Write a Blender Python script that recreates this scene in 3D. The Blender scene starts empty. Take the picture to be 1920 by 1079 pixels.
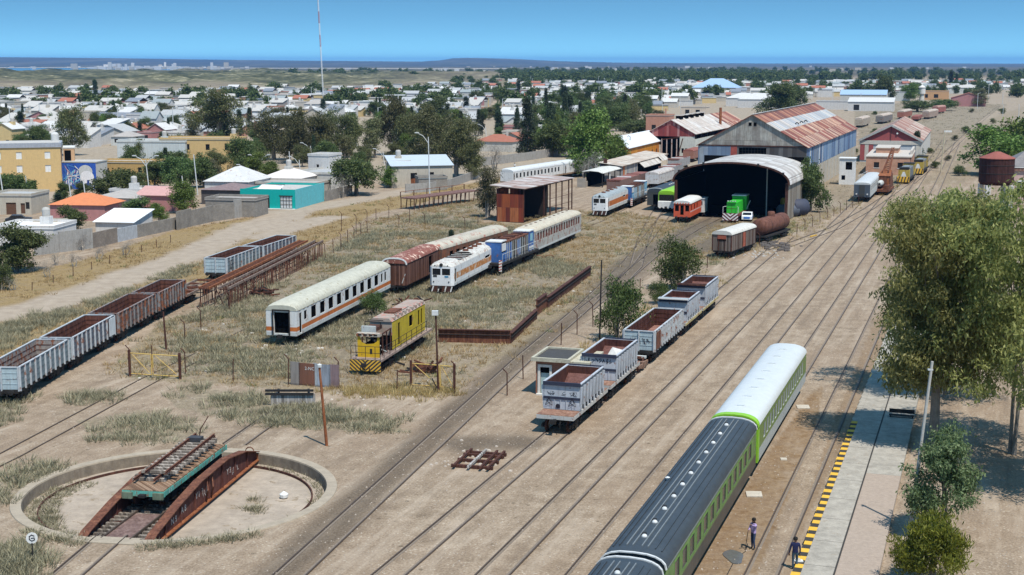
import bpy, math, random
import numpy as np
from mathutils import Vector, Matrix
S = bpy.context.scene
COL = S.collection
R = math.radians
# ------------------------------------------------------------- camera
CAMZ = 26.0
PITCH = math.atan((539.5 - 118.0) / 2650.0)
cam = bpy.data.objects.new('camera', bpy.data.cameras.new('camera'))
cam.location = (0, 0, CAMZ)
cam.rotation_euler = (math.pi / 2 - PITCH, 0, 0)
cam.data.sensor_width = 36.0
cam.data.lens = 36.0 * 2650.0 / 1920.0
cam.data.clip_start = 1.0
cam.data.clip_end = 90000.0
COL.objects.link(cam)
S.camera = cam
# ------------------------------------------------------------- sky
SUN_EL, SUN_AZ = R(63), R(150)          # azimuth measured from +Y towards +X
W = bpy.data.worlds.new('World')
S.world = W
W.use_nodes = True
nt = W.node_tree
bg = nt.nodes['Background']
sky = nt.nodes.new('ShaderNodeTexSky')
sky.sky_type = 'NISHITA'
sky.sun_disc = False
sky.sun_elevation = SUN_EL
sky.sun_rotation = SUN_AZ
sky.air_density = 1.2
sky.dust_density = 0.0
sky.ozone_density = 1.5
tc = nt.nodes.new('ShaderNodeTexCoord')
mp = nt.nodes.new('ShaderNodeMapping')
mp.vector_type = 'POINT'
mp.inputs['Scale'].default_value = (1, 1, 9.0)
mp.inputs['Location'].default_value = (0, 0, 0.12)
nt.links.new(tc.outputs['Generated'], mp.inputs['Vector'])
nz = nt.nodes.new('ShaderNodeVectorMath')
nz.operation = 'NORMALIZE'
nt.links.new(mp.outputs['Vector'], nz.inputs[0])
nt.links.new(nz.outputs['Vector'], sky.inputs['Vector'])
tint = nt.nodes.new('ShaderNodeMix')
tint.data_type, tint.blend_type = 'RGBA', 'MULTIPLY'
tint.inputs[0].default_value = 1.0
tint.inputs[7].default_value = (0.6, 1.0, 1.0, 1)
nt.links.new(sky.outputs['Color'], tint.inputs[6])
nt.links.new(tint.outputs[2], bg.inputs['Color'])
bg.inputs['Strength'].default_value = 0.15
# ------------------------------------------------------------- sun
sun = bpy.data.objects.new('sun', bpy.data.lights.new('sun', 'SUN'))
sun.data.energy = 4.5
sun.data.angle = R(0.53)
sun.data.color = (1.0, 0.955, 0.88)
to_sun = Vector((math.sin(SUN_AZ) * math.cos(SUN_EL), math.cos(SUN_AZ) * math.cos(SUN_EL), math.sin(SUN_EL)))
sun.rotation_euler = to_sun.to_track_quat('Z', 'Y').to_euler()
COL.objects.link(sun)
S.view_settings.view_transform = 'Standard'
S.view_settings.look = 'None'
S.view_settings.exposure = 0.3
S.view_settings.gamma = 1.0
S.cycles.max_bounces = 5
S.cycles.diffuse_bounces = 2
S.cycles.glossy_bounces = 2
S.cycles.transmission_bounces = 3
S.cycles.transparent_max_bounces = 4
S.cycles.volume_bounces = 0
S.cycles.sample_clamp_indirect = 4.0
# ------------------------------------------------------------- helpers
def G(px, py, z=0.0):
 """the point at height z seen at a pixel of the 1920 x 1079 photograph"""
 u = px - 960.0
 v = py - 539.5
 dy = math.cos(PITCH) * 2650 - v * math.sin(PITCH)
 dz = -math.sin(PITCH) * 2650 - v * math.cos(PITCH)
 t = (z - CAMZ) / dz
 return Vector((u * t, dy * t, z))
def up_at(px, py, y):
 """the point at depth y seen at a pixel (for tops of things)"""
 u = px - 960.0
 v = py - 539.5
 dy = math.cos(PITCH) * 2650 - v * math.sin(PITCH)
 dz = -math.sin(PITCH) * 2650 - v * math.cos(PITCH)
 t = y / dy
 return Vector((u * t, y, CAMZ + dz * t))
def pxof(p):
 d = p[2] - CAMZ
 zc = p[1] * math.cos(PITCH) - d * math.sin(PITCH)
 vc = -(d * math.cos(PITCH) + p[1] * math.sin(PITCH))
 return 960 + 2650 * p[0] / zc, 539.5 + 2650 * vc / zc
def tag(o, label=None, cat=None, group=None, kind=None):
 if label: o['label'] = label
 if cat: o['category'] = cat
 if group: o['group'] = group
 if kind: o['kind'] = kind
 return o
def empty(name, loc, rz=0.0, label=None, cat=None, group=None):
 o = bpy.data.objects.new(name, None)
 o.empty_display_size = 0.5
 o.location = loc
 o.rotation_euler = (0, 0, rz)
 COL.objects.link(o)
 return tag(o, label, cat, group)
def copy_tree(o, parent=None):
 c = o.copy()
 COL.objects.link(c)
 if parent: c.parent = parent
 for ch in list(o.children): copy_tree(ch, c)
 return c
class MB:
 """collects shapes and links them as ONE mesh object"""
 def __init__(self, T=None):
  self.v, self.f, self.m, self.mats, self.T = [], [], [], [], T
 def mi(self, m):
  if m not in self.mats: self.mats.append(m)
  return self.mats.index(m)
 def poly(self, pts, m, flip=False):
  b = len(self.v)
  for p in pts:
   p = Vector(p)
   self.v.append(self.T @ p if self.T else p)
  idx = list(range(b, b + len(pts)))
  self.f.append(idx[::-1] if flip else idx)
  self.m.append(self.mi(m))
  return self
 def faces(self, vs, fs, m):
  b = len(self.v)
  k = self.mi(m)
  for p in vs:
   p = Vector(p)
   self.v.append(self.T @ p if self.T else p)
  for f in fs:
   self.f.append([b + i for i in f])
   self.m.append(k)
  return self
 def box(self, x0, x1, y0, y1, z0, z1, m):
  vs = [(x0, y0, z0), (x1, y0, z0), (x1, y1, z0), (x0, y1, z0), (x0, y0, z1), (x1, y0, z1), (x1, y1, z1), (x0, y1, z1)]
  return self.faces(vs, [(3, 2, 1, 0), (4, 5, 6, 7), (0, 1, 5, 4), (1, 2, 6, 5), (2, 3, 7, 6), (3, 0, 4, 7)], m)
 def loft(self, rings, m, caps=True, closed=True, mcap=None):
  n = len(rings[0])
  vs = [p for r in rings for p in r]
  fs = []
  for i in range(len(rings) - 1):
   for j in range(n if closed else n - 1):
    a, b = i * n + j, i * n + (j + 1) % n
    fs.append((a, b, b + n, a + n))
  self.faces(vs, fs, m)
  if caps:
   self.poly(rings[0], mcap or m, True)
   self.poly(rings[-1], mcap or m)
  return self
 def prism(self, prof, y0, y1, m, mcap=None):
  """profile (x, z) counter-clockwise seen from -y, drawn out along y"""
  r0 = [(x, y0, z) for x, z in prof][::-1]
  r1 = [(x, y1, z) for x, z in prof][::-1]
  return self.loft([r0, r1], m, True, True, mcap)
 def tube(self, p0, p1, r, m, n=6, r2=None):
  p0, p1 = Vector(p0), Vector(p1)
  r2 = r if r2 is None else r2
  d = (p1 - p0).normalized()
  a = d.orthogonal().normalized()
  b = d.cross(a)
  c = [(math.cos(2 * math.pi * i / n), math.sin(2 * math.pi * i / n)) for i in range(n)]
  return self.loft([[p0 + (a * x + b * y) * r for x, y in c], [p1 + (a * x + b * y) * r2 for x, y in c]], m)
 def path(self, pts, radii, m, n=6):
  pts = [Vector(p) for p in pts]
  rings = []
  a = None
  for i, p in enumerate(pts):
   d = (pts[min(i + 1, len(pts) - 1)] - pts[max(i - 1, 0)]).normalized()
   a = d.orthogonal().normalized() if a is None else (a - d * a.dot(d)).normalized()
   b = d.cross(a)
   r = radii[i] if isinstance(radii, (list, tuple)) else radii
   rings.append([p + (a * math.cos(2 * math.pi * k / n) + b * math.sin(2 * math.pi * k / n)) * r for k in range(n)])
  return self.loft(rings, m)
 def beam(self, p0, p1, w, h, m):
  p0, p1 = Vector(p0), Vector(p1)
  d = (p1 - p0).normalized()
  s = d.cross(Vector((0, 0, 1)))
  s = Vector((1, 0, 0)) if s.length < 1e-3 else s.normalized()
  u = s.cross(d)
  q = [s * w / 2 + u * h / 2, s * -w / 2 + u * h / 2, s * -w / 2 - u * h / 2, s * w / 2 - u * h / 2]
  return self.loft([[p0 + k for k in q], [p1 + k for k in q]], m)
 def lathe(self, prof, c, m, n=16, axis='z'):
  """profile of (radius, height) turned round an axis"""
  rings = []
  for r, h in prof:
   ring = []
   for k in range(n):
    a = 2 * math.pi * k / n
    x, y = r * math.cos(a), r * math.sin(a)
    ring.append(Vector(c) + (Vector((x, y, h)) if axis == 'z' else Vector((y, h, x)) if axis == 'y' else Vector((h, x, y))))
   rings.append(ring)
  return self.loft(rings, m)
 def holed(self, O, U, V, L, H, holes, m, depth=0.06, bands=(), mrev=None):
  """wall L x H spanned by U, V with openings (u0,u1,v0,v1); bands (v0,v1,mat) recolour strips; outside = U x V"""
  O, U, V = Vector(O), Vector(U), Vector(V)
  N = U.cross(V)
  us = sorted({0, L} | {h[0] for h in holes} | {h[1] for h in holes})
  vs = sorted({0, H} | {h[2] for h in holes} | {h[3] for h in holes} | {b[0] for b in bands} | {b[1] for b in bands})
  for i in range(len(us) - 1):
   for j in range(len(vs) - 1):
    uc, vc = (us[i] + us[i + 1]) / 2, (vs[j] + vs[j + 1]) / 2
    if any(h[0] < uc < h[1] and h[2] < vc < h[3] for h in holes): continue
    mm = m
    for b in bands:
     if b[0] < vc < b[1]: mm = b[2]
    self.poly([O + U * a + V * b for a, b in ((us[i], vs[j]), (us[i + 1], vs[j]), (us[i + 1], vs[j + 1]), (us[i], vs[j + 1]))], mm)
  D = N * -depth
  for h in holes:
   c = [O + U * a + V * b for a, b in ((h[0], h[2]), (h[1], h[2]), (h[1], h[3]), (h[0], h[3]))]
   for k in range(4):
    a, b = c[k], c[(k + 1) % 4]
    self.poly([a, b, b + D, a + D], mrev or m)
  return self
 def stroke(self, O, U, V, pts, w, m, off=0.012):
  O, U, V = Vector(O), Vector(U), Vector(V)
  N = U.cross(V)
  O = O + N * off
  for (a, b), (c, d) in zip(pts[:-1], pts[1:]):
   t = Vector((c - a, d - b))
   if t.length < 1e-4: continue
   t = t.normalized() * w / 2
   q = [(a - t.y - t.x, b + t.x - t.y), (a + t.y - t.x, b - t.x - t.y), (c + t.y + t.x, d - t.x + t.y), (c - t.y + t.x, d + t.x + t.y)]
   self.poly([O + U * x + V * y for x, y in q], m)
  return self
 def build(self, name, parent=None, smooth=False, label=None, cat=None, group=None, kind=None):
  me = bpy.data.meshes.new(name)
  me.from_pydata([tuple(p) for p in self.v], [], self.f)
  for m in self.mats: me.materials.append(m)
  me.polygons.foreach_set('material_index', self.m)
  if smooth: me.polygons.foreach_set('use_smooth', [True] * len(self.f))
  me.update()
  o = bpy.data.objects.new(name, me)
  COL.objects.link(o)
  if parent: o.parent = parent
  return tag(o, label, cat, group, kind)
def npmesh(name, V, F, mat, smooth=False):
 """mesh from numpy arrays; F is (n, k)"""
 me = bpy.data.meshes.new(name)
 n, k = F.shape
 me.vertices.add(len(V))
 me.vertices.foreach_set('co', np.ascontiguousarray(V, dtype=np.float32).ravel())
 me.loops.add(n * k)
 me.loops.foreach_set('vertex_index', np.ascontiguousarray(F, dtype=np.int32).ravel())
 me.polygons.add(n)
 me.polygons.foreach_set('loop_start', np.arange(0, n * k, k, dtype=np.int32))
 if smooth: me.polygons.foreach_set('use_smooth', np.ones(n, dtype=bool))
 if mat: me.materials.append(mat)
 me.update()
 me.validate()
 return me
def npobj(name, V, F, mat, parent=None, smooth=False, label=None, cat=None, group=None, kind=None):
 o = bpy.data.objects.new(name, npmesh(name, V, F, mat, smooth))
 COL.objects.link(o)
 if parent: o.parent = parent
 return tag(o, label, cat, group, kind)
def text_mb(mb, s, O, U, V, size, m, off=0.012):
 """lettering as real thin faces on a surface"""
 cu = bpy.data.curves.new('lettering', 'FONT')
 cu.body = s
 cu.size = size
 cu.resolution_u = 2
 ob = bpy.data.objects.new('lettering', cu)
 COL.objects.link(ob)
 me = bpy.data.meshes.new_from_object(ob.evaluated_get(bpy.context.evaluated_depsgraph_get()))
 O, U, V = Vector(O), Vector(U), Vector(V)
 N = U.cross(V)
 mb.faces([O + U * p.co.x + V * p.co.y + N * off for p in me.vertices], [tuple(f.vertices) for f in me.polygons], m)
 bpy.data.objects.remove(ob)
 bpy.data.meshes.remove(me)
 bpy.data.curves.remove(cu)
# ------------------------------------------------------------- materials
def srgb(r, g, b):
 f = lambda c: c / 12.92 if c <= 0.04045 else ((c + 0.055) / 1.055) ** 2.4
 return tuple(f(c / 255.0) for c in (r, g, b))
class NT:
 """short-hand for node trees"""
 def __init__(self, name):
  self.mat = bpy.data.materials.new(name)
  self.mat.use_nodes = True
  self.t = self.mat.node_tree
  self.b = self.t.nodes['Principled BSDF']
  self.co = None
 def n(self, typ, **kw):
  nd = self.t.nodes.new(typ)
  for k, v in kw.items():
   if k.startswith('i_'):
    key = k[2:]
    nd.inputs[int(key) if key.isdigit() else key.replace('_', ' ')].default_value = v
   else: setattr(nd, k, v)
  return nd
 def l(self, a, b): self.t.links.new(a, b)
 def coord(self, scale=(1, 1, 1), world=False):
  if world:
   g = self.n('ShaderNodeNewGeometry').outputs['Position']
  else:
   g = self.n('ShaderNodeTexCoord').outputs['Object']
  if scale == (1, 1, 1): return g
  m = self.n('ShaderNodeMapping')
  m.inputs['Scale'].default_value = scale
  self.l(g, m.inputs['Vector'])
  return m.outputs['Vector']
 def noise(self, vec, scale, detail=4, rough=0.6):
  nd = self.n('ShaderNodeTexNoise')
  nd.inputs['Scale'].default_value = scale
  nd.inputs['Detail'].default_value = detail
  nd.inputs['Roughness'].default_value = rough
  self.l(vec, nd.inputs['Vector'])
  return nd.outputs['Fac']
 def ramp(self, fac, stops):
  nd = self.n('ShaderNodeValToRGB')
  el = nd.color_ramp.elements
  while len(el) < len(stops): el.new(0.5)
  for e, (p, c) in zip(el, stops):
   e.position = p
   e.color = (c, c, c, 1) if not hasattr(c, '__len__') else (*c[:3], 1)
  self.l(fac, nd.inputs['Fac'])
  return nd.outputs['Color']
 def mix(self, fac, a, b, mode='MIX'):
  nd = self.n('ShaderNodeMix', data_type='RGBA', blend_type=mode)
  for val, key in ((fac, 0), (a, 6), (b, 7)):
   if hasattr(val, 'is_linked') or hasattr(val, 'links'): self.l(val, nd.inputs[key])
   elif key == 0: nd.inputs[0].default_value = val
   else: nd.inputs[key].default_value = (*val[:3], 1)
  return nd.outputs[2]
 def math(self, op, a, b=0.0):
  nd = self.n('ShaderNodeMath', operation=op)
  for i, v in enumerate((a, b)):
   if hasattr(v, 'links'): self.l(v, nd.inputs[i])
   else: nd.inputs[i].default_value = v
  return nd.outputs[0]
 def bump(self, h, strength=0.3, dist=0.02):
  nd = self.n('ShaderNodeBump')
  nd.inputs['Strength'].default_value = strength
  nd.inputs['Distance'].default_value = dist
  self.l(h, nd.inputs['Height'])
  self.l(nd.outputs['Normal'], self.b.inputs['Normal'])
 def out(self, col, rough=0.8, metal=0.0, spec=0.3):
  if hasattr(col, 'links'): self.l(col, self.b.inputs['Base Color'])
  else: self.b.inputs['Base Color'].default_value = (*col[:3], 1)
  self.b.inputs['Roughness'].default_value = rough
  self.b.inputs['Metallic'].default_value = metal
  self.b.inputs['Specular IOR Level'].default_value = spec
  return self.mat
MATS = {}
def paint(name, c=(0.3, 0.3, 0.3), var=0.18, rust=0.0, rough=0.6, dirt=0.25, rustc=(0.16, 0.06, 0.03), scale=1.0, streak=True, spec=0.3):
 """weathered paint: mottling, vertical grime streaks, rust patches; c is an albedo"""
 if name in MATS: return MATS[name]
 N = NT(name)
 co = N.coord()
 n1 = N.noise(co, 1.7 * scale, 5, 0.65)
 n3 = N.noise(co, 9.0 * scale, 3, 0.6)
 dark = tuple(x * (1 - var * 1.6) for x in c)
 light = tuple(min(0.9, x * (1 + var * 0.7)) for x in c)
 col = N.ramp(n1, [(0.3, dark), (0.7, light)])
 col = N.mix(N.ramp(n3, [(0.45, 0.0), (0.75, dirt)]), col, tuple(x * 0.45 + 0.03 for x in c))
 if streak:
  st = N.noise(N.coord((5.0 * scale, 5.0 * scale, 0.35 * scale)), 1.0, 3, 0.7)
  col = N.mix(N.ramp(st, [(0.52, 0.0), (0.78, dirt * 1.7)]), col, (0.13, 0.095, 0.07))
 if rust > 0:
  r1 = N.noise(N.coord((1, 1, 0.6)), 2.3 * scale, 6, 0.7)
  rr = N.ramp(r1, [(0.62 - 0.3 * rust, 0.0), (0.68 - 0.28 * rust, 1.0)])
  rc = N.ramp(n3, [(0.35, rustc), (0.7, tuple(min(1, x * 2.0) for x in rustc))])
  col = N.mix(rr, col, rc)
 N.bump(n3, 0.15, 0.02)
 MATS[name] = N.out(col, rough, 0.0, spec)
 return MATS[name]
def flat(name, c, rough=0.7, metal=0.0, spec=0.3):
 if name in MATS: return MATS[name]
 N = NT(name)
 n = N.noise(N.coord(), 4.0, 3)
 MATS[name] = N.out(N.ramp(n, [(0.3, tuple(x * 0.85 for x in c)), (0.7, tuple(x * 1.12 for x in c))]), rough, metal, spec)
 return MATS[name]
def rustm(name, c=(0.13, 0.052, 0.032), hi=(0.25, 0.11, 0.06), lo=None, scale=1.0):
 if name in MATS: return MATS[name]
 N = NT(name)
 co = N.coord()
 n1 = N.noise(co, 2.0 * scale, 6, 0.7)
 st = N.noise(N.coord((6 * scale, 6 * scale, 0.5 * scale)), 1.0, 4, 0.7)
 f = N.math('MULTIPLY', N.math('ADD', n1, st), 0.5)
 MATS[name] = N.out(N.ramp(f, [(0.34, lo or tuple(x * 0.4 for x in c)), (0.5, c), (0.66, hi)]), 0.85, 0.0, 0.2)
 N.bump(n1, 0.25, 0.02)
 return MATS[name]
def sheets(name, cols, pitch=0.9, row=3.0, axis_u=0, axis_v=1, wave=0.076, rough=0.55, streak=0.5, var=0.2):
 """corrugated sheeting: sheets of differing colour, ribs across, streaks down the slope"""
 if name in MATS: return MATS[name]
 N = NT(name)
 sep = N.n('ShaderNodeSeparateXYZ')
 N.l(N.coord(), sep.inputs[0])
 u, v = sep.outputs[axis_u], sep.outputs[axis_v]
 cu = N.math('FLOOR', N.math('DIVIDE', u, pitch))
 cv = N.math('FLOOR', N.math('DIVIDE', v, row))
 cb = N.n('ShaderNodeCombineXYZ')
 N.l(cu, cb.inputs[0]); N.l(cv, cb.inputs[1])
 wn = N.n('ShaderNodeTexWhiteNoise', noise_dimensions='2D')
 N.l(cb.outputs[0], wn.inputs['Vector'])
 k = len(cols)
 col = N.ramp(wn.outputs['Value'], [((i + 0.5) / k, c) for i, c in enumerate(cols)])
 ramp = col.node
 ramp.color_ramp.interpolation = 'CONSTANT'
 for i in range(k): ramp.color_ramp.elements[i].position = i / k
 sc = [0.4, 0.4, 0.4]
 sc[axis_u] = 4.0
 st = N.noise(N.coord(tuple(sc)), 1.0, 5, 0.7)
 mid = cols[len(cols) // 2]
 col = N.mix(N.ramp(st, [(0.45, 0.0), (0.7, streak)]), col, tuple(x * 0.42 for x in mid))
 n1 = N.noise(N.coord(), 0.5, 5, 0.6)
 col = N.mix(N.ramp(n1, [(0.35, var), (0.65, 0.0)]), col, (0.12, 0.075, 0.05))
 # lap seams
 fu = N.math('FRACT', N.math('DIVIDE', u, pitch))
 col = N.mix(N.math('MULTIPLY', N.math('LESS_THAN', fu, 0.05), 0.35), col, (0.05, 0.04, 0.035))
 fv = N.math('FRACT', N.math('DIVIDE', v, row))
 col = N.mix(N.math('MULTIPLY', N.math('LESS_THAN', fv, 0.02), 0.4), col, (0.05, 0.04, 0.035))
 N.bump(N.math('SINE', N.math('MULTIPLY', u, 6.2832 / wave)), 0.6, wave * 0.25)
 MATS[name] = N.out(col, rough, 0.0, 0.35)
 return MATS[name]
def blocks(name, c1=None, c2=None, mortar=None, w=0.4, h=0.2, var=0.2):
 """masonry; courses follow z, bricks run along x+y"""
 if name in MATS: return MATS[name]
 N = NT(name)
 sep = N.n('ShaderNodeSeparateXYZ')
 N.l(N.coord(), sep.inputs[0])
 cb = N.n('ShaderNodeCombineXYZ')
 N.l(N.math('ADD', sep.outputs[0], sep.outputs[1]), cb.inputs[0])
 N.l(sep.outputs[2], cb.inputs[1])
 bt = N.n('ShaderNodeTexBrick')
 bt.inputs['Color1'].default_value = (*c1, 1)
 bt.inputs['Color2'].default_value = (*c2, 1)
 bt.inputs['Mortar'].default_value = (*mortar, 1)
 bt.inputs['Scale'].default_value = 1.0
 bt.inputs['Mortar Size'].default_value = 0.012
 bt.inputs['Brick Width'].default_value = w
 bt.inputs['Row Height'].default_value = h
 N.l(cb.outputs[0], bt.inputs['Vector'])
 n1 = N.noise(N.coord(), 0.8, 6, 0.65)
 col = N.mix(N.ramp(n1, [(0.35, 0.55), (0.65, 0.0)]), bt.outputs['Color'], tuple(x * 0.55 for x in c1))
 MATS[name] = N.out(col, 0.9, 0, 0.15)
 return MATS[name]
def planks(name, c=None, hi=None, w=0.16, axis=1):
 if name in MATS: return MATS[name]
 N = NT(name)
 sep = N.n('ShaderNodeSeparateXYZ')
 N.l(N.coord(), sep.inputs[0])
 u = N.math('ADD', sep.outputs[1], sep.outputs[0])
 q = N.math('DIVIDE', u, w)
 wn = N.n('ShaderNodeTexWhiteNoise', noise_dimensions='1D')
 N.l(N.math('FLOOR', q), wn.inputs['W'])
 st = N.noise(N.coord((8, 8, 0.7)), 1.0, 4, 0.7)
 f = N.math('ADD', N.math('MULTIPLY', wn.outputs['Value'], 0.5), N.math('MULTIPLY', st, 0.6))
 col = N.ramp(f, [(0.25, tuple(x * 0.5 for x in c)), (0.5, c), (0.85, hi)])
 col = N.mix(N.math('MULTIPLY', N.math('LESS_THAN', N.math('FRACT', q), 0.12), 0.7), col, (0.015, 0.012, 0.01))
 MATS[name] = N.out(col, 0.9, 0, 0.15)
 return MATS[name]
def leafm(name, dark, mid, light, trans=0.25):
 if name in MATS: return MATS[name]
 N = NT(name)
 g = N.n('ShaderNodeNewGeometry')
 oi = N.n('ShaderNodeObjectInfo')
 n1 = N.noise(N.coord(), 0.45, 3, 0.5)
 f = N.math('ADD', N.math('MULTIPLY', g.outputs['Random Per Island'], 0.62), N.math('MULTIPLY', n1, 0.38))
 col = N.ramp(f, [(0.1, dark), (0.48, mid), (0.9, light)])
 hv = N.n('ShaderNodeHueSaturation')
 N.l(col, hv.inputs['Color'])
 N.l(N.math('ADD', N.math('MULTIPLY', oi.outputs['Random'], 0.05), 0.475), hv.inputs['Hue'])
 N.l(N.math('ADD', N.math('MULTIPLY', oi.outputs['Random'], 0.5), 0.75), hv.inputs['Value'])
 N.out(hv.outputs['Color'], 0.55, 0, 0.3)
 tr = N.n('ShaderNodeBsdfTranslucent')
 N.l(hv.outputs['Color'], tr.inputs['Color'])
 ms = N.n('ShaderNodeMixShader')
 ms.inputs[0].default_value = trans
 N.l(N.b.outputs[0], ms.inputs[1])
 N.l(tr.outputs[0], ms.inputs[2])
 N.l(ms.outputs[0], N.t.nodes['Material Output'].inputs['Surface'])
 MATS[name] = N.mat
 return N.mat
RUST = rustm('rust')
RUSTD = rustm('dark_rust', (0.07, 0.03, 0.022), (0.14, 0.06, 0.04))
RUSTO = rustm('orange_rust', (0.22, 0.075, 0.03), (0.36, 0.16, 0.08))
IRON = flat('black_iron', (0.022, 0.02, 0.019), 0.7)
GLASS = flat('dark_glass', (0.012, 0.014, 0.016), 0.15, 0, 0.5)
HOLE = flat('painted_interior_shade', (0.006, 0.0055, 0.005), 0.95, 0, 0.0)  # near-black colour stands in for the shade inside openings
CONC = paint('concrete', (0.34, 0.30, 0.25), 0.15, 0, 0.9, 0.3, streak=False)
STEEL = flat('rail_steel', (0.075, 0.054, 0.041), 0.6, 0.0)
WHITE = paint('white_paint', (0.72, 0.71, 0.68), 0.08, 0, 0.5, 0.15)
WOOD = planks('grey_timber', (0.16, 0.13, 0.105), (0.3, 0.26, 0.22))
PALE = flat('pale_lamp_metal', (0.55, 0.56, 0.55), 0.5)
# ------------------------------------------------------------- ground
rng = np.random.default_rng(7)
_perm = rng.random((64, 64))
def vnoise(x, y, s, seed=0):
 x = x / s + seed * 17.3; y = y / s + seed * 9.1
 xi = np.floor(x).astype(int); yi = np.floor(y).astype(int)
 fx = x - xi; fy = y - yi
 fx = fx * fx * (3 - 2 * fx); fy = fy * fy * (3 - 2 * fy)
 p = lambda a, b: _perm[(xi + a) % 64, (yi + b) % 64]
 return (p(0, 0) * (1 - fx) + p(1, 0) * fx) * (1 - fy) + (p(0, 1) * (1 - fx) + p(1, 1) * fx) * fy
def fbm(x, y, s, seed=0, o=4):
 r = 0; a = 0.5
 for i in range(o):
  r = r + a * vnoise(x, y, s / 2 ** i, seed + i); a *= 0.5
 return r
def inpoly(x, y, pts):
 r = np.zeros(np.shape(x), bool)
 n = len(pts)
 for i in range(n):
  x0, y0 = pts[i][:2]; x1, y1 = pts[(i + 1) % n][:2]
  if y0 == y1: continue
  c = ((y0 > y) != (y1 > y)) & (x < (x1 - x0) * (y - y0) / (y1 - y0) + x0)
  r ^= c
 return r
def dseg(x, y, pts):
 d = np.full(np.shape(x), 1e9)
 for (x0, y0), (x1, y1) in zip(pts[:-1], pts[1:]):
  L2 = (x1 - x0) ** 2 + (y1 - y0) ** 2
  t = np.clip(((x - x0) * (x1 - x0) + (y - y0) * (y1 - y0)) / L2, 0, 1)
  d = np.minimum(d, np.hypot(x - x0 - t * (x1 - x0), y - y0 - t * (y1 - y0)))
 return d
def W2(pts): return [tuple(G(*p)[:2]) for p in pts]
def soft(d, w): return np.clip(1 - d / w, 0, 1)
HM = R(18.6)
PIT = (-20.54, 83.74, 9.72)
# weedy ground inside the old yard fence, and the scrub strips
WEED = W2([(205, 690), (240, 712), (440, 722), (560, 735), (850, 742), (905, 690), (1000, 660), (1050, 600), (1130, 545), (1215, 490), (1330, 500), (1480, 440), (1500, 400), (1260, 415), (1180, 400), (1080, 395), (900, 420), (905, 370), (780, 395), (690, 415), (600, 470), (470, 580), (360, 590), (290, 615)])
CORR = W2([(1500, 430), (1640, 365), (1700, 335), (1775, 285), (1838, 225), (1890, 196), (1700, 192), (1600, 205), (1612, 262), (1600, 300), (1510, 372)])
CORR2 = W2([(1725, 345), (1800, 270), (1850, 225), (1930, 196), (1990, 230), (1890, 300), (1800, 345)])
GREYW = W2([(300, 615), (420, 560), (600, 480), (700, 430), (900, 385), (940, 420), (1000, 480), (1110, 500), (1000, 600), (830, 640), (640, 720), (420, 700), (330, 690)])
GOLD = W2([(-200, 560), (0, 520), (150, 490), (330, 432), (470, 408), (560, 400), (720, 372), (900, 335), (1010, 315), (1060, 320), (900, 350), (780, 385), (700, 400), (640, 440), (560, 480), (380, 530), (330, 530), (200, 580), (100, 640), (-200, 790)])
SCRUBL = W2([(-250, 700), (0, 615), (150, 570), (340, 500), (380, 490), (330, 530), (230, 560), (120, 600), (0, 660), (-200, 760)])
PATCH = [W2(p) for p in ([(310, 742), (350, 725), (520, 745), (740, 790), (760, 812), (640, 808), (520, 800), (420, 785), (330, 765)],
   [(140, 790), (260, 770), (380, 800), (370, 830), (200, 830)], [(-60, 950), (30, 880), (110, 870), (60, 900), (20, 935), (-60, 1000)],
   [(-80, 1030), (60, 1010), (80, 1060), (20, 1100), (-80, 1100)], [(-60, 760), (30, 740), (40, 780), (-20, 800)], [(120, 735), (200, 725), (215, 745), (150, 760)])]
DARK = [(W2([(1130, 560), (1190, 490), (1300, 432), (1350, 405), (1380, 400)]), 3.2), (W2([(1310, 470), (1400, 425), (1440, 415)]), 3.0), (W2([(875, 832), (965, 830)]), 2.6), (W2([(520, 1079), (812, 812), (960, 680)]), 1.7), (W2([(960, 680), (1080, 590), (1180, 500)]), 1.6)]
BROWN = W2([(1290, 1079), (1370, 960), (1420, 880), (1520, 740), (1545, 720), (1530, 800), (1470, 950), (1420, 1079)])
BROWN2 = W2([(1480, 1079), (1520, 960), (1600, 790), (1660, 640), (1670, 560), (1640, 600), (1560, 800), (1465, 1079)])
ROAD = W2([(-400, 640), (0, 592), (100, 570), (200, 535), (350, 480), (480, 420), (560, 395), (700, 370), (900, 335), (1010, 310)])
SPUR = W2([(430, 440), (520, 425), (560, 400), (520, 398)])
SPUR2 = W2([(495, 445), (540, 430), (620, 408)])
TOWNROAD = W2([(0, 378), (120, 362), (240, 352), (400, 340)])
DIRTX = W2([(1700, 350), (1760, 300), (1830, 240), (1900, 190)])
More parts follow.
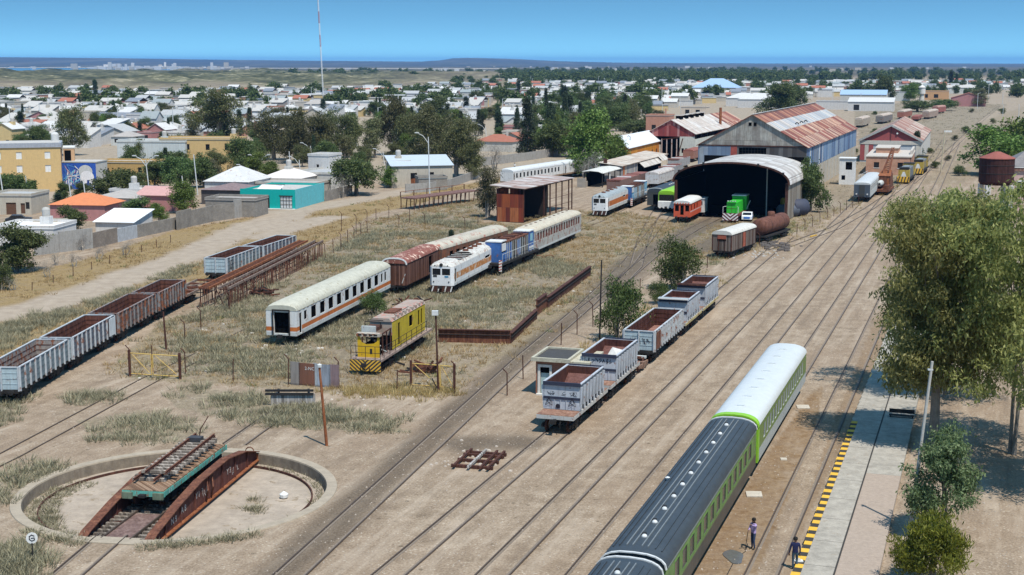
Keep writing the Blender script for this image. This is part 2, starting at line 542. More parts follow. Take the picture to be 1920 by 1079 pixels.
def ground_mesh():
 rr = [30.0]
 while rr[-1] < 900: rr.append(rr[-1] * 1.0062)
 while rr[-1] < 14000: rr.append(rr[-1] * 1.022)
 rr = np.array(rr + [16000.0, 20000.0, 26000.0, 34000.0, 45000.0])
 th = np.concatenate([np.linspace(-75, -27, 40)[:-1], np.linspace(-27, 27, 520), np.linspace(27, 75, 40)[1:]])
 th = np.radians(th)
 r, t = np.meshgrid(rr, th, indexing='ij')
 x = r * np.sin(t); y = r * np.cos(t)
 # pit edge: snap a ring of vertices on to the circle
 dx, dy = x - PIT[0], y - PIT[1]
 d = np.hypot(dx, dy)
 Rm = PIT[2] - 0.3
 sn = np.abs(d - Rm) < 0.33
 k = np.where(sn, Rm / np.maximum(d, 1e-6), 1.0)
 x = PIT[0] + dx * k; y = PIT[1] + dy * k
 weed = inpoly(x, y, WEED) | inpoly(x, y, GOLD) | inpoly(x, y, SCRUBL) | inpoly(x, y, CORR)
 nz = fbm(x, y, 5.0, 1) - 0.5
 z = np.where(weed, 0.22 * nz, 0.03 * nz)
 near = d < 12.5
 z = np.where(near, 0.0, z)
 z = np.where(inpoly(x, y, CORR), -.02, z)
 # hummocky dunes beyond the town on the left, shore and flats behind
 dn = np.clip((y - 1250) / 400, 0, 1) * np.clip((3900 - y) / 700, 0, 1) * np.clip((250 - x) / 500, 0, 1)
 z = z + dn * (np.abs(fbm(x, y * 0.6, 260, 3) - 0.47) * 44 + (fbm(x, y * 0.7, 70, 5) - 0.5) * 20 + 2.0)
 fl = np.clip((y - 2000) / 1500, 0, 1) * np.clip((x + 200) / 400, 0, 1)
 z = z + fl * (fbm(x, y, 900, 8) - 0.5) * 5
 bay = np.clip((y - 4300) / 500, 0, 1) * np.clip((-x - 700) / 400, 0, 1)
 z = z - bay * 4.0
 z = np.where(r > 9000, -2.0, z)
 V = np.stack([x, y, z], -1).reshape(-1, 3)
 nr, nc = r.shape
 i, j = np.meshgrid(np.arange(nr - 1), np.arange(nc - 1), indexing='ij')
 a = (i * nc + j).ravel()
 F = np.stack([a, a + 1, a + nc + 1, a + nc], 1)[:, ::-1]
 cen = V[F].mean(1)
 keep = np.hypot(cen[:, 0] - PIT[0], cen[:, 1] - PIT[1]) > Rm - 0.1
 F = F[keep]
 # what grows or lies where
 w1 = np.where(inpoly(x, y, WEED), 1.0, 0.0)
 grey = np.where(inpoly(x, y, GREYW), 1.0, 0.0)
 gold = np.where(inpoly(x, y, GOLD), 1.0, 0.0)
 scl = np.where(inpoly(x, y, SCRUBL), 1.0, 0.0)
 pt = np.zeros_like(x)
 for p in PATCH: pt = np.maximum(pt, inpoly(x, y, p) * 1.0)
 dr = soft(np.maximum(0, dseg(x, y, ROAD) - 2.6 - nz * 2), 1.6)
 dr = np.maximum(dr, soft(np.maximum(0, dseg(x, y, SPUR) - 1.8 - nz), 1.2))
 dr = np.maximum(dr, soft(np.maximum(0, dseg(x, y, SPUR2) - 2.0 - nz), 1.5))
 dr = np.maximum(dr, soft(np.maximum(0, dseg(x, y, TOWNROAD) - 5), 3))
 dk = np.zeros_like(x)
 for pl, w in DARK: dk = np.maximum(dk, soft(np.maximum(0, dseg(x, y, pl) - w * 0.5 - nz * 0.8), w * 0.6) * 0.85)
 br = np.maximum(inpoly(x, y, BROWN) * 1.0, inpoly(x, y, BROWN2) * 0.7)
 cr = np.maximum(inpoly(x, y, CORR) * .8, inpoly(x, y, CORR2) * .6)
 w1 = np.maximum(w1, cr); grey = np.maximum(grey, inpoly(x, y, CORR) * .8)
 town = ((y > 330) & (x < 60 + (y - 330) * 0.16)) * 1.0
 town = np.maximum(town, ((y > 560) & (y < 2600)) * 0.7)
 dune = dn
 z1 = np.stack([np.clip(w1 * 0.8 + scl * 0.9 + pt * 0.7, 0, 1) * (1 - dr), gold * (1 - dr), dr, np.ones_like(x)], -1)
 z2 = np.stack([dk, br, np.maximum(town, 0) * (1 - dune), np.ones_like(x)], -1)
 z3 = np.stack([grey + scl * 0.7 + pt * 0.5, dune, np.clip((y - 2300) / 900, 0, 1) * (1 - dune), np.ones_like(x)], -1)
 me = npmesh('ground', V, F, None, True)
 for nm, arr in (('zone', z1), ('soil', z2), ('far', z3)):
  at = me.color_attributes.new(nm, 'FLOAT_COLOR', 'POINT')
  at.data.foreach_set('color', arr.reshape(-1).astype(np.float32))
 return me
def ground_mat():
 N = NT('yard_ground')
 P = N.coord(world=True)
 def at(nm):
  a = N.n('ShaderNodeAttribute', attribute_name=nm)
  s = N.n('ShaderNodeSeparateColor')
  N.l(a.outputs['Color'], s.inputs[0])
  return s.outputs
 zone, soil, far = at('zone'), at('soil'), at('far')
 n_f = N.noise(P, 7.0, 3, 0.7)
 n_m = N.noise(P, 0.7, 5, 0.65)
 n_l = N.noise(P, 0.07, 4, 0.6)
 n_g = N.noise(P, 2.2, 4, 0.7)
 # trodden gravel
 col = N.ramp(N.math('ADD', N.math('MULTIPLY', n_m, 0.45), N.math('MULTIPLY', n_f, 0.55)), [(0.36, (0.16, 0.122, 0.09)), (0.5, (0.275, 0.215, 0.163)), (0.65, (0.42, 0.345, 0.275))])
 col = N.mix(N.ramp(n_l, [(0.38, 0.0), (0.62, 0.55)]), col, N.ramp(n_f, [(0.35, (0.225, 0.165, 0.12)), (0.7, (0.32, 0.245, 0.185))]))
 # pale stones
 vo = N.n('ShaderNodeTexVoronoi', feature='F1')
 vo.inputs['Scale'].default_value = 3.4
 N.l(P, vo.inputs['Vector'])
 st = N.math('MULTIPLY', N.math('LESS_THAN', vo.outputs['Distance'], 0.2), N.ramp(n_m, [(0.42, 0.0), (0.6, 0.8)]))
 col = N.mix(st, col, (0.5, 0.45, 0.38))
 vd = N.n('ShaderNodeTexVoronoi', feature='F1')
 vd.inputs['Scale'].default_value = 0.9
 N.l(P, vd.inputs['Vector'])
 col = N.mix(N.math('MULTIPLY', N.math('LESS_THAN', vd.outputs['Distance'], 0.13), N.ramp(n_g, [(0.4, 0.0), (0.6, 0.7)])), col, (0.085, 0.065, 0.045))
 rm = N.n('ShaderNodeMapping')
 rm.inputs['Rotation'].default_value = (0, 0, HM)
 N.l(P, rm.inputs['Vector'])
 rs = N.n('ShaderNodeMapping')
 rs.inputs['Scale'].default_value = (1.5, 0.13, 1)
 N.l(rm.outputs[0], rs.inputs['Vector'])
 lng = N.noise(rs.outputs[0], 0.5, 5, 0.65)
 col = N.mix(N.ramp(lng, [(0.5, 0.0), (0.68, 0.6)]), col, (0.44, 0.37, 0.305))
 col = N.mix(N.ramp(lng, [(0.32, 0.55), (0.45, 0.0)]), col, (0.17, 0.13, 0.1))
 # brown trampled earth
 col = N.mix(N.math('MULTIPLY', soil[1], N.ramp(n_m, [(0.3, 0.25), (0.65, 0.95)])), col, N.ramp(n_g, [(0.3, (0.12, 0.066, 0.032)), (0.7, (0.27, 0.19, 0.115))]))
 # town streets
 col = N.mix(N.math('MULTIPLY', soil[2], 0.8), col, N.ramp(n_m, [(0.3, (0.25, 0.21, 0.165)), (0.7, (0.40, 0.35, 0.29))]))
 # scrub floor
 scrub = N.ramp(N.math('ADD', N.math('MULTIPLY', n_g, 0.6), N.math('MULTIPLY', n_f, 0.4)), [(0.33, (0.07, 0.055, 0.032)), (0.5, (0.2, 0.16, 0.095)), (0.67, (0.37, 0.30, 0.185))])
 scrub = N.mix(N.math('MULTIPLY', far[0], 0.6), scrub, N.ramp(n_g, [(0.33, (0.08, 0.07, 0.05)), (0.67, (0.26, 0.23, 0.165))]))
 col = N.mix(N.math('MULTIPLY', zone[0], N.ramp(N.math('ADD', N.math('MULTIPLY', n_m, 0.7), N.math('MULTIPLY', n_l, 0.3)), [(0.33, 0.15), (0.52, 0.95)])), col, scrub)
 gold = N.ramp(N.math('ADD', N.math('MULTIPLY', n_g, 0.5), N.math('MULTIPLY', n_f, 0.5)), [(0.32, (0.12, 0.085, 0.04)), (0.52, (0.27, 0.195, 0.095)), (0.72, (0.39, 0.30, 0.165))])
 col = N.mix(N.math('MULTIPLY', zone[1], N.ramp(n_m, [(0.3, 0.55), (0.55, 0.95)])), col, gold)
 road = N.ramp(n_m, [(0.3, (0.29, 0.24, 0.195)), (0.7, (0.40, 0.34, 0.285))])
 col = N.mix(N.math('MULTIPLY', zone[2], 0.93), col, road)
 col = N.mix(N.math('MULTIPLY', soil[0], N.ramp(n_m, [(0.3, 0.55), (0.65, 0.95)])), col, N.ramp(n_f, [(0.3, (0.045, 0.036, 0.028)), (0.7, (0.125, 0.10, 0.08))]))
 # dunes: sandy, dotted with scrub
 nd = N.noise(N.coord((1, 0.55, 1), True), 0.02, 7, 0.7)
 nd2 = N.noise(N.coord((1, 0.5, 1), True), 0.11, 4, 0.7)
 dune = N.ramp(N.math('ADD', N.math('MULTIPLY', nd, 0.6), N.math('MULTIPLY', nd2, 0.4)), [(0.43, (0.04, 0.045, 0.024)), (0.5, (0.09, 0.092, 0.05)), (0.565, (0.17, 0.165, 0.1)), (0.64, (0.42, 0.37, 0.27))])
 col = N.mix(far[1], col, dune)
 nf = N.noise(N.coord((1, 0.25, 1), True), 0.004, 6, 0.65)
 flats = N.ramp(nf, [(0.35, (0.06, 0.058, 0.038)), (0.5, (0.11, 0.098, 0.065)), (0.68, (0.2, 0.17, 0.12))])
 col = N.mix(far[2], col, flats)
 wt = N.mix(1.0, col, (0.955, 0.925, 0.855), 'MULTIPLY')
 col = N.mix(zone[0], wt, col)
 N.out(col, 0.95, 0, 0.1)
 N.bump(N.math('ADD', n_f, N.math('MULTIPLY', n_g, 0.8)), 0.5, 0.06)
 return N.mat
gm = ground_mesh()
gm.materials.append(ground_mat())
go = bpy.data.objects.new('ground', gm)
COL.objects.link(go)
tag(go, 'dusty gravel and scrub ground of the whole railway yard and town', kind='structure')
# far plateau across the bay and the flat-topped rise
def plateau():
 pr = [(-900, 104), (-300, 106), (0, 108), (200, 109.5), (400, 112.5), (600, 114.5), (790, 116), (830, 113.5), (852, 110), (880, 109.2), (960, 111), (1050, 115), (1150, 117.5), (1300, 119), (1440, 120), (1560, 119.5), (1700, 119), (1800, 120), (2000, 120.6), (2900, 121)]
 D = 14500.0
 xs = np.linspace(-900, 2900, 500)
 top = np.interp(xs, [p[0] for p in pr], [p[1] for p in pr])
 X = (xs - 960) / 2650 * D
 zt = CAMZ + (118 - top) * D / 2650 + (fbm(X, X * 0 + 3.0, 900, 2) - 0.5) * 5
 rows = []
 for k, (f, s) in enumerate(((-4.0, 0.62), (0.0, 0.68), (0.15, 0.74), (0.42, 0.83), (0.75, 0.93), (0.97, 0.985), (1.0, 1.0), (1.0, 1.5), (0.6, 2.2))):
  h = np.where(f < 0, -3.0, zt * f + (fbm(X * 1.0, X * 0 + k * 700, 1100, 4) - 0.5) * 9 * (0 < f < 0.98))
  rows.append(np.stack([X * s, np.full_like(X, D * s), h], -1))
 V = np.concatenate(rows)
 n = len(xs)
 F = np.array([(i * n + j, i * n + j + 1, (i + 1) * n + j + 1, (i + 1) * n + j) for i in range(len(rows) - 1) for j in range(n - 1)])
 N = NT('plateau_scrub')
 nf = N.noise(N.coord((1, 0.2, 1), True), 0.0022, 6, 0.65)
 m = N.out(N.ramp(nf, [(0.35, (0.05, 0.048, 0.034)), (0.55, (0.085, 0.078, 0.052)), (0.72, (0.17, 0.145, 0.1))]), 0.95, 0, 0.1)
 npobj('hills', V, F, m, smooth=True, kind='structure', label='low blue plateau and flat-topped rise along the horizon')
plateau()
N = NT('bay_water')
nn = N.noise(N.coord((1, 0.2, 1), True), 0.02, 4)
N.bump(nn, 0.1, 0.3)
mb = MB()
mb.poly([(-5200, 4500, -2.2), (-900, 4500, -2.2), (-1250, 6000, -2.2), (-1900, 7400, -2.2), (-6600, 8300, -2.2)], N.out((0.02, 0.07, 0.14), 0.12, 0, 0.5))
mb.build('sea', label='narrow strip of blue bay water behind the dunes', kind='structure')
mb = MB()
BE = flat('pale_sand', (0.62, 0.56, 0.46), 0.9)
mb.loft([[Vector((x, y, 0.4)), Vector((x * 1.02 + 30, y * 1.045, 0.6))] for x, y in ((-6800, 8320), (-1900, 7420), (-1500, 6900), (-1000, 6500), (-500, 6300), (0, 6000))], BE, False, False)
mb.build('beach', label='pale sand beach along the far side of the bay', kind='structure')
# ------------------------------------------------------------- railway tracks
BAL = flat('oily_ballast', (0.19, 0.152, 0.118), 0.95)
SLEEP = flat('old_sleeper', (0.16, 0.125, 0.095), 0.95)
GA = 1.676
def offs(pts, o):
 out = []
 for i, p in enumerate(pts):
  a = Vector(pts[max(0, i - 1)]); b = Vector(pts[min(len(pts) - 1, i + 1)])
  d = (b - a).normalized()
  out.append((p[0] + d.y * o, p[1] - d.x * o))
 return out
def resample(pts, step=4.0):
 out = [tuple(pts[0])]
 for a, b in zip(pts[:-1], pts[1:]):
  n = max(1, int(math.hypot(b[0] - a[0], b[1] - a[1]) / step))
  for i in range(1, n + 1): out.append((a[0] + (b[0] - a[0]) * i / n, a[1] + (b[1] - a[1]) * i / n))
 return out
def track(pts, label, z=0.0, bed=True, h=0.07, w=0.075, m=None):
 """two rails; pts is the line of the left rail in the world"""
 pts = resample(pts)
 mb = MB()
 for o in (0.0, GA):
  q = offs(pts, o)
  L, Rr = offs(q, -w / 2), offs(q, w / 2)
  mb.loft([[Vector((l[0], l[1], z - 0.08)), Vector((l[0], l[1], z + h)), Vector((r[0], r[1], z + h)), Vector((r[0], r[1], z - 0.08))] for l, r in zip(L, Rr)], m or STEEL, False)
  if bed:                                         # dark flangeway packed beside each rail
   s = 0.13 if o == 0 else -0.13
   a, b = offs(q, s - 0.07), offs(q, s + 0.07)
   mb.loft([[Vector((l[0], l[1], z + 0.018)), Vector((r[0], r[1], z + 0.018))] for l, r in zip(a, b)], BAL, False, False)
 return mb.build('railway_track', label=label, kind='structure')
def tline(px, py, L, back=0.0, head=HM):
 p = G(px, py)
 d = Vector((math.sin(head), math.cos(head), 0))
 return [tuple((p - d * back)[:2]), tuple((p + d * L)[:2])]
d18 = Vector((math.cos(HM), -math.sin(HM), 0)) * GA
def left_of(px, py):
 p = G(px, py) - d18
 return pxof((p.x, p.y, 0))
track(tline(*left_of(762, 1079), 150, 25), 'rails leading under the ore hopper wagons')
track(tline(*left_of(960, 1075), 330, 25), 'rails beside the hopper wagon line')
track(tline(1060, 1079, 420, 25), 'rails on the left of the parked green passenger train')
track(tline(*left_of(1395, 900), 420, 60), 'rails under the green passenger train')
track(tline(*left_of(1460, 1079), 420, 25), 'rails along the concrete platform')
track(W2([(420, 1162), (512, 1079), (812, 810), (959, 677), (1085, 572), (1165, 495), (1210, 440), (1235, 408), (1262, 380)]), 'rails curving to the red railcar at the arched shed')
track(W2([(1085, 580), (1150, 530), (1210, 480), (1290, 430), (1352, 400), (1372, 385)]), 'rails running to the green locomotive in the arched shed')
track(W2([(1120, 560), (1180, 500), (1195, 450), (1215, 410), (1240, 372)]), 'rails running to the green train beside the arched shed')
track(W2([(-120, 910), (0, 852), (262, 713), (340, 676), (480, 608), (560, 575)]), 'rusty rails passing under the double yellow gate', bed=False)
track(W2([(30, 1135), (95, 1079), (185, 1003)]), 'rails entering the turntable pit from the front')
track(W2([(418, 833), (480, 790), (520, 765)]), 'short rails leaving the turntable towards the old buffer stop')
track(W2([(1440, 470), (1555, 428), (1620, 392), (1680, 352), (1712, 330)]), 'crossover rails beside the yard fence')
track(W2([(640, 640), (700, 580), (780, 545), (850, 520), (930, 485), (1010, 455), (1110, 415), (1200, 370)]), 'overgrown rails under the white and blue locomotives', bed=False)
track(W2([(1110, 400), (1160, 385), (1215, 362), (1260, 340)]), 'overgrown rails under the white locomotive by the lean-to', bed=False)
track(W2([(1700, 345), (1760, 296), (1830, 232), (1870, 200)]), 'rails going away along the dirt corridor')
# ------------------------------------------------------------- platform
PLATM = paint('platform_slab', (0.37, 0.335, 0.28), 0.2, 0.04, 0.9, 0.4, (0.2, 0.16, 0.12), streak=False)
YEL = paint('kerb_yellow', (0.72, 0.42, 0.05), 0.12, 0, 0.8, 0.2, streak=False)
BLK = paint('kerb_black', (0.045, 0.04, 0.035), 0.1, 0, 0.8, 0.2, streak=False)
dU = Vector((math.sin(HM), math.cos(HM), 0))
dR = Vector((math.cos(HM), -math.sin(HM), 0))
e0 = G(1487, 1079) - dU * 14
T = Matrix.Translation(e0) @ Matrix.Rotation(-HM, 4, 'Z')
mb = MB(T)
Lp = 88
mb.box(0.42, 2.0, 0, Lp, -0.1, 0.30, PLATM)
y = 0.0
k = 0
while y < Lp - 0.5:
 mb.box(-0.02 + .03 * ((k * 7) % 3 - 1), 0.415, y + .02 * (k % 3), y + 0.62 - .05 * ((k * 5) % 4 == 0), -0.1, 0.305 - 0.004 * (k % 2), (YEL if k % 2 else BLK) if y < 46 else PLATM)
 y += 0.624; k += 1
for y in range(3, Lp, 4): mb.box(0.42, 2.0, y, y + 0.03, 0.30, 0.302, BLK)
mb.build('pavement', label='long concrete platform with a yellow and black striped edge', kind='structure')
mb = MB(T)
GRV = paint('forecourt_gravel', (0.36, 0.285, 0.225), 0.12, 0, 0.95, 0.25, streak=False, scale=3)
mb.box(2.006, 2.09, 0, Lp, -0.1, 0.31, BLK)
mb.box(2.094, 4.2, 0, 33, -0.1, 0.285, GRV)
mb.box(2.094, 4.2, 33.004, Lp, -0.1, 0.29, PLATM)
mb.build('path', label='gravel footpath behind the concrete platform slab', kind='structure')
# ------------------------------------------------------------- rail vehicles
# every vehicle: +y runs along its track away from the camera, near end at y = 0
def veh(name, px, z, W, head, label, cat, group=None):
 """Empty whose near right lower corner (at height z) is seen at px"""
 h = R(head)
 C = G(px[0], px[1], z)
 return empty(name, (C.x - math.cos(h) * W / 2, C.y + math.sin(h) * W / 2, 0), -h, label, cat, group)
def on_line(name, px, s, label, cat, group=None):
 """Empty on the straight 18.6 degree track whose right rail is seen at px, s metres along it"""
 P = G(*px) - dR * GA / 2 + dU * s
 return empty(name, (P.x, P.y, 0), -HM, label, cat, group)
def chevrons(mb, w, zb, zt, y, m, t=0.16, step=0.34, slope=0.9):
 """stripes falling towards the middle"""
 xs = [w * i / 10 for i in range(11)]
 c = zb - slope * w
 while c < zt:
  for a, b in zip(xs[:-1], xs[1:]):
   q = [(x, min(zt, max(zb, c + slope * x + d))) for x, d in ((a, 0), (b, 0), (b, t), (a, t))]
   if q[2][1] - q[1][1] < 1e-4 and q[3][1] - q[0][1] < 1e-4: continue
   for k in (1, -1): mb.poly([(k * x, y, z) for x, z in q][::k], m)
  c += step
def bogie(root, y, W=2.2, r=0.46, wb=1.9, m=None):
 mb = MB()
 m = m or IRON
 for sx in (-1, 1):
  x = sx * 1.02
  mb.box(x - 0.06, x + 0.06, y - wb / 2 - 0.55, y + wb / 2 + 0.55, r - 0.02, r + 0.2, m)
  mb.box(x - 0.09, x + 0.09, y - 0.35, y + 0.35, r - 0.22, r + 0.3, m)
  for dy in (-wb / 2, wb / 2):
   mb.lathe([(0.01, 0.0), (r, 0.0), (r, 0.12), (0.01, 0.12)], (sx * 0.8 - 0.06, y + dy, r + 0.06), RUSTD, 14, 'x')
   mb.box(x - 0.1, x + 0.1, y + dy - 0.15, y + dy + 0.15, r - 0.1, r + 0.22, m)
 mb.box(-0.95, 0.95, y - 0.2, y + 0.2, r - 0.05, r + 0.3, m)
 return mb.build('bogie', root)
def coupler(root, y, s=-1, z=0.95):
 mb = MB()
 mb.box(-0.11, 0.11, min(y, y + s * 0.55), max(y, y + s * 0.55), z - 0.1, z + 0.1, IRON)
 mb.box(-0.2, 0.2, min(y + s * 0.35, y + s * 0.6), max(y + s * 0.35, y + s * 0.6), z - 0.16, z + 0.16, IRON)
 for x in (-0.4, 0.4): mb.path([(x, y, z - 0.05), (x, y + s * 0.15, z - 0.3), (x, y + s * 0.1, z - 0.55)], 0.03, IRON, 5)
 return mb.build('coupler', root)
def arc(W, ze, zr, n=10, sh=0.75):
 """roof section from eave to eave"""
 return [(W / 2 * math.copysign(abs(math.cos(t)) ** sh, math.cos(t)), ze + (zr - ze) * max(0.0, math.sin(t)) ** 0.9) for t in [math.pi * i / n for i in range(n + 1)]]
def roof_loft(mb, W, L, ze, zr, m, ends=0.7, dome=0.8, y0=0.0):
 rings = []
 for y, k in ((y0, ends), (y0 + dome * 0.4, ends + (1 - ends) * 0.75), (y0 + dome, 1.0), (y0 + L - dome, 1.0), (y0 + L - dome * 0.4, ends + (1 - ends) * 0.75), (y0 + L, ends)):
  rings.append([Vector((x, y, ze + (z - ze) * k)) for x, z in arc(W, ze, zr)])
 mb.loft(rings, m, False, False)
 mb.poly([Vector((x, y0, ze + (z - ze) * ends)) for x, z in arc(W, ze, zr)], m)
 mb.poly([Vector((x, y0 + L, ze + (z - ze) * ends)) for x, z in arc(W, ze, zr)], m, True)
 return mb
def coach(root, L, W=3.0, z0=0.95, ze=3.3, zr=4.05, side=None, bands=(), roofm=None, endm=None, wins=(), doors=(), enddoor=None, glass=True, lining=None, pane=None, dome=0.8, ends=0.7, wheel=None, frames=None):
 lining = lining or HOLE
 side_bands = [(a - z0, b - z0, m) for a, b, m in bands]
 holes = [(y0, y1, a - z0, b - z0) for y0, y1, a, b in list(wins) + list(doors)]
 mb = MB()
 mb.holed((W / 2, 0, z0), (0, 1, 0), (0, 0, 1), L, ze - z0, holes, side, 0.07, side_bands)
 mb.holed((-W / 2, L, z0), (0, -1, 0), (0, 0, 1), L, ze - z0, [(L - h[1], L - h[0], h[2], h[3]) for h in holes], side, 0.07, side_bands)
 eh = [(enddoor[0] + W / 2, enddoor[1] + W / 2, enddoor[2] - z0, enddoor[3] - z0)] if enddoor else []
 mb.holed((-W / 2, 0, z0), (1, 0, 0), (0, 0, 1), W, ze - z0, eh, endm or side, 0.25, side_bands if endm is None else ())
 mb.holed((W / 2, L, z0), (-1, 0, 0), (0, 0, 1), W, ze - z0, [], endm or side, 0.1, side_bands if endm is None else ())
 mb.poly([(-W / 2, 0, z0), (-W / 2, L, z0), (W / 2, L, z0), (W / 2, 0, z0)], IRON)
 body = mb.build('body', root)
 mb = MB()
 mb.box(-W / 2 + 0.12, W / 2 - 0.12, 0.5 if enddoor else 0.12, L - 0.12, z0 + 0.05, ze - 0.03, lining)  # closed box behind the openings, dark by default in place of inside shade
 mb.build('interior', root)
 mb = roof_loft(MB(), W + 0.06, L + 0.04, ze - 0.002, zr, roofm, ends, dome, -0.02)
 rf = mb.build('roof', root, smooth=True)
 if glass:
  for y0, y1, a, b in wins:
   for sx in (-1, 1):
    m2 = MB()
    x = sx * (W / 2 - 0.05)
    q = [(x, y0, a), (x, y1, a), (x, y1, b), (x, y0, b)]
    m2.poly(q if sx > 0 else q[::-1], pane or GLASS)
    if frames:
     xo = sx * (W / 2 + 0.012)
     for u0, u1, v0, v1 in ((y0 - .05, y1 + .05, a - .06, a - .005), (y0 - .05, y1 + .05, b + .005, b + .06), (y0 - .06, y0 - .005, a - .005, b + .005), (y1 + .005, y1 + .06, a - .005, b + .005)):
      m2.box(min(xo, xo - sx * 0.01), max(xo, xo - sx * 0.01), u0, u1, v0, v1, frames)
    m2.build('window', body)
 mb = MB()
 mb.box(-0.95, 0.95, 1.0, L - 1.0, 0.62, z0 - 0.01, IRON)
 for i in range(3): mb.box(-1.25, 1.25, L * 0.3 + i * L * 0.14, L * 0.3 + i * L * 0.14 + L * 0.09, 0.45, z0 - 0.02, IRON)
 mb.build('underframe', root)
 bogie(root, L * 0.14); bogie(root, L * 0.86)
 coupler(root, 0); coupler(root, L, 1)
 return body, rf
def win_row(y0, y1, n, w, z0, z1):
 st = (y1 - y0) / n
 return [(y0 + st * (i + .5) - w / 2, y0 + st * (i + .5) + w / 2, z0, z1) for i in range(n)]
WHT = paint('weathered_white', (0.66, 0.66, 0.64), 0.08, 0.05, 0.6, 0.22)
ORS = paint('faded_orange', (0.52, 0.15, 0.035), 0.18, 0.1, 0.6, 0.3)
CREAM = paint('mossy_cream_roof', (0.47, 0.455, 0.37), 0.12, 0.1, 0.85, 0.3, (0.17, 0.14, 0.08), streak=False)
PALEG = paint('pale_grey_paint', (0.50, 0.52, 0.50), 0.1, 0.08, 0.7, 0.3)
def white_orange_coach():
 r = veh('derelict_coach', (556.7, 631), 0.95, 3.0, 12.2, 'derelict white passenger coach with an orange stripe and open end doorway', 'passenger coach')
 L = 29.5
 wins = [(2.0, 2.75, 2.15, 3.0)] + win_row(3.4, 25.6, 9, 1.4, 1.95, 3.1) + [(26.0, 26.7, 2.02, 3.0), (27.3, 28.0, 2.02, 3.0)]
 body, rf = coach(r, L, side=WHT, bands=((1.38, 1.78, ORS), (0.95, 1.28, PALEG)), roofm=CREAM, wins=wins, doors=[(0.75, 1.35, 1.1, 3.0)], enddoor=(-0.75, 0.75, 1.05, 3.15), glass=False, zr=4.05)
 mb = MB()
 for x in (-0.86, 0.78): mb.box(x, x + 0.08, -0.16, 0.0, 1.0, 3.3, IRON)
 mb.box(-0.86, 0.86, -0.16, 0.0, 3.3, 3.42, IRON)
 mb.box(-0.7, 0.7, -0.1, 0.2, 1.0, 1.16, PALEG)
 mb.build('gangway_frame', r)
 for x0, x1 in ((-1.5, -0.95), (0.9, 1.5)): MB().box(x0, x1, -0.006, -0.001, 1.4, 1.75, ORS).build('end_stripe', body)
 mb = MB()
 for i in range(1, 15): mb.box(-1.35, 1.35, i * 2.0, i * 2.0 + 0.04, 3.55, 3.57, CREAM)
 for i in range(26): mb.box(1.42, 1.53, 0.6 + i * 1.1, 0.6 + i * 1.1 + 0.5, 3.22, 3.3, paint('flaking_gutter', (0.3, 0.27, 0.2), 0.3, 0.4, 0.9, 0.4))
 mb.build('gutter', rf)
def cream_coach():
 # long flat-roofed coach behind the boxcar, only its roof shows
 r = veh('cream_roofed_coach', (828, 468.5), 3.3, 2.9, 21.6, 'abandoned coach with a long cream roof and red primer patches behind the blue locomotive', 'passenger coach')
 coach(r, 22, W=2.9, side=paint('old_brown_side', (0.16, 0.09, 0.06), 0.3, 0.4), roofm=paint('red_primer_cream_roof', (0.46, 0.42, 0.34), 0.15, 0.2, 0.85, 0.3, (0.24, 0.085, 0.06), 0.5, streak=False), wins=win_row(2, 20, 9, 1.1, 1.9, 2.8), glass=False)
def boxcar_rust():
 r = veh('wooden_boxcar', (762, 536), 1.05, 2.8, 13.5, 'brown plank boxcar with a red rusty curved roof behind the white coach', 'boxcar')
 L = 13.0
 pl = planks('brown_planks', (0.13, 0.06, 0.042), (0.22, 0.12, 0.09), 0.17)
 body, rf = boxbody(r, L, 2.8, 1.05, 3.55, 4.15, pl, paint('rust_red_roof', (0.24, 0.085, 0.06), 0.2, 0.25, 0.8, 0.3, (0.45, 0.33, 0.26), 0.8, streak=False), (L * 0.68, L * 0.80, 1.2, 3.2))
 mb = MB()
 prof = arc(2.95, 3.45, 4.15, 10)
 for (a, za), (b, zb) in zip(prof[:-1], prof[1:]): mb.beam((a, -0.1, za), (b, -0.1, zb), 0.06, 0.16, WHITE)
 mb.build('white_roof_edge', rf)
 mb = MB()
 mb.beam((0.9, -0.03, 1.3), (1.3, -0.03, 2.4), 0.05, 0.08, PALEG)
 mb.build('brace', body)
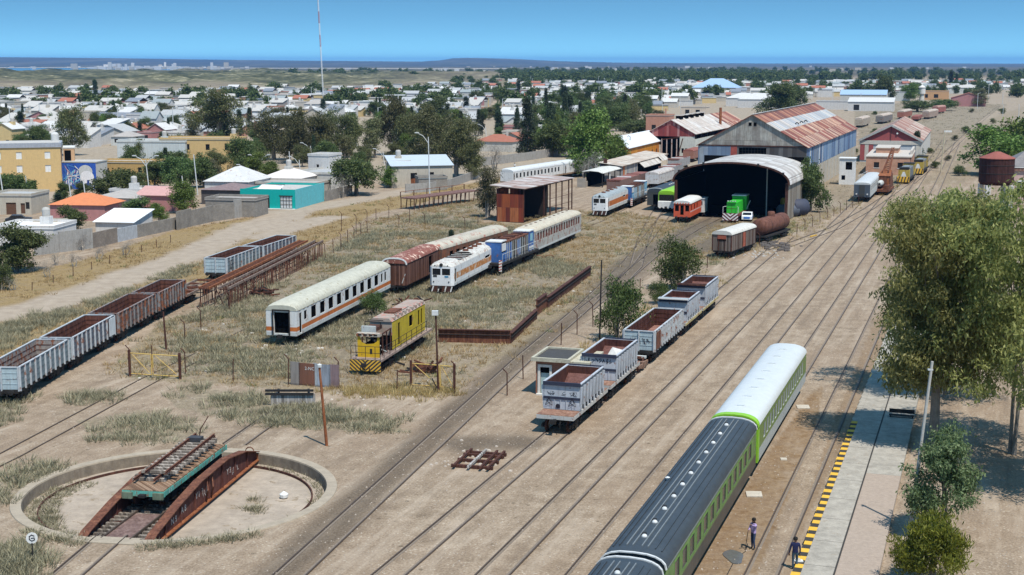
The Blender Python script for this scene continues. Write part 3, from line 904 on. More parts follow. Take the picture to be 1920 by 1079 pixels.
def boxbody(r, L, W, z0, ze, zr, side, roofm, door):
 mb = MB()
 y0, y1, a, b = door
 mb.holed((W / 2, 0, z0), (0, 1, 0), (0, 0, 1), L, ze - z0, [(y0, y1, a - z0, b - z0)], side, 0.1)
 mb.holed((-W / 2, L, z0), (0, -1, 0), (0, 0, 1), L, ze - z0, [], side)
 prof = [(-W / 2, z0), (W / 2, z0)] + [(x, z) for x, z in arc(W, ze, zr - 0.05)]
 mb.poly([(x, 0, z) for x, z in prof], side)
 mb.poly([(x, L, z) for x, z in prof], side, True)
 mb.poly([(-W / 2, 0, z0), (-W / 2, L, z0), (W / 2, L, z0), (W / 2, 0, z0)], IRON)
 for i in range(int(L / 1.5) + 1):
  y = min(L - 0.12, i * L / int(L / 1.5))
  for x in (W / 2, -W / 2 - 0.05): mb.box(x, x + 0.05, y, y + 0.1, z0, ze - 0.02, RUSTD)
 for x in (-W / 2, W / 2 - 0.1, -0.5, 0.4): mb.box(x, x + 0.1, -0.05, 0.0, z0, ze - 0.02, RUSTD)
 body = mb.build('body', r)
 mb = MB()
 mb.box(W / 2 - 0.3, W / 2 - 0.11, y0 - 0.1, y1 + 0.1, z0 + 0.1, ze - 0.1, HOLE)
 mb.build('doorway', body)
 rf = roof_loft(MB(), W + 0.16, L + 0.2, ze, zr, roofm, 1.0, 0.3, -0.1).build('roof', r, True)
 mb = MB()
 mb.box(-W / 2 + 0.1, W / 2 - 0.1, 0.05, L - 0.05, z0 - 0.22, z0 - 0.01, IRON)
 mb.build('underframe', r)
 bogie(r, L * 0.17); bogie(r, L * 0.83)
 coupler(r, 0); coupler(r, L, 1)
 return body, rf
def box_loco(r, L, W, z0, ze, zr, side, bands, roofm, front, stripe_from=2.2, hatch=None, label_plate=True):
 """full-width diesel body with a two-window nose at the near end"""
 mb = MB()
 nose = 0.35
 w2 = W / 2
 mb.holed((w2, nose, z0), (0, 1, 0), (0, 0, 1), L - nose, ze - z0, [(0.35, 0.95, 0.35, ze - z0 - 0.25), (L * 0.72, L * 0.84, 1.3, 1.62)], side, 0.08, [(a - z0, b - z0, m) for a, b, m in bands])
 mb.holed((-w2, L, z0), (0, -1, 0), (0, 0, 1), L - nose, ze - z0, [], side, 0.08, [(a - z0, b - z0, m) for a, b, m in bands])
 # nose: chamfered corners, windscreens
 wz0, wz1 = ze - 0.95 - z0, ze - 0.2 - z0
 mb.holed((-w2 + 0.3, 0, z0), (1, 0, 0), (0, 0, 1), W - 0.6, ze - z0, [(0.08, (W - 0.6) / 2 - 0.08, wz0, wz1), ((W - 0.6) / 2 + 0.08, W - 0.68, wz0, wz1)], front, 0.06)
 mb.poly([(-w2, nose, z0), (-w2 + 0.3, 0, z0), (-w2 + 0.3, 0, ze), (-w2, nose, ze)], front)
 mb.poly([(w2 - 0.3, 0, z0), (w2, nose, z0), (w2, nose, ze), (w2 - 0.3, 0, ze)], front)
 mb.poly([(w2, L, z0), (-w2, L, z0), (-w2, L, ze), (w2, L, ze)], side)
 mb.poly([(-w2, nose, z0), (-w2, L, z0), (w2, L, z0), (w2, nose, z0), (w2 - .3, 0, z0), (-w2 + .3, 0, z0)], IRON)
 body = mb.build('body', r)
 mb = MB()
 mb.box(-w2 + 0.1, w2 - 0.1, nose + 0.12, L - 0.1, z0 + 0.1, ze - 0.02, HOLE)
 mb.build('interior', r)
 for sx in (-1, 1):
  m2 = MB()
  x0, x1 = (0.08 - w2 + .3, -0.08) if sx < 0 else (0.08, w2 - .38)
  m2.poly([(x0, 0.05, z0 + wz0), (x1, 0.05, z0 + wz0), (x1, 0.05, z0 + wz1), (x0, 0.05, z0 + wz1)], GLASS)
  m2.build('windscreen', body)
 # roof with sloping shoulders and cab hump; the middle is open where the hatches are gone
 def sect(y, k, wk=1.0):
  return [Vector((x * wk, y, z)) for x, z in ((w2, ze), (w2 - 0.25, ze + 0.32 * k), (w2 - 0.8, ze + (zr - ze) * k), (-w2 + 0.8, ze + (zr - ze) * k), (-w2 + 0.25, ze + 0.32 * k), (-w2, ze))]
 h0, h1 = hatch or (L, L)
 mb = MB()
 mb.loft([sect(0.0, 0.3, 0.8), sect(nose, 0.7), sect(1.4, 1.0), sect(h0, 1.0)], roofm, False, False)
 mb.poly(sect(0.0, 0.3, 0.8), roofm)
 if hatch:
  for s in (0, 4): mb.loft([[sect(h0, 1)[s], sect(h0, 1)[s + 1]], [sect(h1, 1)[s], sect(h1, 1)[s + 1]]], roofm, False, False)
  mb.loft([sect(h1, 1.0), sect(L, 1.0)], roofm, False, False)
  for i in range(5): mb.beam((-w2 + 0.3, h0 + (h1 - h0) * i / 4, ze + 0.33), (w2 - 0.3, h0 + (h1 - h0) * i / 4, ze + 0.33), 0.1, 0.08, roofm)
 mb.poly(sect(L, 1.0), roofm, True)
 rf = mb.build('roof', r)
 mb = MB()
 if hatch:
  for i in range(5): mb.box(-0.8, 0.7, h0 + 0.4 + i * (h1 - h0) / 5.5, h0 + 0.8 + i * (h1 - h0) / 5.5, ze - 0.1, ze + 0.2 + 0.06 * (i % 3), (RUSTD, PALEG)[i % 2])
 if hatch: mb.build('engine_tops', rf)
 for i in range(4): MB().lathe([(0.01, 0.22), (0.35, 0.2), (0.38, 0.0)], (0, h1 + 0.8 + i * (L - h1 - 1) / 4.2 if hatch else 3 + i * 3, zr), RUST, 12).build('roof_fan', rf)
 mb = MB()
 mb.lathe([(0.2, 0.0), (0.2, -0.12), (0.14, -0.14)], (0, 0.06, ze + 0.22), IRON, 12, 'y')
 for x in (-0.75, 0.75): mb.lathe([(0.08, 0), (0.08, -0.1), (0.02, -0.12)], (x, 0.1, ze + 0.12), IRON, 8, 'y')
 for x in (-0.9, 0.9): mb.lathe([(0.08, 0), (0.08, -0.05), (0.02, -0.06)], (x, 0.0, z0 + 0.45), IRON, 8, 'y')
 mb.build('headlamp', r)
 mb = MB()
 mb.box(-0.95, -0.5, -0.03, -0.004, z0 + 1.0, z0 + 1.2, IRON)
 if label_plate: mb.box(0.4, 0.85, -0.02, -0.004, z0 + 0.95, z0 + 1.15, flat('blue_plate', (0.06, 0.22, 0.36)))
 mb.build('number_plate', body)
 mb = MB()
 mb.box(-1.2, 1.2, 0.02, 0.12, 0.35, z0 - 0.01, RUSTD)
 for x in (-1.2, -0.5, 0.3, 1.0): mb.poly([(x, 0.014, 0.35), (x + 0.15, 0.014, 0.35), (x + 0.35, 0.014, z0 - 0.05), (x + 0.2, 0.014, z0 - 0.05)], WHITE)
 mb.build('cow_catcher', r)
 mb = MB()
 mb.box(-0.9, 0.9, L * 0.36, L * 0.64, 0.4, z0 - 0.01, IRON)
 mb.build('fuel_tank', r)
 bogie(r, L * 0.18, wb=2.6); bogie(r, L * 0.82, wb=2.6)
 coupler(r, 0)
 return body, rf
def loco_white():
 r = veh('diesel_locomotive', (850, 537), 1.05, 2.85, 14.2, 'abandoned white diesel locomotive with an orange band and roof hatches missing', 'locomotive')
 box_loco(r, 18.5, 2.85, 1.05, 3.2, 3.75, WHT, ((1.75, 2.45, paint('patchy_orange', (0.50, 0.20, 0.05), 0.2, 0.32, 0.7, 0.3, (0.42, 0.36, 0.3))), (1.05, 1.3, PALEG)), paint('dirty_white_roof', (0.55, 0.53, 0.48), 0.12, 0.22, 0.7, 0.3, streak=False), paint('bright_white', (0.74, 0.74, 0.73), 0.05, 0.04, 0.5, 0.12), hatch=(3.4, 9.2))
def loco_depot():
 r = veh('diesel_locomotive', (1139, 396), 1.05, 2.85, 17.2, 'white and orange diesel locomotive with a grey roof standing beside the lean-to', 'locomotive')
 box_loco(r, 16.0, 2.85, 1.05, 3.3, 3.85, WHT, ((1.7, 2.6, ORS), (1.05, 1.5, PALEG)), paint('blue_grey_roof', (0.30, 0.34, 0.35), 0.12, 0.1, 0.7, 0.3, streak=False), paint('bright_white', (0.74, 0.74, 0.73)), label_plate=False)
def hood_loco(r, L, hood, side2, roofm, cabm, chev, open_ribs=True):
 """derelict hood unit: frame, cabs at both ends, hood with its doors gone"""
 z0 = 1.25
 mb = MB()
 mb.box(-1.4, 1.4, 0, L, z0 - 0.25, z0, IRON)
 fr = mb.build('frame', r)
 mb = MB()
 mb.box(-1.35, -1.0, -0.05, 0.0, 0.45, z0 + 0.4, WHITE)
 mb.box(1.05, 1.42, -0.05, 0.0, 0.45, z0 + 0.35, WHITE)
 for i in range(4): mb.poly([(1.05, -0.054, 0.5 + i * .3), (1.42, -0.054, 0.62 + i * .3), (1.42, -0.054, 0.74 + i * .3), (1.05, -0.054, 0.62 + i * .3)], chev)
 mb.build('striped_end_plate', r)
 mb = MB()
 mb.box(-1.05, 1.05, 0.9, 1.05, z0, 3.3, cabm); mb.box(-1.05, -0.95, 1.05, 3.0, z0, 3.3, cabm); mb.box(0.95, 1.05, 1.05, 3.0, z0, 2.2, hood)
 mb.box(-1.05, 1.05, 0.85, 3.0, 3.3, 3.4, side2)
 cab = mb.build('cab', r)
 mb = MB()
 mb.box(0.94, 1.06, 1.2, 2.8, 2.35, 3.1, side2)
 mb.build('window', cab)
 mb = MB()
 mb.box(-0.8, 0.8, 3.0, L - 3.4, z0 + 0.02, 3.1, HOLE)
 n = int((L - 6.4) / 0.72)
 rr = random.Random(5)
 for i in range(n):
  y = 3.0 + i * (L - 6.4) / n
  m = (hood, IRON, side2, RUSTD, hood)[rr.randrange(5)]
  k = rr.uniform(0.35, 0.62)
  for s in (-1, 1): mb.box(s * 0.97 - 0.04, s * 0.97 + 0.04, y, y + k, z0 + 0.05, 3.05 - rr.uniform(0, .15), m)
  mb.box(0.9, 1.08, y + k, y + k + 0.05, z0, 3.1, PALEG)
 mb.build('engine_hood', r)
 mb = MB()
 mb.box(-1.05, 1.05, 3.0, L - 3.4, 3.1, 3.22, roofm)
 for i in range(5): mb.box(-0.7, 0.7, 3.4 + i * (L - 7.2) / 5, 4.2 + i * (L - 7.2) / 5, 3.22, 3.4, (RUSTD, RUST)[i % 2])
 mb.build('roof', r)
 mb = MB()
 mb.box(-1.05, 1.05, L - 3.3, L - 1.2, z0, 3.35, hood)
 mb.box(-1.1, 1.1, L - 3.4, L - 1.1, 3.35, 3.45, side2)
 mb.box(1.052, 1.07, L - 2.7, L - 1.7, 2.3, 3.1, flat('pale_blue_panel', (0.25, 0.45, 0.5)))
 mb.box(1.052, 1.075, L - 3.2, L - 1.3, 1.35, 1.75, WHITE)
 mb.build('cab', r)
 mb = MB()
 for i in range(int(L / 1.3)):
  y = 0.4 + i * 1.3
  mb.tube((1.38, y, z0), (1.38, y, z0 + 0.9), 0.025, PALEG, 5)
 mb.tube((1.38, 0.4, z0 + 0.9), (1.38, L - 0.6, z0 + 0.9), 0.025, PALEG, 5)
 mb.build('handrail', r)
 mb = MB()
 mb.box(-1.0, 1.0, L * 0.36, L * 0.6, 0.35, z0 - 0.26, IRON)
 mb.build('fuel_tank', r)
 bogie(r, L * 0.2, wb=2.8); bogie(r, L * 0.8, wb=2.8)
 coupler(r, 0)
BLUE = paint('faded_blue', (0.04, 0.13, 0.36), 0.2, 0.12, 0.6, 0.3)
SKYB = paint('sky_blue', (0.16, 0.40, 0.60), 0.15, 0.1, 0.6, 0.3)
REDC = flat('chevron_red', (0.36, 0.06, 0.04))
def loco_blue():
 h = R(15.5)
 r = veh('hood_locomotive', (941, 509), 0.6, 2.84, 18.2, 'gutted blue hood locomotive with red rusty roof and white posts along its side', 'locomotive')
 hood_loco(r, 15.5, BLUE, WHT, RUST, BLUE, REDC); r.scale.z = 1.22
def loco_blue_depot():
 r = veh('hood_locomotive', (1186, 382), 0.9, 2.84, 17.2, 'blue and turquoise hood locomotive coupled behind the white one by the lean-to', 'locomotive')
 hood_loco(r, 15.5, SKYB, WHT, RUSTD, BLUE, REDC); r.scale.z = 1.15
def rust_coach():
 r = veh('skeletal_coach', (1002, 472), 0.95, 3.0, 17.6, 'gutted rusty coach with a row of empty window openings and cream roof', 'passenger coach')
 L = 24.5
 sd = paint('bare_patched_side', (0.42, 0.41, 0.37), 0.15, 0.3, 0.8, 0.4, (0.17, 0.065, 0.045))
 wins = win_row(1.2, L - 0.8, 17, 0.98, 2.25, 3.3)
 body, rf = coach(r, L, side=sd, bands=((0.95, 1.25, PALEG),), roofm=paint('cream_rust_roof', (0.50, 0.45, 0.35), 0.12, 0.12, 0.85, 0.3, (0.26, 0.12, 0.08), streak=False), wins=wins, glass=False, ze=3.55, zr=4.15, lining=rustm('rust_lining', (0.16, 0.06, 0.045), (0.26, 0.11, 0.08)), endm=flat('grey_end', (0.27, 0.28, 0.28)))
 mb = MB()
 for i in range(10): mb.box(-0.35, -0.05, 1.5 + i * 2.3, 1.9 + i * 2.3, 4.12, 4.2, RUSTD)
 mb.build('roof_vents', rf)
 mb = MB()
 mb.box(-0.5, 0.5, -0.05, -0.004, 1.1, 3.1, BLUE); mb.box(0.9, 1.5, -0.02, -0.004, 1.0, 2.6, PALEG)
 mb.build('end_panel', body)
def yellow_loco():
 r = veh('yellow_locomotive', (715, 690), 0.7, 2.8, 13.4, 'derelict yellow locomotive with its front hood torn open and striped skirt', 'locomotive')
 ye = paint('dull_yellow', (0.48, 0.36, 0.02), 0.15, 0.1, 0.6, 0.3, (0.2, 0.12, 0.05))
 pk = paint('pink_primer', (0.37, 0.30, 0.25), 0.15, 0.28, 0.85, 0.35, (0.3, 0.12, 0.09), streak=False)
 L, z0 = 15.0, 1.35
 mb = MB()
 mb.box(-1.4, 1.4, 0.0, L, z0 - 0.2, z0, rustm('pale_sill', (0.27, 0.2, 0.17), (0.4, 0.33, 0.29)))
 mb.build('frame', r)
 # chevron skirt
 mb = MB()
 mb.box(-1.38, 1.38, -0.06, 0.0, 0.35, z0 - 0.02, BLK)
 chevrons(mb, 1.37, 0.36, z0 - 0.04, -0.066, YEL)
 mb.build('striped_skirt', r)
 # front face with the torn arched opening
 yf = paint('bright_yellow', (0.62, 0.38, 0.015), 0.1, 0.05, 0.5, 0.2)
 mb = MB()
 Y0 = 0.85
 fw = 0.98
 pts = [(-fw, 3.15), (-fw, z0), (fw, z0), (fw, 3.15), (0.8, 3.1), (0.75, 2.75), (0.45, 2.55), (-0.2, 2.48), (-0.6, 2.65), (-0.75, 2.95), (-0.78, 3.1)]
 mb.poly([(x, Y0, z) for x, z in pts], yf)
 mb.poly([(x, Y0 + 0.06, z) for x, z in pts], BLK, True)
 mb.box(0.12, 0.32, Y0 - 0.012, Y0 - 0.003, 1.65, 2.1, IRON)
 fp = mb.build('front_panel', r)
 mb = MB()
 mb.box(-fw - 0.06, fw + 0.06, Y0 - 0.12, Y0 + 0.5, 3.15, 3.42, paint('bare_cap', (0.5, 0.46, 0.38), 0.2, 0.3))
 for x in (-0.72, -0.24, 0.24, 0.66): mb.box(x - 0.16, x + 0.16, Y0 - 0.13, Y0 - 0.121, 3.22, 3.37, IRON)
 mb.build('lamp_box', fp)
 # open engine bay
 mb = MB()
 rr = random.Random(9)
 mb.box(-0.75, 0.6, 1.5, 4.0, z0, 2.3, HOLE)
 for s in (-0.9, 0.9):
  for y in (1.0, 1.9, 3.0, 4.1): mb.beam((s, y, z0), (s, y, 3.2), 0.09, 0.09, RUSTD)
  mb.beam((s, 1.0, 3.2), (s, 4.2, 3.3), 0.09, 0.09, RUSTD)
 for q in range(16): mb.beam((rr.uniform(-.8, .9), rr.uniform(1.1, 3.9), rr.uniform(1.5, 2.6)), (rr.uniform(-.7, 1.0), rr.uniform(1.1, 3.9), rr.uniform(1.5, 3.0)), 0.1, 0.1, (RUSTD, IRON, PALEG, IRON)[q % 4])
 mb.box(-0.9, 0.2, 1.9, 3.9, 3.3, 3.62, RUSTD)
 mb.box(-0.95, 0.3, 1.8, 2.0, 3.3, 3.85, PALEG)
 for y in (2.6, 3.3): mb.beam((-0.9, y, 4.1), (0.5, y, 4.1), 0.06, 0.06, IRON)
 for x in (-0.9, 0.5): mb.beam((x, 2.6, 3.6), (x, 2.6, 4.1), 0.06, 0.06, IRON)
 mb.build('engine_wreckage', r)
 # long hood
 mb = MB()
 a, b = 4.2, 14.0
 mb.holed((1.0, a, z0), (0, 1, 0), (0, 0, 1), b - a, 2.5, [(1.7, 2.3, 0.1, 2.1), (4.9, 6.0, 1.15, 2.15), (7.6, 8.15, 0.8, 2.2), (8.5, 9.0, 0.8, 2.2)], ye, 0.08)
 mb.holed((-1.0, b, z0), (0, -1, 0), (0, 0, 1), b - a, 2.5, [], ye)
 mb.poly([(-1, a, z0 + 1.3), (1, a, z0 + 1.3), (1, a, z0 + 2.5), (-1, a, z0 + 2.5)], paint('pink_primer')); mb.poly([(-1, a, z0), (1, a, z0), (1, a, z0 + 1.3), (-1, a, z0 + 1.3)], HOLE)
 mb.poly([(1, b, z0), (-1, b, z0), (-1, b, z0 + 2.5), (1, b, z0 + 2.5)], ye)
 hd = mb.build('long_hood', r)
 mb = MB()
 mb.box(-0.88, 0.88, a + 0.1, b - 0.1, z0, z0 + 2.45, HOLE)
 mb.build('interior', hd)
 mb = MB()
 z1 = z0 + 2.5
 mb.loft([[Vector((1.04, y, z1)), Vector((0.72, y, z1 + 0.3)), Vector((-0.72, y, z1 + 0.3)), Vector((-1.04, y, z1))] for y in (a - 0.1, b + 0.05)], pk, True, False)
 mb.box(-0.5, 0.5, a + 2.2, a + 4.4, z1 + 0.3, z1 + 0.44, RUST)
 for i in range(9): mb.box(0.74, 1.02, a + 0.6 + i * 1.05, a + 1.0 + i * 1.05, z1 + 0.1, z1 + 0.3, pk)
 mb.tube((0.9, a + 1, z1 + 0.45), (0.9, a + 5, z1 + 0.5), 0.03, RUSTD, 5)
 mb.build('roof', r)
 mb = MB()
 for i in range(9): mb.tube((1.33, 1.0 + i * 1.55, z0), (1.33, 1.0 + i * 1.55, z0 + 0.95), 0.028, IRON, 5)
 for z in (0.5, 0.95): mb.tube((1.33, 1.0, z0 + z), (1.33, 13.4, z0 + z), 0.025, IRON, 5)
 for x in (-1.3, -0.85, 0.0, 0.85, 1.3): mb.tube((x, 0.05, z0), (x, 0.05, z0 + 1.1), 0.028, IRON, 5)
 for z in (0.55, 1.1): mb.tube((-1.3, 0.05, z0 + z), (1.3, 0.05, z0 + z), 0.025, IRON, 5)
 mb.build('handrail', r)
 bogie(r, 3.2, wb=2.6); bogie(r, 12.0, wb=2.6)
 coupler(r, 0)
# ------------------------------------------------------------- open wagons
def gondola(root, L, H, out, inn, W=2.75, rib=None, z0=1.15, ribs=9, floor=None, endm=None, buffers=True, bogies=True, broken=0, tq=0.07, horizontal=False):
 w = W / 2
 def wall(mb, P, U, N, l, seed, rb, mo, miss=()):
  """P corner at floor, U along, N outward"""
  P, U, N = Vector(P), Vector(U), Vector(N)
  Z = Vector((0, 0, 1))
  def slab(a, b, c, d, e, f, m):
   vs = [P + U * x + N * y + Z * z for z in (e, f) for x, y in ((a, c), (b, c), (b, d), (a, d))]
   mb.faces(vs, [(3, 2, 1, 0), (4, 5, 6, 7), (0, 1, 5, 4), (1, 2, 6, 5), (2, 3, 7, 6), (3, 0, 4, 7)] if U.cross(N).z > 0 else [(0, 1, 2, 3), (7, 6, 5, 4), (4, 5, 1, 0), (5, 6, 2, 1), (6, 7, 3, 2), (7, 4, 0, 3)], m)
  slab(0, l, -tq / 2, 0.0, 0, H, mo)
  slab(0.01, l - 0.01, -tq, -tq / 2 - 0.002, 0.01, H - 0.01, inn)
  slab(-0.02, l + 0.02, -tq - 0.02, 0.06, H, H + 0.07, rib or RIB)
  for i in range(rb + 1):
   x = i * (l - 0.09) / rb
   if i in miss: continue
   slab(x, x + 0.1, 0.002, 0.13, -0.12, H - 0.004, rib or RIB)
   slab(x + 0.01, x + 0.08, -tq - 0.03, -tq - 0.002, 0.0, H - 0.02, inn)
  for k in range(1, 4):
   slab(0.1, l - 0.1, 0.003, 0.025, H * k / 4 - 0.02, H * k / 4 + 0.02, mo)
   slab(0.1, l - 0.1, -tq - 0.02, -tq - 0.004, H * k / 4 - 0.03, H * k / 4 + 0.03, RUSTD)
 for nm, P, U, N, l, rb, mo in (('side_wall', (w, 0, z0), (0, 1, 0), (1, 0, 0), L, ribs, out), ('side_wall', (-w, 0, z0), (0, 1, 0), (-1, 0, 0), L, ribs, out),
   ('end_wall', (-w, 0, z0), (1, 0, 0), (0, -1, 0), W, 2, endm or out), ('end_wall', (-w, L, z0), (1, 0, 0), (0, 1, 0), W, 2, endm or out)):
  mb = MB()
  wall(mb, P, U, N, l, 0, rb, mo)
  mb.build(nm, root)
 mb = MB()
 mb.box(-w + 0.1, w - 0.1, 0.1, L - 0.1, z0 - 0.06, z0 + 0.05, floor or RUST)
 mb.build('floor', root)
 mb = MB()
 mb.box(-w + 0.06, w - 0.06, -0.1, L + 0.1, z0 - 0.3, z0 - 0.065, IRON)
 mb.box(-0.35, 0.35, 0, L, z0 - 0.5, z0 - 0.3, IRON)
 mb.build('underframe', root)
 bogie(root, L * 0.17); bogie(root, L * 0.83)
 if buffers:
  for x in (-0.88, 0.88):
   mb = MB()
   mb.lathe([(0.09, 0), (0.09, -0.4), (0.24, -0.42), (0.22, -0.5), (0.01, -0.52)], (x, -0.1, z0 - 0.12), IRON, 12, 'y')
   mb.build('buffer', root)
 coupler(root, 0, -1, z0 - 0.2)
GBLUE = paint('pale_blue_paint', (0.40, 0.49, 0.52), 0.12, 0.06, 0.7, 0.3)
GGREY = paint('grey_blue_shaded', (0.115, 0.13, 0.155), 0.15, 0.2, 0.75, 0.35)  # grey blue darkened, shade on the panels put into the colour
INRUST = rustm('wagon_inside_rust', (0.12, 0.05, 0.036), (0.2, 0.09, 0.065))
GSIDE = paint('shaded_blue_side', (0.17, 0.215, 0.235), 0.15, 0.1, 0.7, 0.3)  # darker copy of the pale blue, side shade painted in
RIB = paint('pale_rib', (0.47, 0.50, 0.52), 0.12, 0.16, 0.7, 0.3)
GREYIN = paint('faded_inside', (0.30, 0.28, 0.26), 0.15, 0.4, 0.8, 0.4)
def gondolas():
 grp = 'open gondola wagons on the old siding'
 H = 1.72
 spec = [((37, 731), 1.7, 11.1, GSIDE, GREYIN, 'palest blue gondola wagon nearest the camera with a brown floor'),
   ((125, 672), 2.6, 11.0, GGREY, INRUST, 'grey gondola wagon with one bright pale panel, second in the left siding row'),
   ((198, 632), 3.4, 11.3, paint('rust_grey', (0.10, 0.095, 0.095), 0.2, 0.42, 0.8, 0.4), INRUST, 'dark gondola wagon with a rust red front end, third in the left siding row'),
   ((265, 592), 4.6, 8.8, paint('rust_grey_dark', (0.085, 0.08, 0.08), 0.2, 0.4, 0.8, 0.4), INRUST, 'darkest rusty gondola wagon coupled to the empty flat frame')]
 p = None
 for k, (px, hd, L, o, i, lab) in enumerate(spec):
  if p is None:
   r = veh('gondola_wagon', px, 1.15, 2.75, hd, lab, 'open wagon', grp)
  else:
   r = empty('gondola_wagon', p, -R(hd), lab, 'open wagon', grp)
  p = r.location + Vector((math.sin(R(hd + .6)), math.cos(R(hd + .6)), 0)) * (L + 0.75)
  gondola(r, L, H, o, i, ribs=10, floor=rustm('brown_floor', (0.2, 0.11, 0.085), (0.3, 0.2, 0.16)) if k == 0 else INRUST, endm=(GBLUE, GBLUE, RUST, GGREY)[k], rib=paint('rusty_rib', (0.26, 0.25, 0.25), 0.2, 0.4, 0.8, 0.4) if k > 1 else None)
  if k == 1:
   mb = MB()
   mb.box(1.49, 1.53, 9.2, 10.8, 1.2, 2.8, paint('pale_door', (0.6, 0.63, 0.64), 0.08))
   mb.build('pale_side_door', r)
 r = empty('bare_flat_wagon', p, -R(5.5), 'empty rusty flat wagon frame at the far end of the gondola row', 'flat wagon')
 mb = MB()
 L = 11
 for x in (-1.3, 1.15): mb.box(x, x + 0.15, 0, L, 0.95, 1.2, rustm('bleached_rust', (0.2, 0.15, 0.12), (0.34, 0.28, 0.24)))
 for i in range(5): mb.box(-1.15, 1.15, i * (L - .2) / 4, i * (L - .2) / 4 + 0.2, 0.96, 1.19, RUST)
 for i in range(2): mb.beam((-1.1, i * 5 + .3, 1.1), (1.1, i * 5 + 4.7, 1.1), 0.12, 0.1, rustm('bleached_rust'))
 mb.box(-1.15, 1.15, 0.2, 5, 0.9, 0.955, RUST)
 mb.build('frame', r)
 bogie(r, 1.8); bogie(r, 8.2); coupler(r, L, 1)
 g2 = 'pair of pale blue gondola wagons'
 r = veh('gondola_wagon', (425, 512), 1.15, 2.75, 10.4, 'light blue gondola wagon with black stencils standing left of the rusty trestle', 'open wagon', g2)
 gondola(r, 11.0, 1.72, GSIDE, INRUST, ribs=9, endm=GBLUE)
 mb = MB()
 for y in (1.1, 1.55, 8.7): mb.stroke((1.5, 0, 0), (0, 1, 0), (0, 0, 1), [(y - .1, 1.4), (y - .1, 2.5), (y + .25, 2.5), (y + .25, 2.0), (y - .05, 1.95), (y + .2, 1.4)], 0.09, BLK, 0.02)
 mb.build('stencils', r)
 q = r.location + Vector((math.sin(R(12)), math.cos(R(12)), 0)) * 11.7
 r = empty('gondola_wagon', q, -R(12.5), 'darker blue grey gondola wagon coupled beyond the light blue stencilled one', 'open wagon', g2)
 gondola(r, 11.4, 1.72, GGREY, INRUST, ribs=9)
HSIDE = paint('hopper_side_shaded', (0.27, 0.295, 0.325), 0.14, 0.05, 0.7, 0.3)  # panels darker than the ribs, shadow between ribs put into the colour
HGREY = paint('hopper_grey', (0.46, 0.49, 0.53), 0.1, 0.05, 0.65, 0.28)
HIN = rustm('hopper_inside', (0.08, 0.03, 0.023), (0.125, 0.055, 0.043))
NAVY = flat('navy_band', (0.03, 0.035, 0.06))
INK = flat('spray_paint', (0.02, 0.02, 0.03))
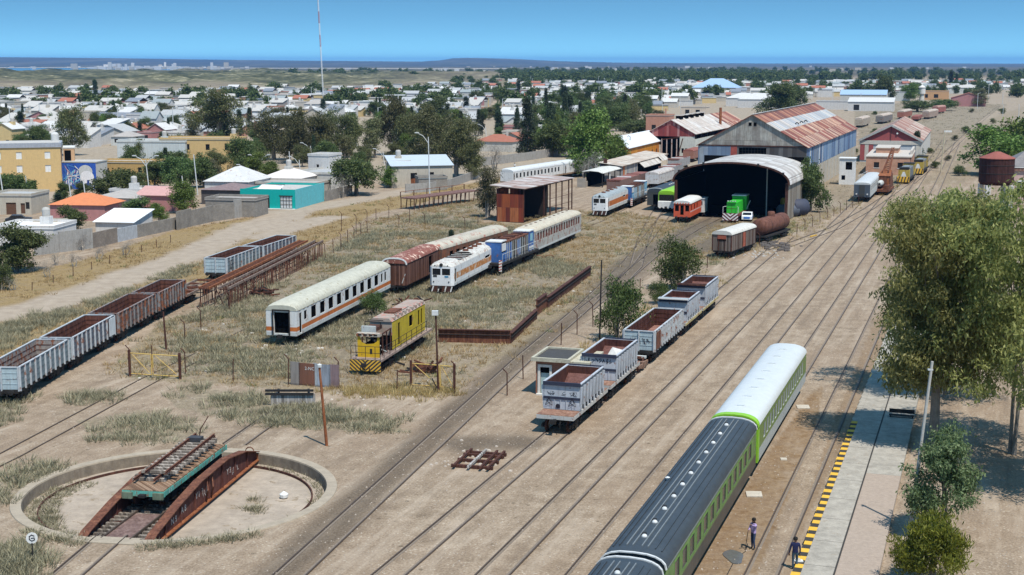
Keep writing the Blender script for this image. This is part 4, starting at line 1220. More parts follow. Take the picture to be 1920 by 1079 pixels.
def hopper(r, L, body, H=3.35, plates=True, graf=None, yellow=False):
 """ore hopper: open end platforms, ribbed tapering box, sloping ends inside; body = (y0, y1)"""
 W, z0 = 2.75, 1.4
 w = W / 2
 a, b = body
 mb = MB()
 mb.box(-w, w, 0, L, z0 - 0.3, z0 - 0.02, paint('sill_grey', (0.48, 0.48, 0.46), 0.12, 0.2))
 mb.build('frame', r)
 for u, v in ((0.02, a - 0.05), (b + 0.05, L - 0.02)): MB().box(-w + 0.02, w - 0.02, u, v, z0 - 0.018, z0 + 0.02, rustm('platform_rust', (0.24, 0.13, 0.09), (0.36, 0.23, 0.17))).build('end_platform', r)
 # ribbed sides with sawtooth lower edge, plain ends
 for s in (-1, 1):
  mb = MB()
  x = s * w
  lo, hi = min(x, x - s * 0.05), max(x, x - s * 0.05)
  mb.box(lo, hi, a, b, z0 + 0.35, H, HSIDE)
  xi = x - s * 0.052
  mb.box(min(xi, xi - s * 0.03), max(xi, xi - s * 0.03), a + .05, b - .05, z0 + 0.3, H - 0.01, HIN)
  n = max(6, int((b - a) / 0.8))
  for i in range(n + 1):
   y = a + i * (b - a - 0.1) / n
   # tapering rib
   mb.loft([[Vector((x, y, z0 + 0.05)), Vector((x + s * 0.03, y, z0 + 0.05)), Vector((x + s * 0.03, y + 0.1, z0 + 0.05)), Vector((x, y + 0.1, z0 + 0.05))],
   [Vector((x, y, H - 0.2)), Vector((x + s * 0.16, y, H - 0.2)), Vector((x + s * 0.16, y + 0.1, H - 0.2)), Vector((x, y + 0.1, H - 0.2))]], HGREY)
   mb.box(min(x, x + s * .02), max(x, x + s * .02), y, y + (b - a) / n * 0.5, z0 + 0.06, z0 + 0.36, HGREY)
  mb.box(min(x - s * .08, x + s * 0.08), max(x - s * .08, x + s * 0.08), a - 0.03, b + 0.03, H, H + 0.07, HGREY)
  mb.build('side_wall', r)
 for k, y in ((-1, a), (1, b)):
  mb = MB()
  y1 = y - k * 0.05
  mb.box(-w, w, min(y, y1), max(y, y1), z0 + 0.03, H, HGREY)
  mb.box(-w - 0.02, w + 0.02, min(y, y + k * 0.12), max(y, y + k * 0.12), H - 0.16, H + 0.1, NAVY)
  mb.box(-w, w, min(y, y + k * 0.06), max(y, y + k * 0.06), z0 + 0.78, z0 + 0.96, NAVY)
  for x in (-0.55, -0.12, 0.3, 0.75): mb.box(x, x + 0.05, min(y, y + k * 0.05), max(y, y + k * 0.05), z0 + 0.04, z0 + 0.77, HGREY)
  ew = mb.build('end_wall', r)
  if k < 0:
   mb = MB()
   O = (0, y, 0)
   U, V = (1, 0, 0), (0, 0, 1)
   if graf == 1:
    for c in (-0.95, 0.78):
     for sx in (-1, 1): mb.stroke(O, U, V, [(c + sx * .05, z0 + .95), (c - sx * .14, z0 + .55), (c + sx * .25, z0 + .32), (c + sx * .2, z0 + .6), (c, z0 + .8)], 0.035, INK, 0.075)
    rr = random.Random(3)
    for c in (-0.9, -0.7, 0.1, 0.75, 0.95): mb.stroke(O, U, V, [(c + rr.uniform(-.2, .2), z0 + 1.03 + rr.uniform(0, .32)) for _ in range(9)], 0.02, INK)
    mb.lathe([(0.01, -0.03), (0.17, -0.03), (0.17, -0.001), (0.01, -0.001)], (-0.28, y - 0.055, z0 + 0.28), INK, 16, 'y')
   elif graf == 2:
    rr = random.Random(8)
    x = -1.2
    for i in range(8):
     t = [(x + rr.uniform(0, .26), H - .65 + rr.uniform(0, .4)) for _ in range(6)]
     mb.stroke(O, U, V, t, 0.04, INK)
     x += 0.29
   mb.build('graffiti', ew)
 # inside slopes
 mb = MB()
 s1, s2 = a + 0.1, b - 0.1
 dz = z0 + 0.2
 mb.poly([(-w + .06, s1, H - 0.5), (w - .06, s1, H - 0.5), (w - .06, s1 + (b - a) * .3, dz), (-w + .06, s1 + (b - a) * .3, dz)], HIN)
 mb.poly([(-w + .06, s2 - (b - a) * .38, dz), (w - .06, s2 - (b - a) * .38, dz), (w - .06, s2, H - 0.55), (-w + .06, s2, H - 0.55)], rustm('slope_sheet', (0.13, 0.06, 0.05), (0.19, 0.10, 0.085)))
 mb.poly([(-w + .06, s1 + .1, dz), (w - .06, s1 + .1, dz), (w - .06, s2 - .1, dz), (-w + .06, s2 - .1, dz)], HIN)
 mb.box(-w + .06, w - .06, s2 - 0.05, s2, H - 0.6, H - 0.02, HIN)
 mb.beam((-w + .1, a + 1.6, H - 0.6), (-w + .1, a + 2.6, z0 + .8), 0.06, 0.06, HIN)
 mb.build('hopper_lining', r)
 mb = MB()
 mb.box(-0.4, 0.4, a, b, 0.7, z0 - 0.3, IRON)
 for y in (a + 1, b - 2): mb.loft([[Vector((-1.1, y, 1.1)), Vector((1.1, y, 1.1)), Vector((1.1, y + 1, 1.1)), Vector((-1.1, y + 1, 1.1))][::-1], [Vector((-.4, y + .2, .45)), Vector((.4, y + .2, .45)), Vector((.4, y + .8, .45)), Vector((-.4, y + .8, .45))][::-1]], IRON)
 mb.build('discharge_chute', r)
 if yellow:
  mb = MB()
  mb.box(w - 0.02, w + 0.03, 0.1, L - 0.1, z0 - 0.35, z0 - 0.12, paint('faded_yellow_sill', (0.46, 0.38, 0.17), .2, .2))
  mb.build('yellow_sill', r)
 bogie(r, 1.7); bogie(r, L - 1.7)
 coupler(r, 0, -1, 1.05)
def hoppers():
 px = (762, 1079)
 g = 'ore hopper wagons in the main yard line'
 r = on_line('hopper_wagon', px, 29.0, 'nearest grey ore hopper wagon with open end platform and rust red inside', 'hopper wagon', g)
 hopper(r, 9.4, (1.7, 7.9), graf=1)
 r = on_line('hopper_wagon', px, 39.3, 'grey ore hopper wagon with graffiti and a white panel dumped inside it', 'hopper wagon', g)
 hopper(r, 9.6, (1.6, 8.3), H=3.4, graf=2)
 T = Matrix.Translation(r.location) @ Matrix.Rotation(-HM, 4, 'Z')
 mb = MB(T)
 wp = paint('dumped_white_panel', (0.6, 0.58, 0.53), 0.08)
 mb.loft([[Vector((-0.5, 4.6, 2.2)), Vector((1.1, 3.7, 2.3)), Vector((1.15, 3.75, 2.36)), Vector((-0.45, 4.65, 2.26))], [Vector((-0.1, 5.9, 3.15)), Vector((1.25, 5.6, 2.95)), Vector((1.3, 5.65, 3.0)), Vector((-0.05, 5.95, 3.2))]], wp)
 mb.loft([[Vector((-0.7, 2.5, 2.0)), Vector((0.9, 2.4, 2.1)), Vector((0.9, 2.45, 2.16)), Vector((-0.7, 2.55, 2.06))], [Vector((-0.6, 4.0, 2.5)), Vector((0.9, 3.9, 2.6)), Vector((0.9, 3.95, 2.66)), Vector((-0.6, 4.05, 2.56))]], wp)
 mb.build('dumped_panel', label='broken white wall panel dumped in the second hopper wagon', cat='panel')
 r = on_line('gondola_wagon', px, 54.2, 'low rusty gondola wagon between the hopper wagons with a rust red side door', 'open wagon')
 gondola(r, 11.8, 1.65, paint('flaked_grey', (0.45, 0.46, 0.46), 0.12, 0.26, 0.8, 0.35), HIN, ribs=12, floor=rustm('pale_rust_floor', (0.26, 0.13, 0.1), (0.36, 0.22, 0.18)), endm=GBLUE, z0=1.25)
 mb = MB()
 mb.box(1.49, 1.53, 0.3, 1.9, 1.3, 2.8, RUST)
 mb.build('rust_red_door', r)
 mb = MB()
 rr = random.Random(2)
 for c in (-1, -.5, .0, .3, .7): mb.stroke((0, 0, 0), (1, 0, 0), (0, 0, 1), [(c + rr.uniform(-.2, .3), 1.9 + rr.uniform(-.25, .4)) for _ in range(6)], 0.04, INK, 0.04)
 mb.build('graffiti', r)
 # spare bogies standing on the track in front of it
 r2 = on_line('spare_bogie', px, 50.8, 'loose rusty bogie left on the rails ahead of the low gondola', 'bogie')
 bogie(r2, 0.9, m=rustm('bogie_rust', (0.22, 0.13, 0.09), (0.36, 0.26, 0.2)))
 mb = MB()
 for k in range(5): mb.box(-1.1 + k * .2, -0.4 + k * .35, 0.2 + k * .4, .5 + k * .4, 0.85, 1.05, (RUST, PALEG, RUSTO)[k % 3])
 mb.build('brake_gear', r2)
 r = on_line('hopper_wagon', px, 67.4, 'grey ore hopper wagon with thick white rim, fourth along the yard line', 'hopper wagon', g)
 hopper(r, 8.3, (0.8, 6.6), H=3.4, yellow=True)
 mb = MB()
 for y in (0.62, 1.1): mb.box(-1.45, 1.45, y - 0.1, y + 0.1, 3.5, 3.62, WHITE if y < 1 else GBLUE)
 mb.build('rim_rail', r)
 r = on_line('hopper_wagon', px, 76.2, 'farthest ore hopper wagon with a brown rim beside the green bushes', 'hopper wagon', g)
 hopper(r, 8.8, (0.9, 8.0), H=3.45, yellow=True)
 mb = MB()
 for y in (0.7, 1.3): mb.box(-1.45, 1.45, y - 0.12, y + 0.12, 3.55, 3.66, RUSTD)
 mb.build('rim_rail', r)
# ------------------------------------------------------------- the parked green train
LIME = paint('lime_green', (0.24, 0.50, 0.03), 0.06, 0.0, 0.4, 0.08)
OLIVE = paint('olive_green', (0.17, 0.24, 0.07), 0.12, 0.0, 0.5, 0.25)
SLATE = paint('slate_roof', (0.045, 0.055, 0.065), 0.12, 0.0, 0.5, 0.2, streak=False)
def green_train():
 px = (1395, 900)
 g = 'coaches of the parked green passenger train'
 whr = paint('clean_white_roof', (0.54, 0.57, 0.575), 0.04, 0.0, 0.45, 0.10, streak=False)
 r = on_line('passenger_coach', px, 0.9, 'passenger coach with a clean white roof and lime green near end', 'passenger coach', g)
 wins = win_row(2.0, 22.6, 16, 0.72, 1.98, 2.95)
 body, rf = coach(r, 24.4, W=3.05, side=paint('pale_grey_skirt', (0.40, 0.43, 0.42), 0.06, 0.0, 0.5, 0.15), bands=((1.72, 3.3, OLIVE),), roofm=whr, endm=LIME, wins=wins, doors=(), zr=4.0, ends=0.85, dome=0.6)
 mb = MB()
 pr = arc(3.14, 3.28, 4.04, 12)
 for (a, za), (b, zb) in zip(pr[:-1], pr[1:]):
  mb.loft([[Vector((a, y, za)), Vector((a, y, za - 0.12)), Vector((b, y, zb - 0.12)), Vector((b, y, zb))] for y in (-0.35, 0.3)], LIME)
 mb.box(1.45, 1.57, -0.35, 0.25, 1.0, 3.28, LIME); mb.box(-1.57, -1.45, -0.35, 0.25, 1.0, 3.28, LIME)
 mb.build('green_end_hood', r)
 for i in range(8):
  mb = MB()
  mb.box(-0.22, 0.22, 2.2 + i * 2.75, 2.42 + i * 2.75, 3.98, 4.06, whr)
  for x in (-0.3, 0.3): mb.lathe([(0.06, 0), (0.06, 0.05), (0.01, 0.06)], (x, 2.3 + i * 2.75, 3.96), PALE, 8)
  mb.build('roof_vent', rf)
 def dark(s, L, lab, n):
  r = on_line('passenger_coach', px, s, lab, 'passenger coach', g)
  sd = paint('brown_black_skirt', (0.075, 0.07, 0.06), 0.15, 0.0, 0.45, 0.3)
  gr = paint('green_window_band', (0.15, 0.25, 0.075), 0.2, 0.0, 0.5, 0.35)
  wins = win_row(1.6, L - 1.6, 13, 1.1, 2.0, 2.95)
  body, rf = coach(r, L, W=3.05, side=sd, bands=((1.75, 3.3, gr),), roofm=SLATE, wins=wins, zr=4.0, ends=0.86, dome=0.7, frames=paint('green_frame', (0.12, 0.27, 0.06), 0.1, 0, 0.5, 0.2), pane=flat('brown_tinted_glass', (0.10, 0.085, 0.07), 0.25, 0, 0.5))
  mb = MB()
  for x in (-1.15, -0.85, -0.5, -0.22, 0.22, 0.5, 0.85, 1.15):
   t = math.acos(min(1, abs(x) / 1.555) ** (1 / 0.75))
   z = 3.3 + 0.7 * math.sin(t) ** 0.9
   mb.box(x - 0.025, x + 0.025, 0.8, L - 0.8, z - 0.05, z + 0.05, flat('roof_seam', (0.16, 0.18, 0.19)) if abs(x) < 0.6 else SLATE)
  mb.box(1.49, 1.56, 0.4, L - 0.4, 3.22, 3.31, flat('gutter_grey', (0.2, 0.23, 0.2)))
  mb.build('roof_ribs', rf)
  for i in range(n):
   mb = MB()
   y = 2.2 + i * (L - 4.4) / (n - 1)
   mb.lathe([(0.15, 0.0), (0.13, 0.07), (0.08, 0.12), (0.01, 0.14)], (0.0, y, 3.98), PALE, 10)
   mb.box(-0.16, 0.02, y + 0.12, y + 0.36, 3.98, 4.1, IRON)
   mb.build('roof_vent', rf)
  for y in (0.0, L):
   mb = MB()
   for (a, za), (b, zb) in zip(arc(3.1, 3.3, 3.96, 10)[:-1], arc(3.1, 3.3, 3.96, 10)[1:]): mb.beam((a, y, za), (b, y, zb), 0.14, 0.06, PALE)
   mb.build('end_rim', rf)
  mb = MB()
  mb.lathe([(0.05, 0), (0.05, 0.25), (0.14, 0.3), (0.01, 0.36)], (-1.0, L * 0.45, 3.75), PALE, 8)
  mb.build('chimney_cowl', rf)
  return r
 dark(-26.1, 26.2, 'passenger coach with a dark slate roof and white vents coupled to the white one', 11)
 dark(-52.8, 26.0, 'dark roofed passenger coach cut off by the bottom edge of the picture', 11)
# ------------------------------------------------------------- vehicles round the depot
def depot_vehicles():
 # two white coaches in the distance
 g = 'far white coaches by the old wall'
 P = G(950, 352)
 hd = 27.0
 wr = paint('far_white_roof', (0.56, 0.58, 0.58), 0.08, 0.06, 0.7, 0.2, streak=False)
 L = 25.0
 p = P.copy()
 for k, lab in enumerate(('nearer of two white coaches standing behind the corrugated open shed', 'farther of two white coaches, with its end against the green trees')):
  r = empty('white_coach', p, -R(hd), lab, 'passenger coach', g)
  coach(r, L, side=WHT, bands=((0.95, 1.3, paint('brown_sill', (0.3, 0.2, 0.13), 0.2)),), roofm=wr, wins=win_row(1.0, L - 1.5, 13, 0.8, 1.95, 2.95) if k == 0 else win_row(5.0, L - 0.8, 11, 0.8, 1.95, 2.95), doors=[(0.3, 0.8, 1.2, 3.0)], glass=True)
  p = p + Vector((math.sin(R(hd)), math.cos(R(hd)), 0)) * (L + 0.8)
 # green train beside the arched shed
 r = veh('dark_coach', (1244, 386), 0.95, 3.0, 19.5, 'dark grey coach with a row of white vents beside the arched shed', 'passenger coach')
 body, rf = coach(r, 30, side=flat('charcoal', (0.06, 0.065, 0.07)), roofm=SLATE, wins=win_row(1, 29, 12, 1.0, 2.0, 2.9), endm=flat('dark_end', (0.05, 0.055, 0.055)), enddoor=(-0.45, 0.45, 1.0, 2.9))
 mb = MB()
 for i in range(14): mb.box(0.5, 0.75, 8 + i * 1.5, 8.4 + i * 1.5, 3.92, 4.1, WHITE)
 pr = arc(3.06, 3.3, 4.05, 10)
 for (a, za), (b, zb) in zip(pr[:-1], pr[1:]): mb.beam((a, -0.03, za), (b, -0.03, zb), 0.1, 0.1, PALEG)
 mb.build('roof_vents', rf)
 r = veh('green_railcar', (1265, 390), 0.9, 3.0, 19.5, 'lime green railcar with a black windscreen and white lower nose left of the arched shed', 'railcar')
 body, rf = coach(r, 16, W=2.9, side=LIME, bands=((0.95, 1.5, WHITE),), roofm=LIME, endm=LIME, wins=win_row(1.5, 15, 8, 1.3, 2.0, 3.0))
 mb = MB()
 mb.box(-1.3, 1.3, -0.03, -0.004, 2.05, 3.15, GLASS)
 mb.build('windscreen', body)
 mb = MB()
 z = [(-1.45, 0.98), (-1.1, 0.72), (-0.75, 0.98), (-0.4, 0.72), (0, 0.98), (0.4, 0.72), (0.75, 0.98), (1.1, 0.72), (1.45, 0.98), (1.45, 1.95), (-1.45, 1.95)]
 mb.poly([(x, -0.25, zz) for x, zz in z], WHITE)
 mb.poly([(-1.45, -0.25, 1.95), (1.45, -0.25, 1.95), (1.45, 0, 2.05), (-1.45, 0, 2.05)], WHITE)
 mb.poly([(1.45, -0.25, 0.98), (1.45, 0, 0.98), (1.45, 0, 2.05), (1.45, -0.25, 1.95)], WHITE)
 mb.build('white_nose', body)
 # red railcar
 r = veh('red_railcar', (1294, 408), 1.0, 2.75, 18.5, 'orange red railcar with a white striped roof in front of the arched shed', 'railcar')
 red = paint('orange_red', (0.60, 0.10, 0.045), 0.08, 0.0, 0.5, 0.15)
 mb = MB()
 L, z0, ze = 9.5, 1.0, 3.2
 mb.holed((-1.37, 0, z0), (1, 0, 0), (0, 0, 1), 2.74, ze - z0, [(0.2, 0.85, 0.95, 1.95), (1.08, 1.66, 0.35, 1.95), (1.9, 2.55, 0.95, 1.95)], red, 0.08)
 mb.holed((1.37, 0, z0), (0, 1, 0), (0, 0, 1), L, ze - z0, [(0.6, 1.5, 1.0, 1.9), (3.2, 4.2, 1.0, 1.9), (5.4, 6.4, 1.0, 1.9)], red, 0.08, [(0.8, 1.0, paint('pink_stripe', (0.7, 0.42, 0.38)))])
 mb.holed((-1.37, L, z0), (0, -1, 0), (0, 0, 1), L, ze - z0, [], red)
 mb.poly([(1.37, L, z0), (-1.37, L, z0), (-1.37, L, ze), (1.37, L, ze)], red)
 body = mb.build('body', r)
 mb = MB()
 mb.box(-1.25, 1.25, 0.12, L - 0.1, z0 + 0.05, ze - 0.05, HOLE)
 mb.build('interior', r)
 mb = roof_loft(MB(), 2.9, L + 0.2, ze, 3.85, paint('off_white_roof', (0.6, 0.59, 0.56), 0.05, 0, 0.7, 0.15, streak=False), 0.8, 0.5, -0.1)
 rf = mb.build('roof', r, True)
 mb = MB()
 for i in range(6):
  x = -1.3 + i * 0.45
  mb.poly([(x, -0.13, 3.2), (x + .18, -0.13, 3.2), (x + .3, -0.08, 3.5), (x + .18, -0.08, 3.5)], red)
 for i in range(4): mb.poly([(1.46, 0.2 + i * .5, 3.2), (1.46, 0.45 + i * .5, 3.2), (1.3, 0.6 + i * .5, 3.5), (1.3, 0.4 + i * .5, 3.5)], red)
 mb.build('roof_stripes', rf)
 bogie(r, 1.8); bogie(r, L - 1.8); coupler(r, 0)
 for x in (-.85, .85):
  mb = MB()
  mb.lathe([(0.09, 0), (0.09, -0.4), (0.24, -0.42), (0.01, -0.5)], (x, 0, 0.95), IRON, 10, 'y')
  mb.build('buffer', r)
 q = r.matrix_basis @ Vector((0.6, L + 0.8, 0))
 # small white van body behind it
 r = empty('service_trolley', q, -R(18.5), 'small white trolley cabin standing behind the red railcar', 'trolley')
 mb = MB()
 mb.holed((1.1, 0, 0.8), (0, 1, 0), (0, 0, 1), 3, 2.3, [(0.4, 1.1, 1.2, 1.9), (1.6, 2.4, 1.2, 1.9)], WHITE, 0.1)
 mb.holed((-1.1, 0, 0.8), (1, 0, 0), (0, 0, 1), 2.2, 2.3, [(0.3, 1.9, 1.2, 1.9)], WHITE, 0.1)
 mb.box(-1.09, 1.0, 0.12, 3, 0.8, 3.05, flat('trolley_dark', (0.1, 0.1, 0.1)))
 mb.box(-1.2, 1.2, -0.1, 3.1, 3.1, 3.2, WHITE)
 mb.build('cabin', r)
 bogie(r, 1.5)
 # green shunter inside the arch
 r = veh('green_locomotive', (1384, 413), 0.5, 2.6, 18.6, 'bright green locomotive with white and maroon chevrons inside the arched shed', 'locomotive')
 gg = paint('vivid_green', (0.04, 0.50, 0.04), 0.06, 0, 0.4, 0.1)
 mr = flat('maroon', (0.12, 0.03, 0.03))
 mb = MB()
 mb.box(-1.3, 1.3, 0, 12, 1.0, 1.3, mr)
 mb.build('frame', r)
 mb = MB()
 mb.box(-1.3, 1.3, -0.08, 0, 0.35, 1.6, mr)
 chevrons(mb, 1.28, 0.4, 1.56, -0.086, WHITE, 0.27, 0.56, 0.8)
 mb.build('chevron_skirt', r)
 mb = MB()
 mb.box(-0.85, 0.85, 1.2, 8.5, 1.3, 3.2, gg); mb.box(-0.02, 0.02, 1.18, 1.2, 1.4, 3.0, mr)
 mb.box(-0.85, 0.85, 1.185, 1.2, 2.2, 2.26, mr)
 mb.build('hood', r)
 mb = MB()
 mb.box(-1.2, 1.2, 8.5, 11, 1.3, 3.7, gg); mb.box(-1.25, 1.25, 8.3, 11.2, 3.7, 3.85, WHITE)
 mb.box(-0.7, 0.7, 1.0, 1.3, 3.2, 3.5, gg)
 for x in (-.6, -.2, .2, .6): mb.box(x - .12, x + .12, .99, 1.0, 3.42, 3.56, WHITE)
 mb.build('cab', r)
 mb = MB()
 for x in (-1.25, 1.25):
  mb.tube((x, 0.1, 1.3), (x, 0.1, 2.6), 0.04, WHITE, 5); mb.tube((x, 0.1, 2.6), (x * .7, 1.1, 2.6), 0.03, WHITE, 5)
 mb.build('handrail', r)
 bogie(r, 2.5); bogie(r, 9.5)
 # plank van, tank wagon and barrels on the right
 r = veh('plank_van', (1371, 472), 1.0, 2.7, 27.5, 'weathered grey plank van with a pale curved roof and a red side door', 'boxcar')
 body, rf = boxbody(r, 10.5, 2.7, 1.0, 3.2, 3.75, planks('grey_planks', (0.14, 0.105, 0.085), (0.27, 0.22, 0.19), 0.18), paint('pale_van_roof', (0.55, 0.53, 0.48), 0.08, 0.03, 0.8, 0.2, streak=False), (4.8, 5.9, 1.1, 3.0))
 mb = MB()
 mb.box(1.352, 1.40, 4.85, 5.85, 1.1, 3.05, paint('red_door', (0.34, 0.09, 0.05), 0.15, 0.1))
 mb.build('red_door', body)
 mb = MB()
 mb.box(-0.6, 0.6, -0.06, -0.005, 2.6, 3.2, paint('red_door')); mb.box(-0.6, 0.6, -0.05, -0.003, 2.4, 2.6, HOLE)
 mb.build('end_hatch', body)
 r = veh('tank_wagon', (1438, 446), 0.9, 2.6, 29.0, 'rusty brown cylindrical tank wagon behind the plank van', 'tank wagon')
 br = rustm('tank_brown', (0.13, 0.055, 0.038), (0.2, 0.095, 0.068))
 mb = MB()
 mb.lathe([(0.01, -0.15), (0.7, -0.1), (1.15, 0.15), (1.25, 0.4), (1.25, 10.6), (1.15, 10.85), (0.01, 11.0)], (0, 0, 2.3), br, 22, 'y')
 tk = mb.build('tank', r, True)
 mb = MB()
 mb.lathe([(0.55, 0), (0.55, 0.6), (0.4, 0.72), (0.01, 0.75)], (0, 5.5, 3.45), br, 14)
 mb.build('dome', tk, True)
 for y in (2.6, 8.2):
  mb = MB()
  mb.lathe([(1.262, 0), (1.262, 0.1)], (0, y, 2.3), IRON, 22, 'y')
  mb.build('strap', tk)
 mb = MB()
 mb.box(-1.2, 1.2, -0.2, 11.2, 0.85, 1.1, IRON)
 mb.build('underframe', r)
 bogie(r, 1.8); bogie(r, 9.2); coupler(r, 0)
 g = 'storage drums outside the arched shed'
 for px, rad, L, m, lab, nm in (((1462, 408), 1.1, 3.6, flat('slate_drum', (0.09, 0.10, 0.125)), 'dark grey drum lying on its side beside the tank wagon', 'drum'), ((1482, 406), 1.45, 3.2, flat('blue_black_drum', (0.05, 0.055, 0.08)), 'largest blue black drum by the arched shed wall', 'drum')):
  mb = MB()
  mb.lathe([(0.01, 0), (rad * .9, 0.02), (rad, 0.15), (rad, L - .15), (rad * .9, L - .02), (0.01, L)], (0, 0, rad), m, 20, 'y')
  o = mb.build('storage_drum', None, True, lab, 'drum', g)
  o.location = G(*px); o.rotation_euler = (0, 0, -R(60))
 mb = MB()
 mb.lathe([(0.01, 0), (0.75, 0.02), (0.8, 0.1), (0.8, 1.7), (0.7, 1.8), (0.01, 1.85)], (0, 0, 0.8), paint('barrel_yellow', (0.62, 0.36, 0.05)), 18, 'y')
 mb.box(-0.7, 0.7, 0.2, 1.6, -1.35, 0.1, IRON)
 o = mb.build('yellow_barrel', None, True, 'yellow barrel on a dark stand above the grey drums', 'barrel', g)
 o.location = G(1468, 405, 0) + Vector((0, 1.0, 1.4)); o.rotation_euler = (0, 0, -R(70))
 # little blue and white pickup
 car('pickup_truck', (1400, 416), 12, paint('pickup_white', (0.7, 0.72, 0.74), 0.05), 'small white and blue pickup truck parked before the arched shed', 'pickup', (0.05, 0.17, 0.5))
 # grey coach, steam crane, yellow locomotives near the red gable
 r = veh('grey_coach', (1631, 371), 0.9, 3.0, 19.0, 'blue grey streamlined coach end beside the rusty crane', 'passenger coach')
 body, rf = coach(r, 25, side=PALEG, roofm=paint('light_grey_roof', (0.48, 0.5, 0.5), 0.06, 0.02, 0.6, 0.15, streak=False), endm=flat('blue_grey_end', (0.065, 0.085, 0.11)), wins=win_row(1.5, 24, 10, 1.2, 2.0, 2.9), zr=4.0, ends=0.6, dome=1.5)
 mb = MB()
 mb.box(-0.5, 0.5, -0.1, -0.003, 1.1, 3.2, flat('dark_end', (0.05, 0.055, 0.055)))
 for x in (-1.0, 1.0): mb.lathe([(0.16, 0), (0.16, -0.1), (0.02, -0.12)], (x, 0, 1.5), PALE, 10, 'y')
 mb.build('end_door', body)
 r = veh('steam_crane', (1668, 358), 0.9, 2.9, 21.0, 'rust red railway crane with a raised lattice jib and white boiler', 'crane')
 mb = MB(); mb.box(-1.4, 1.4, -1, 9, 0.7, 1.15, RUST); mb.build('wagon_frame', r)
 mb = MB(); mb.box(-1.2, 1.2, 2.5, 7.5, 1.15, 3.6, RUST); mb.poly([(-1.3, 2.4, 3.6), (1.3, 2.4, 3.6), (0.9, 7.4, 4.5), (-0.9, 7.4, 4.5)], RUSTO); mb.poly([(1.2, 2.5, 3.6), (1.2, 7.5, 3.6), (0.9, 7.4, 4.5)], RUST); mb.poly([(1.2, 7.5, 3.5), (-1.2, 7.5, 3.5), (-.9, 7.4, 4.5), (.9, 7.4, 4.5)], RUST); mb.poly([(-1.2, 2.5, 3.6), (-.9, 7.4, 4.5), (-1.2, 7.5, 3.6)], RUST)
 mb.build('crane_house', r)
 mb = MB(); mb.lathe([(0.01, -0.7), (0.4, -0.6), (0.62, -0.2), (0.62, 2.6), (0.01, 2.7)], (-0.55, 0.6, 2.2), PALEG, 16, 'y'); mb.lathe([(0.01, -0.02), (0.2, -0.01), (0.2, 0.1)], (-0.55, -0.12, 2.2), IRON, 10, 'y')
 mb.build('boiler', r, True)
 mb = MB(); mb.box(-1.4, -1.0, -0.9, 1.2, 1.15, 2.2, RUST); mb.box(0.5, 1.3, -0.9, 2.0, 1.15, 2.0, RUST)
 for i in range(6): mb.beam((0.6 + (i % 3) * .25, 0.2 + i * .3, 1.2), (0.9, 0.5 + i * .3, 3.2), 0.08, 0.08, RUSTO)
 mb.build('machinery', r)
 mb = MB()
 A = [Vector((x, 4.5, 3.2 + z)) for x, z in ((-0.7, 0), (0.7, 0), (-0.6, 1.1), (0.6, 1.1))]
 B = [Vector((x, 17.0, 8.0 + z)) for x, z in ((-0.25, 0), (0.25, 0), (-0.2, 0.5), (0.2, 0.5))]
 for a, b in zip(A, B): mb.beam(a, b, 0.16, 0.16, RUST)
 for i in range(12):
  f0, f1 = i / 12, (i + 1) / 12
  for p, q in ((0, 2), (1, 3), (2, 3), (0, 1)):
   mb.beam(A[p].lerp(B[p], f0), A[q].lerp(B[q], f1), 0.09, 0.09, RUSTO if i % 2 else RUST)
 mb.build('lattice_jib', r)
 bogie(r, 1.0); bogie(r, 7.0)
 for k, (px, m, lab) in enumerate((((1706, 338), paint('cab_yellow', (0.44, 0.32, 0.06), 0.15, 0.15), 'yellow nosed grey hood locomotive by the flat brick office'), ((1732, 322), paint('cab_yellow'), 'yellow and black locomotive coupled behind the yellow nosed one'))):
  r = veh('yellow_nosed_locomotive', px, 0.9, 2.8, 21, lab, 'locomotive', 'locomotives by the brick office')
  gy = flat('loco_grey', (0.16, 0.17, 0.18))
  mb = MB(); mb.box(-1.4, 1.4, 0, 15, 0.95, 1.25, IRON); mb.build('frame', r)
  mb = MB(); mb.box(-1.3, 1.3, -0.05, 0, 0.4, 1.6, YEL)
  for i in range(4): mb.poly([(-1.2 + i * .65, -0.056, 0.42), (-0.95 + i * .65, -0.056, 0.42), (-0.65 + i * .65, -0.056, 1.58), (-0.9 + i * .65, -0.056, 1.58)], BLK)
  mb.build('striped_skirt', r)
  mb = MB(); mb.box(-1.15, 1.15, 0.6, 2.6, 1.25, 3.0, m); mb.poly([(-0.7, 0.59, 1.3), (0.7, 0.59, 1.3), (0.2, 0.59, 2.6), (-0.2, 0.59, 2.6)], WHITE)
  mb.box(-1.0, 1.0, 0.7, 2.6, 3.0, 3.5, IRON)
  mb.build('nose', r)
  mb = MB(); mb.box(-1.05, 1.05, 2.6, 11, 1.25, 3.3, gy)
  for i in range(6): mb.box(1.052, 1.08, 3 + i * 1.3, 3.9 + i * 1.3, 1.4, 3.0, (gy, m)[i % 2] if k else gy)
  mb.box(-0.6, 0.6, 4, 9, 3.3, 3.5, flat('hood_top', (0.2, 0.22, 0.23))); mb.build('hood', r)
  mb = MB(); mb.box(-1.2, 1.2, 11, 13.8, 1.25, 3.7, m); mb.box(1.202, 1.22, 11.5, 13.2, 2.4, 3.3, GLASS); mb.box(-1.25, 1.25, 10.9, 13.9, 3.7, 3.82, IRON); mb.build('cab', r)
  bogie(r, 3, wb=2.6); bogie(r, 12, wb=2.6)
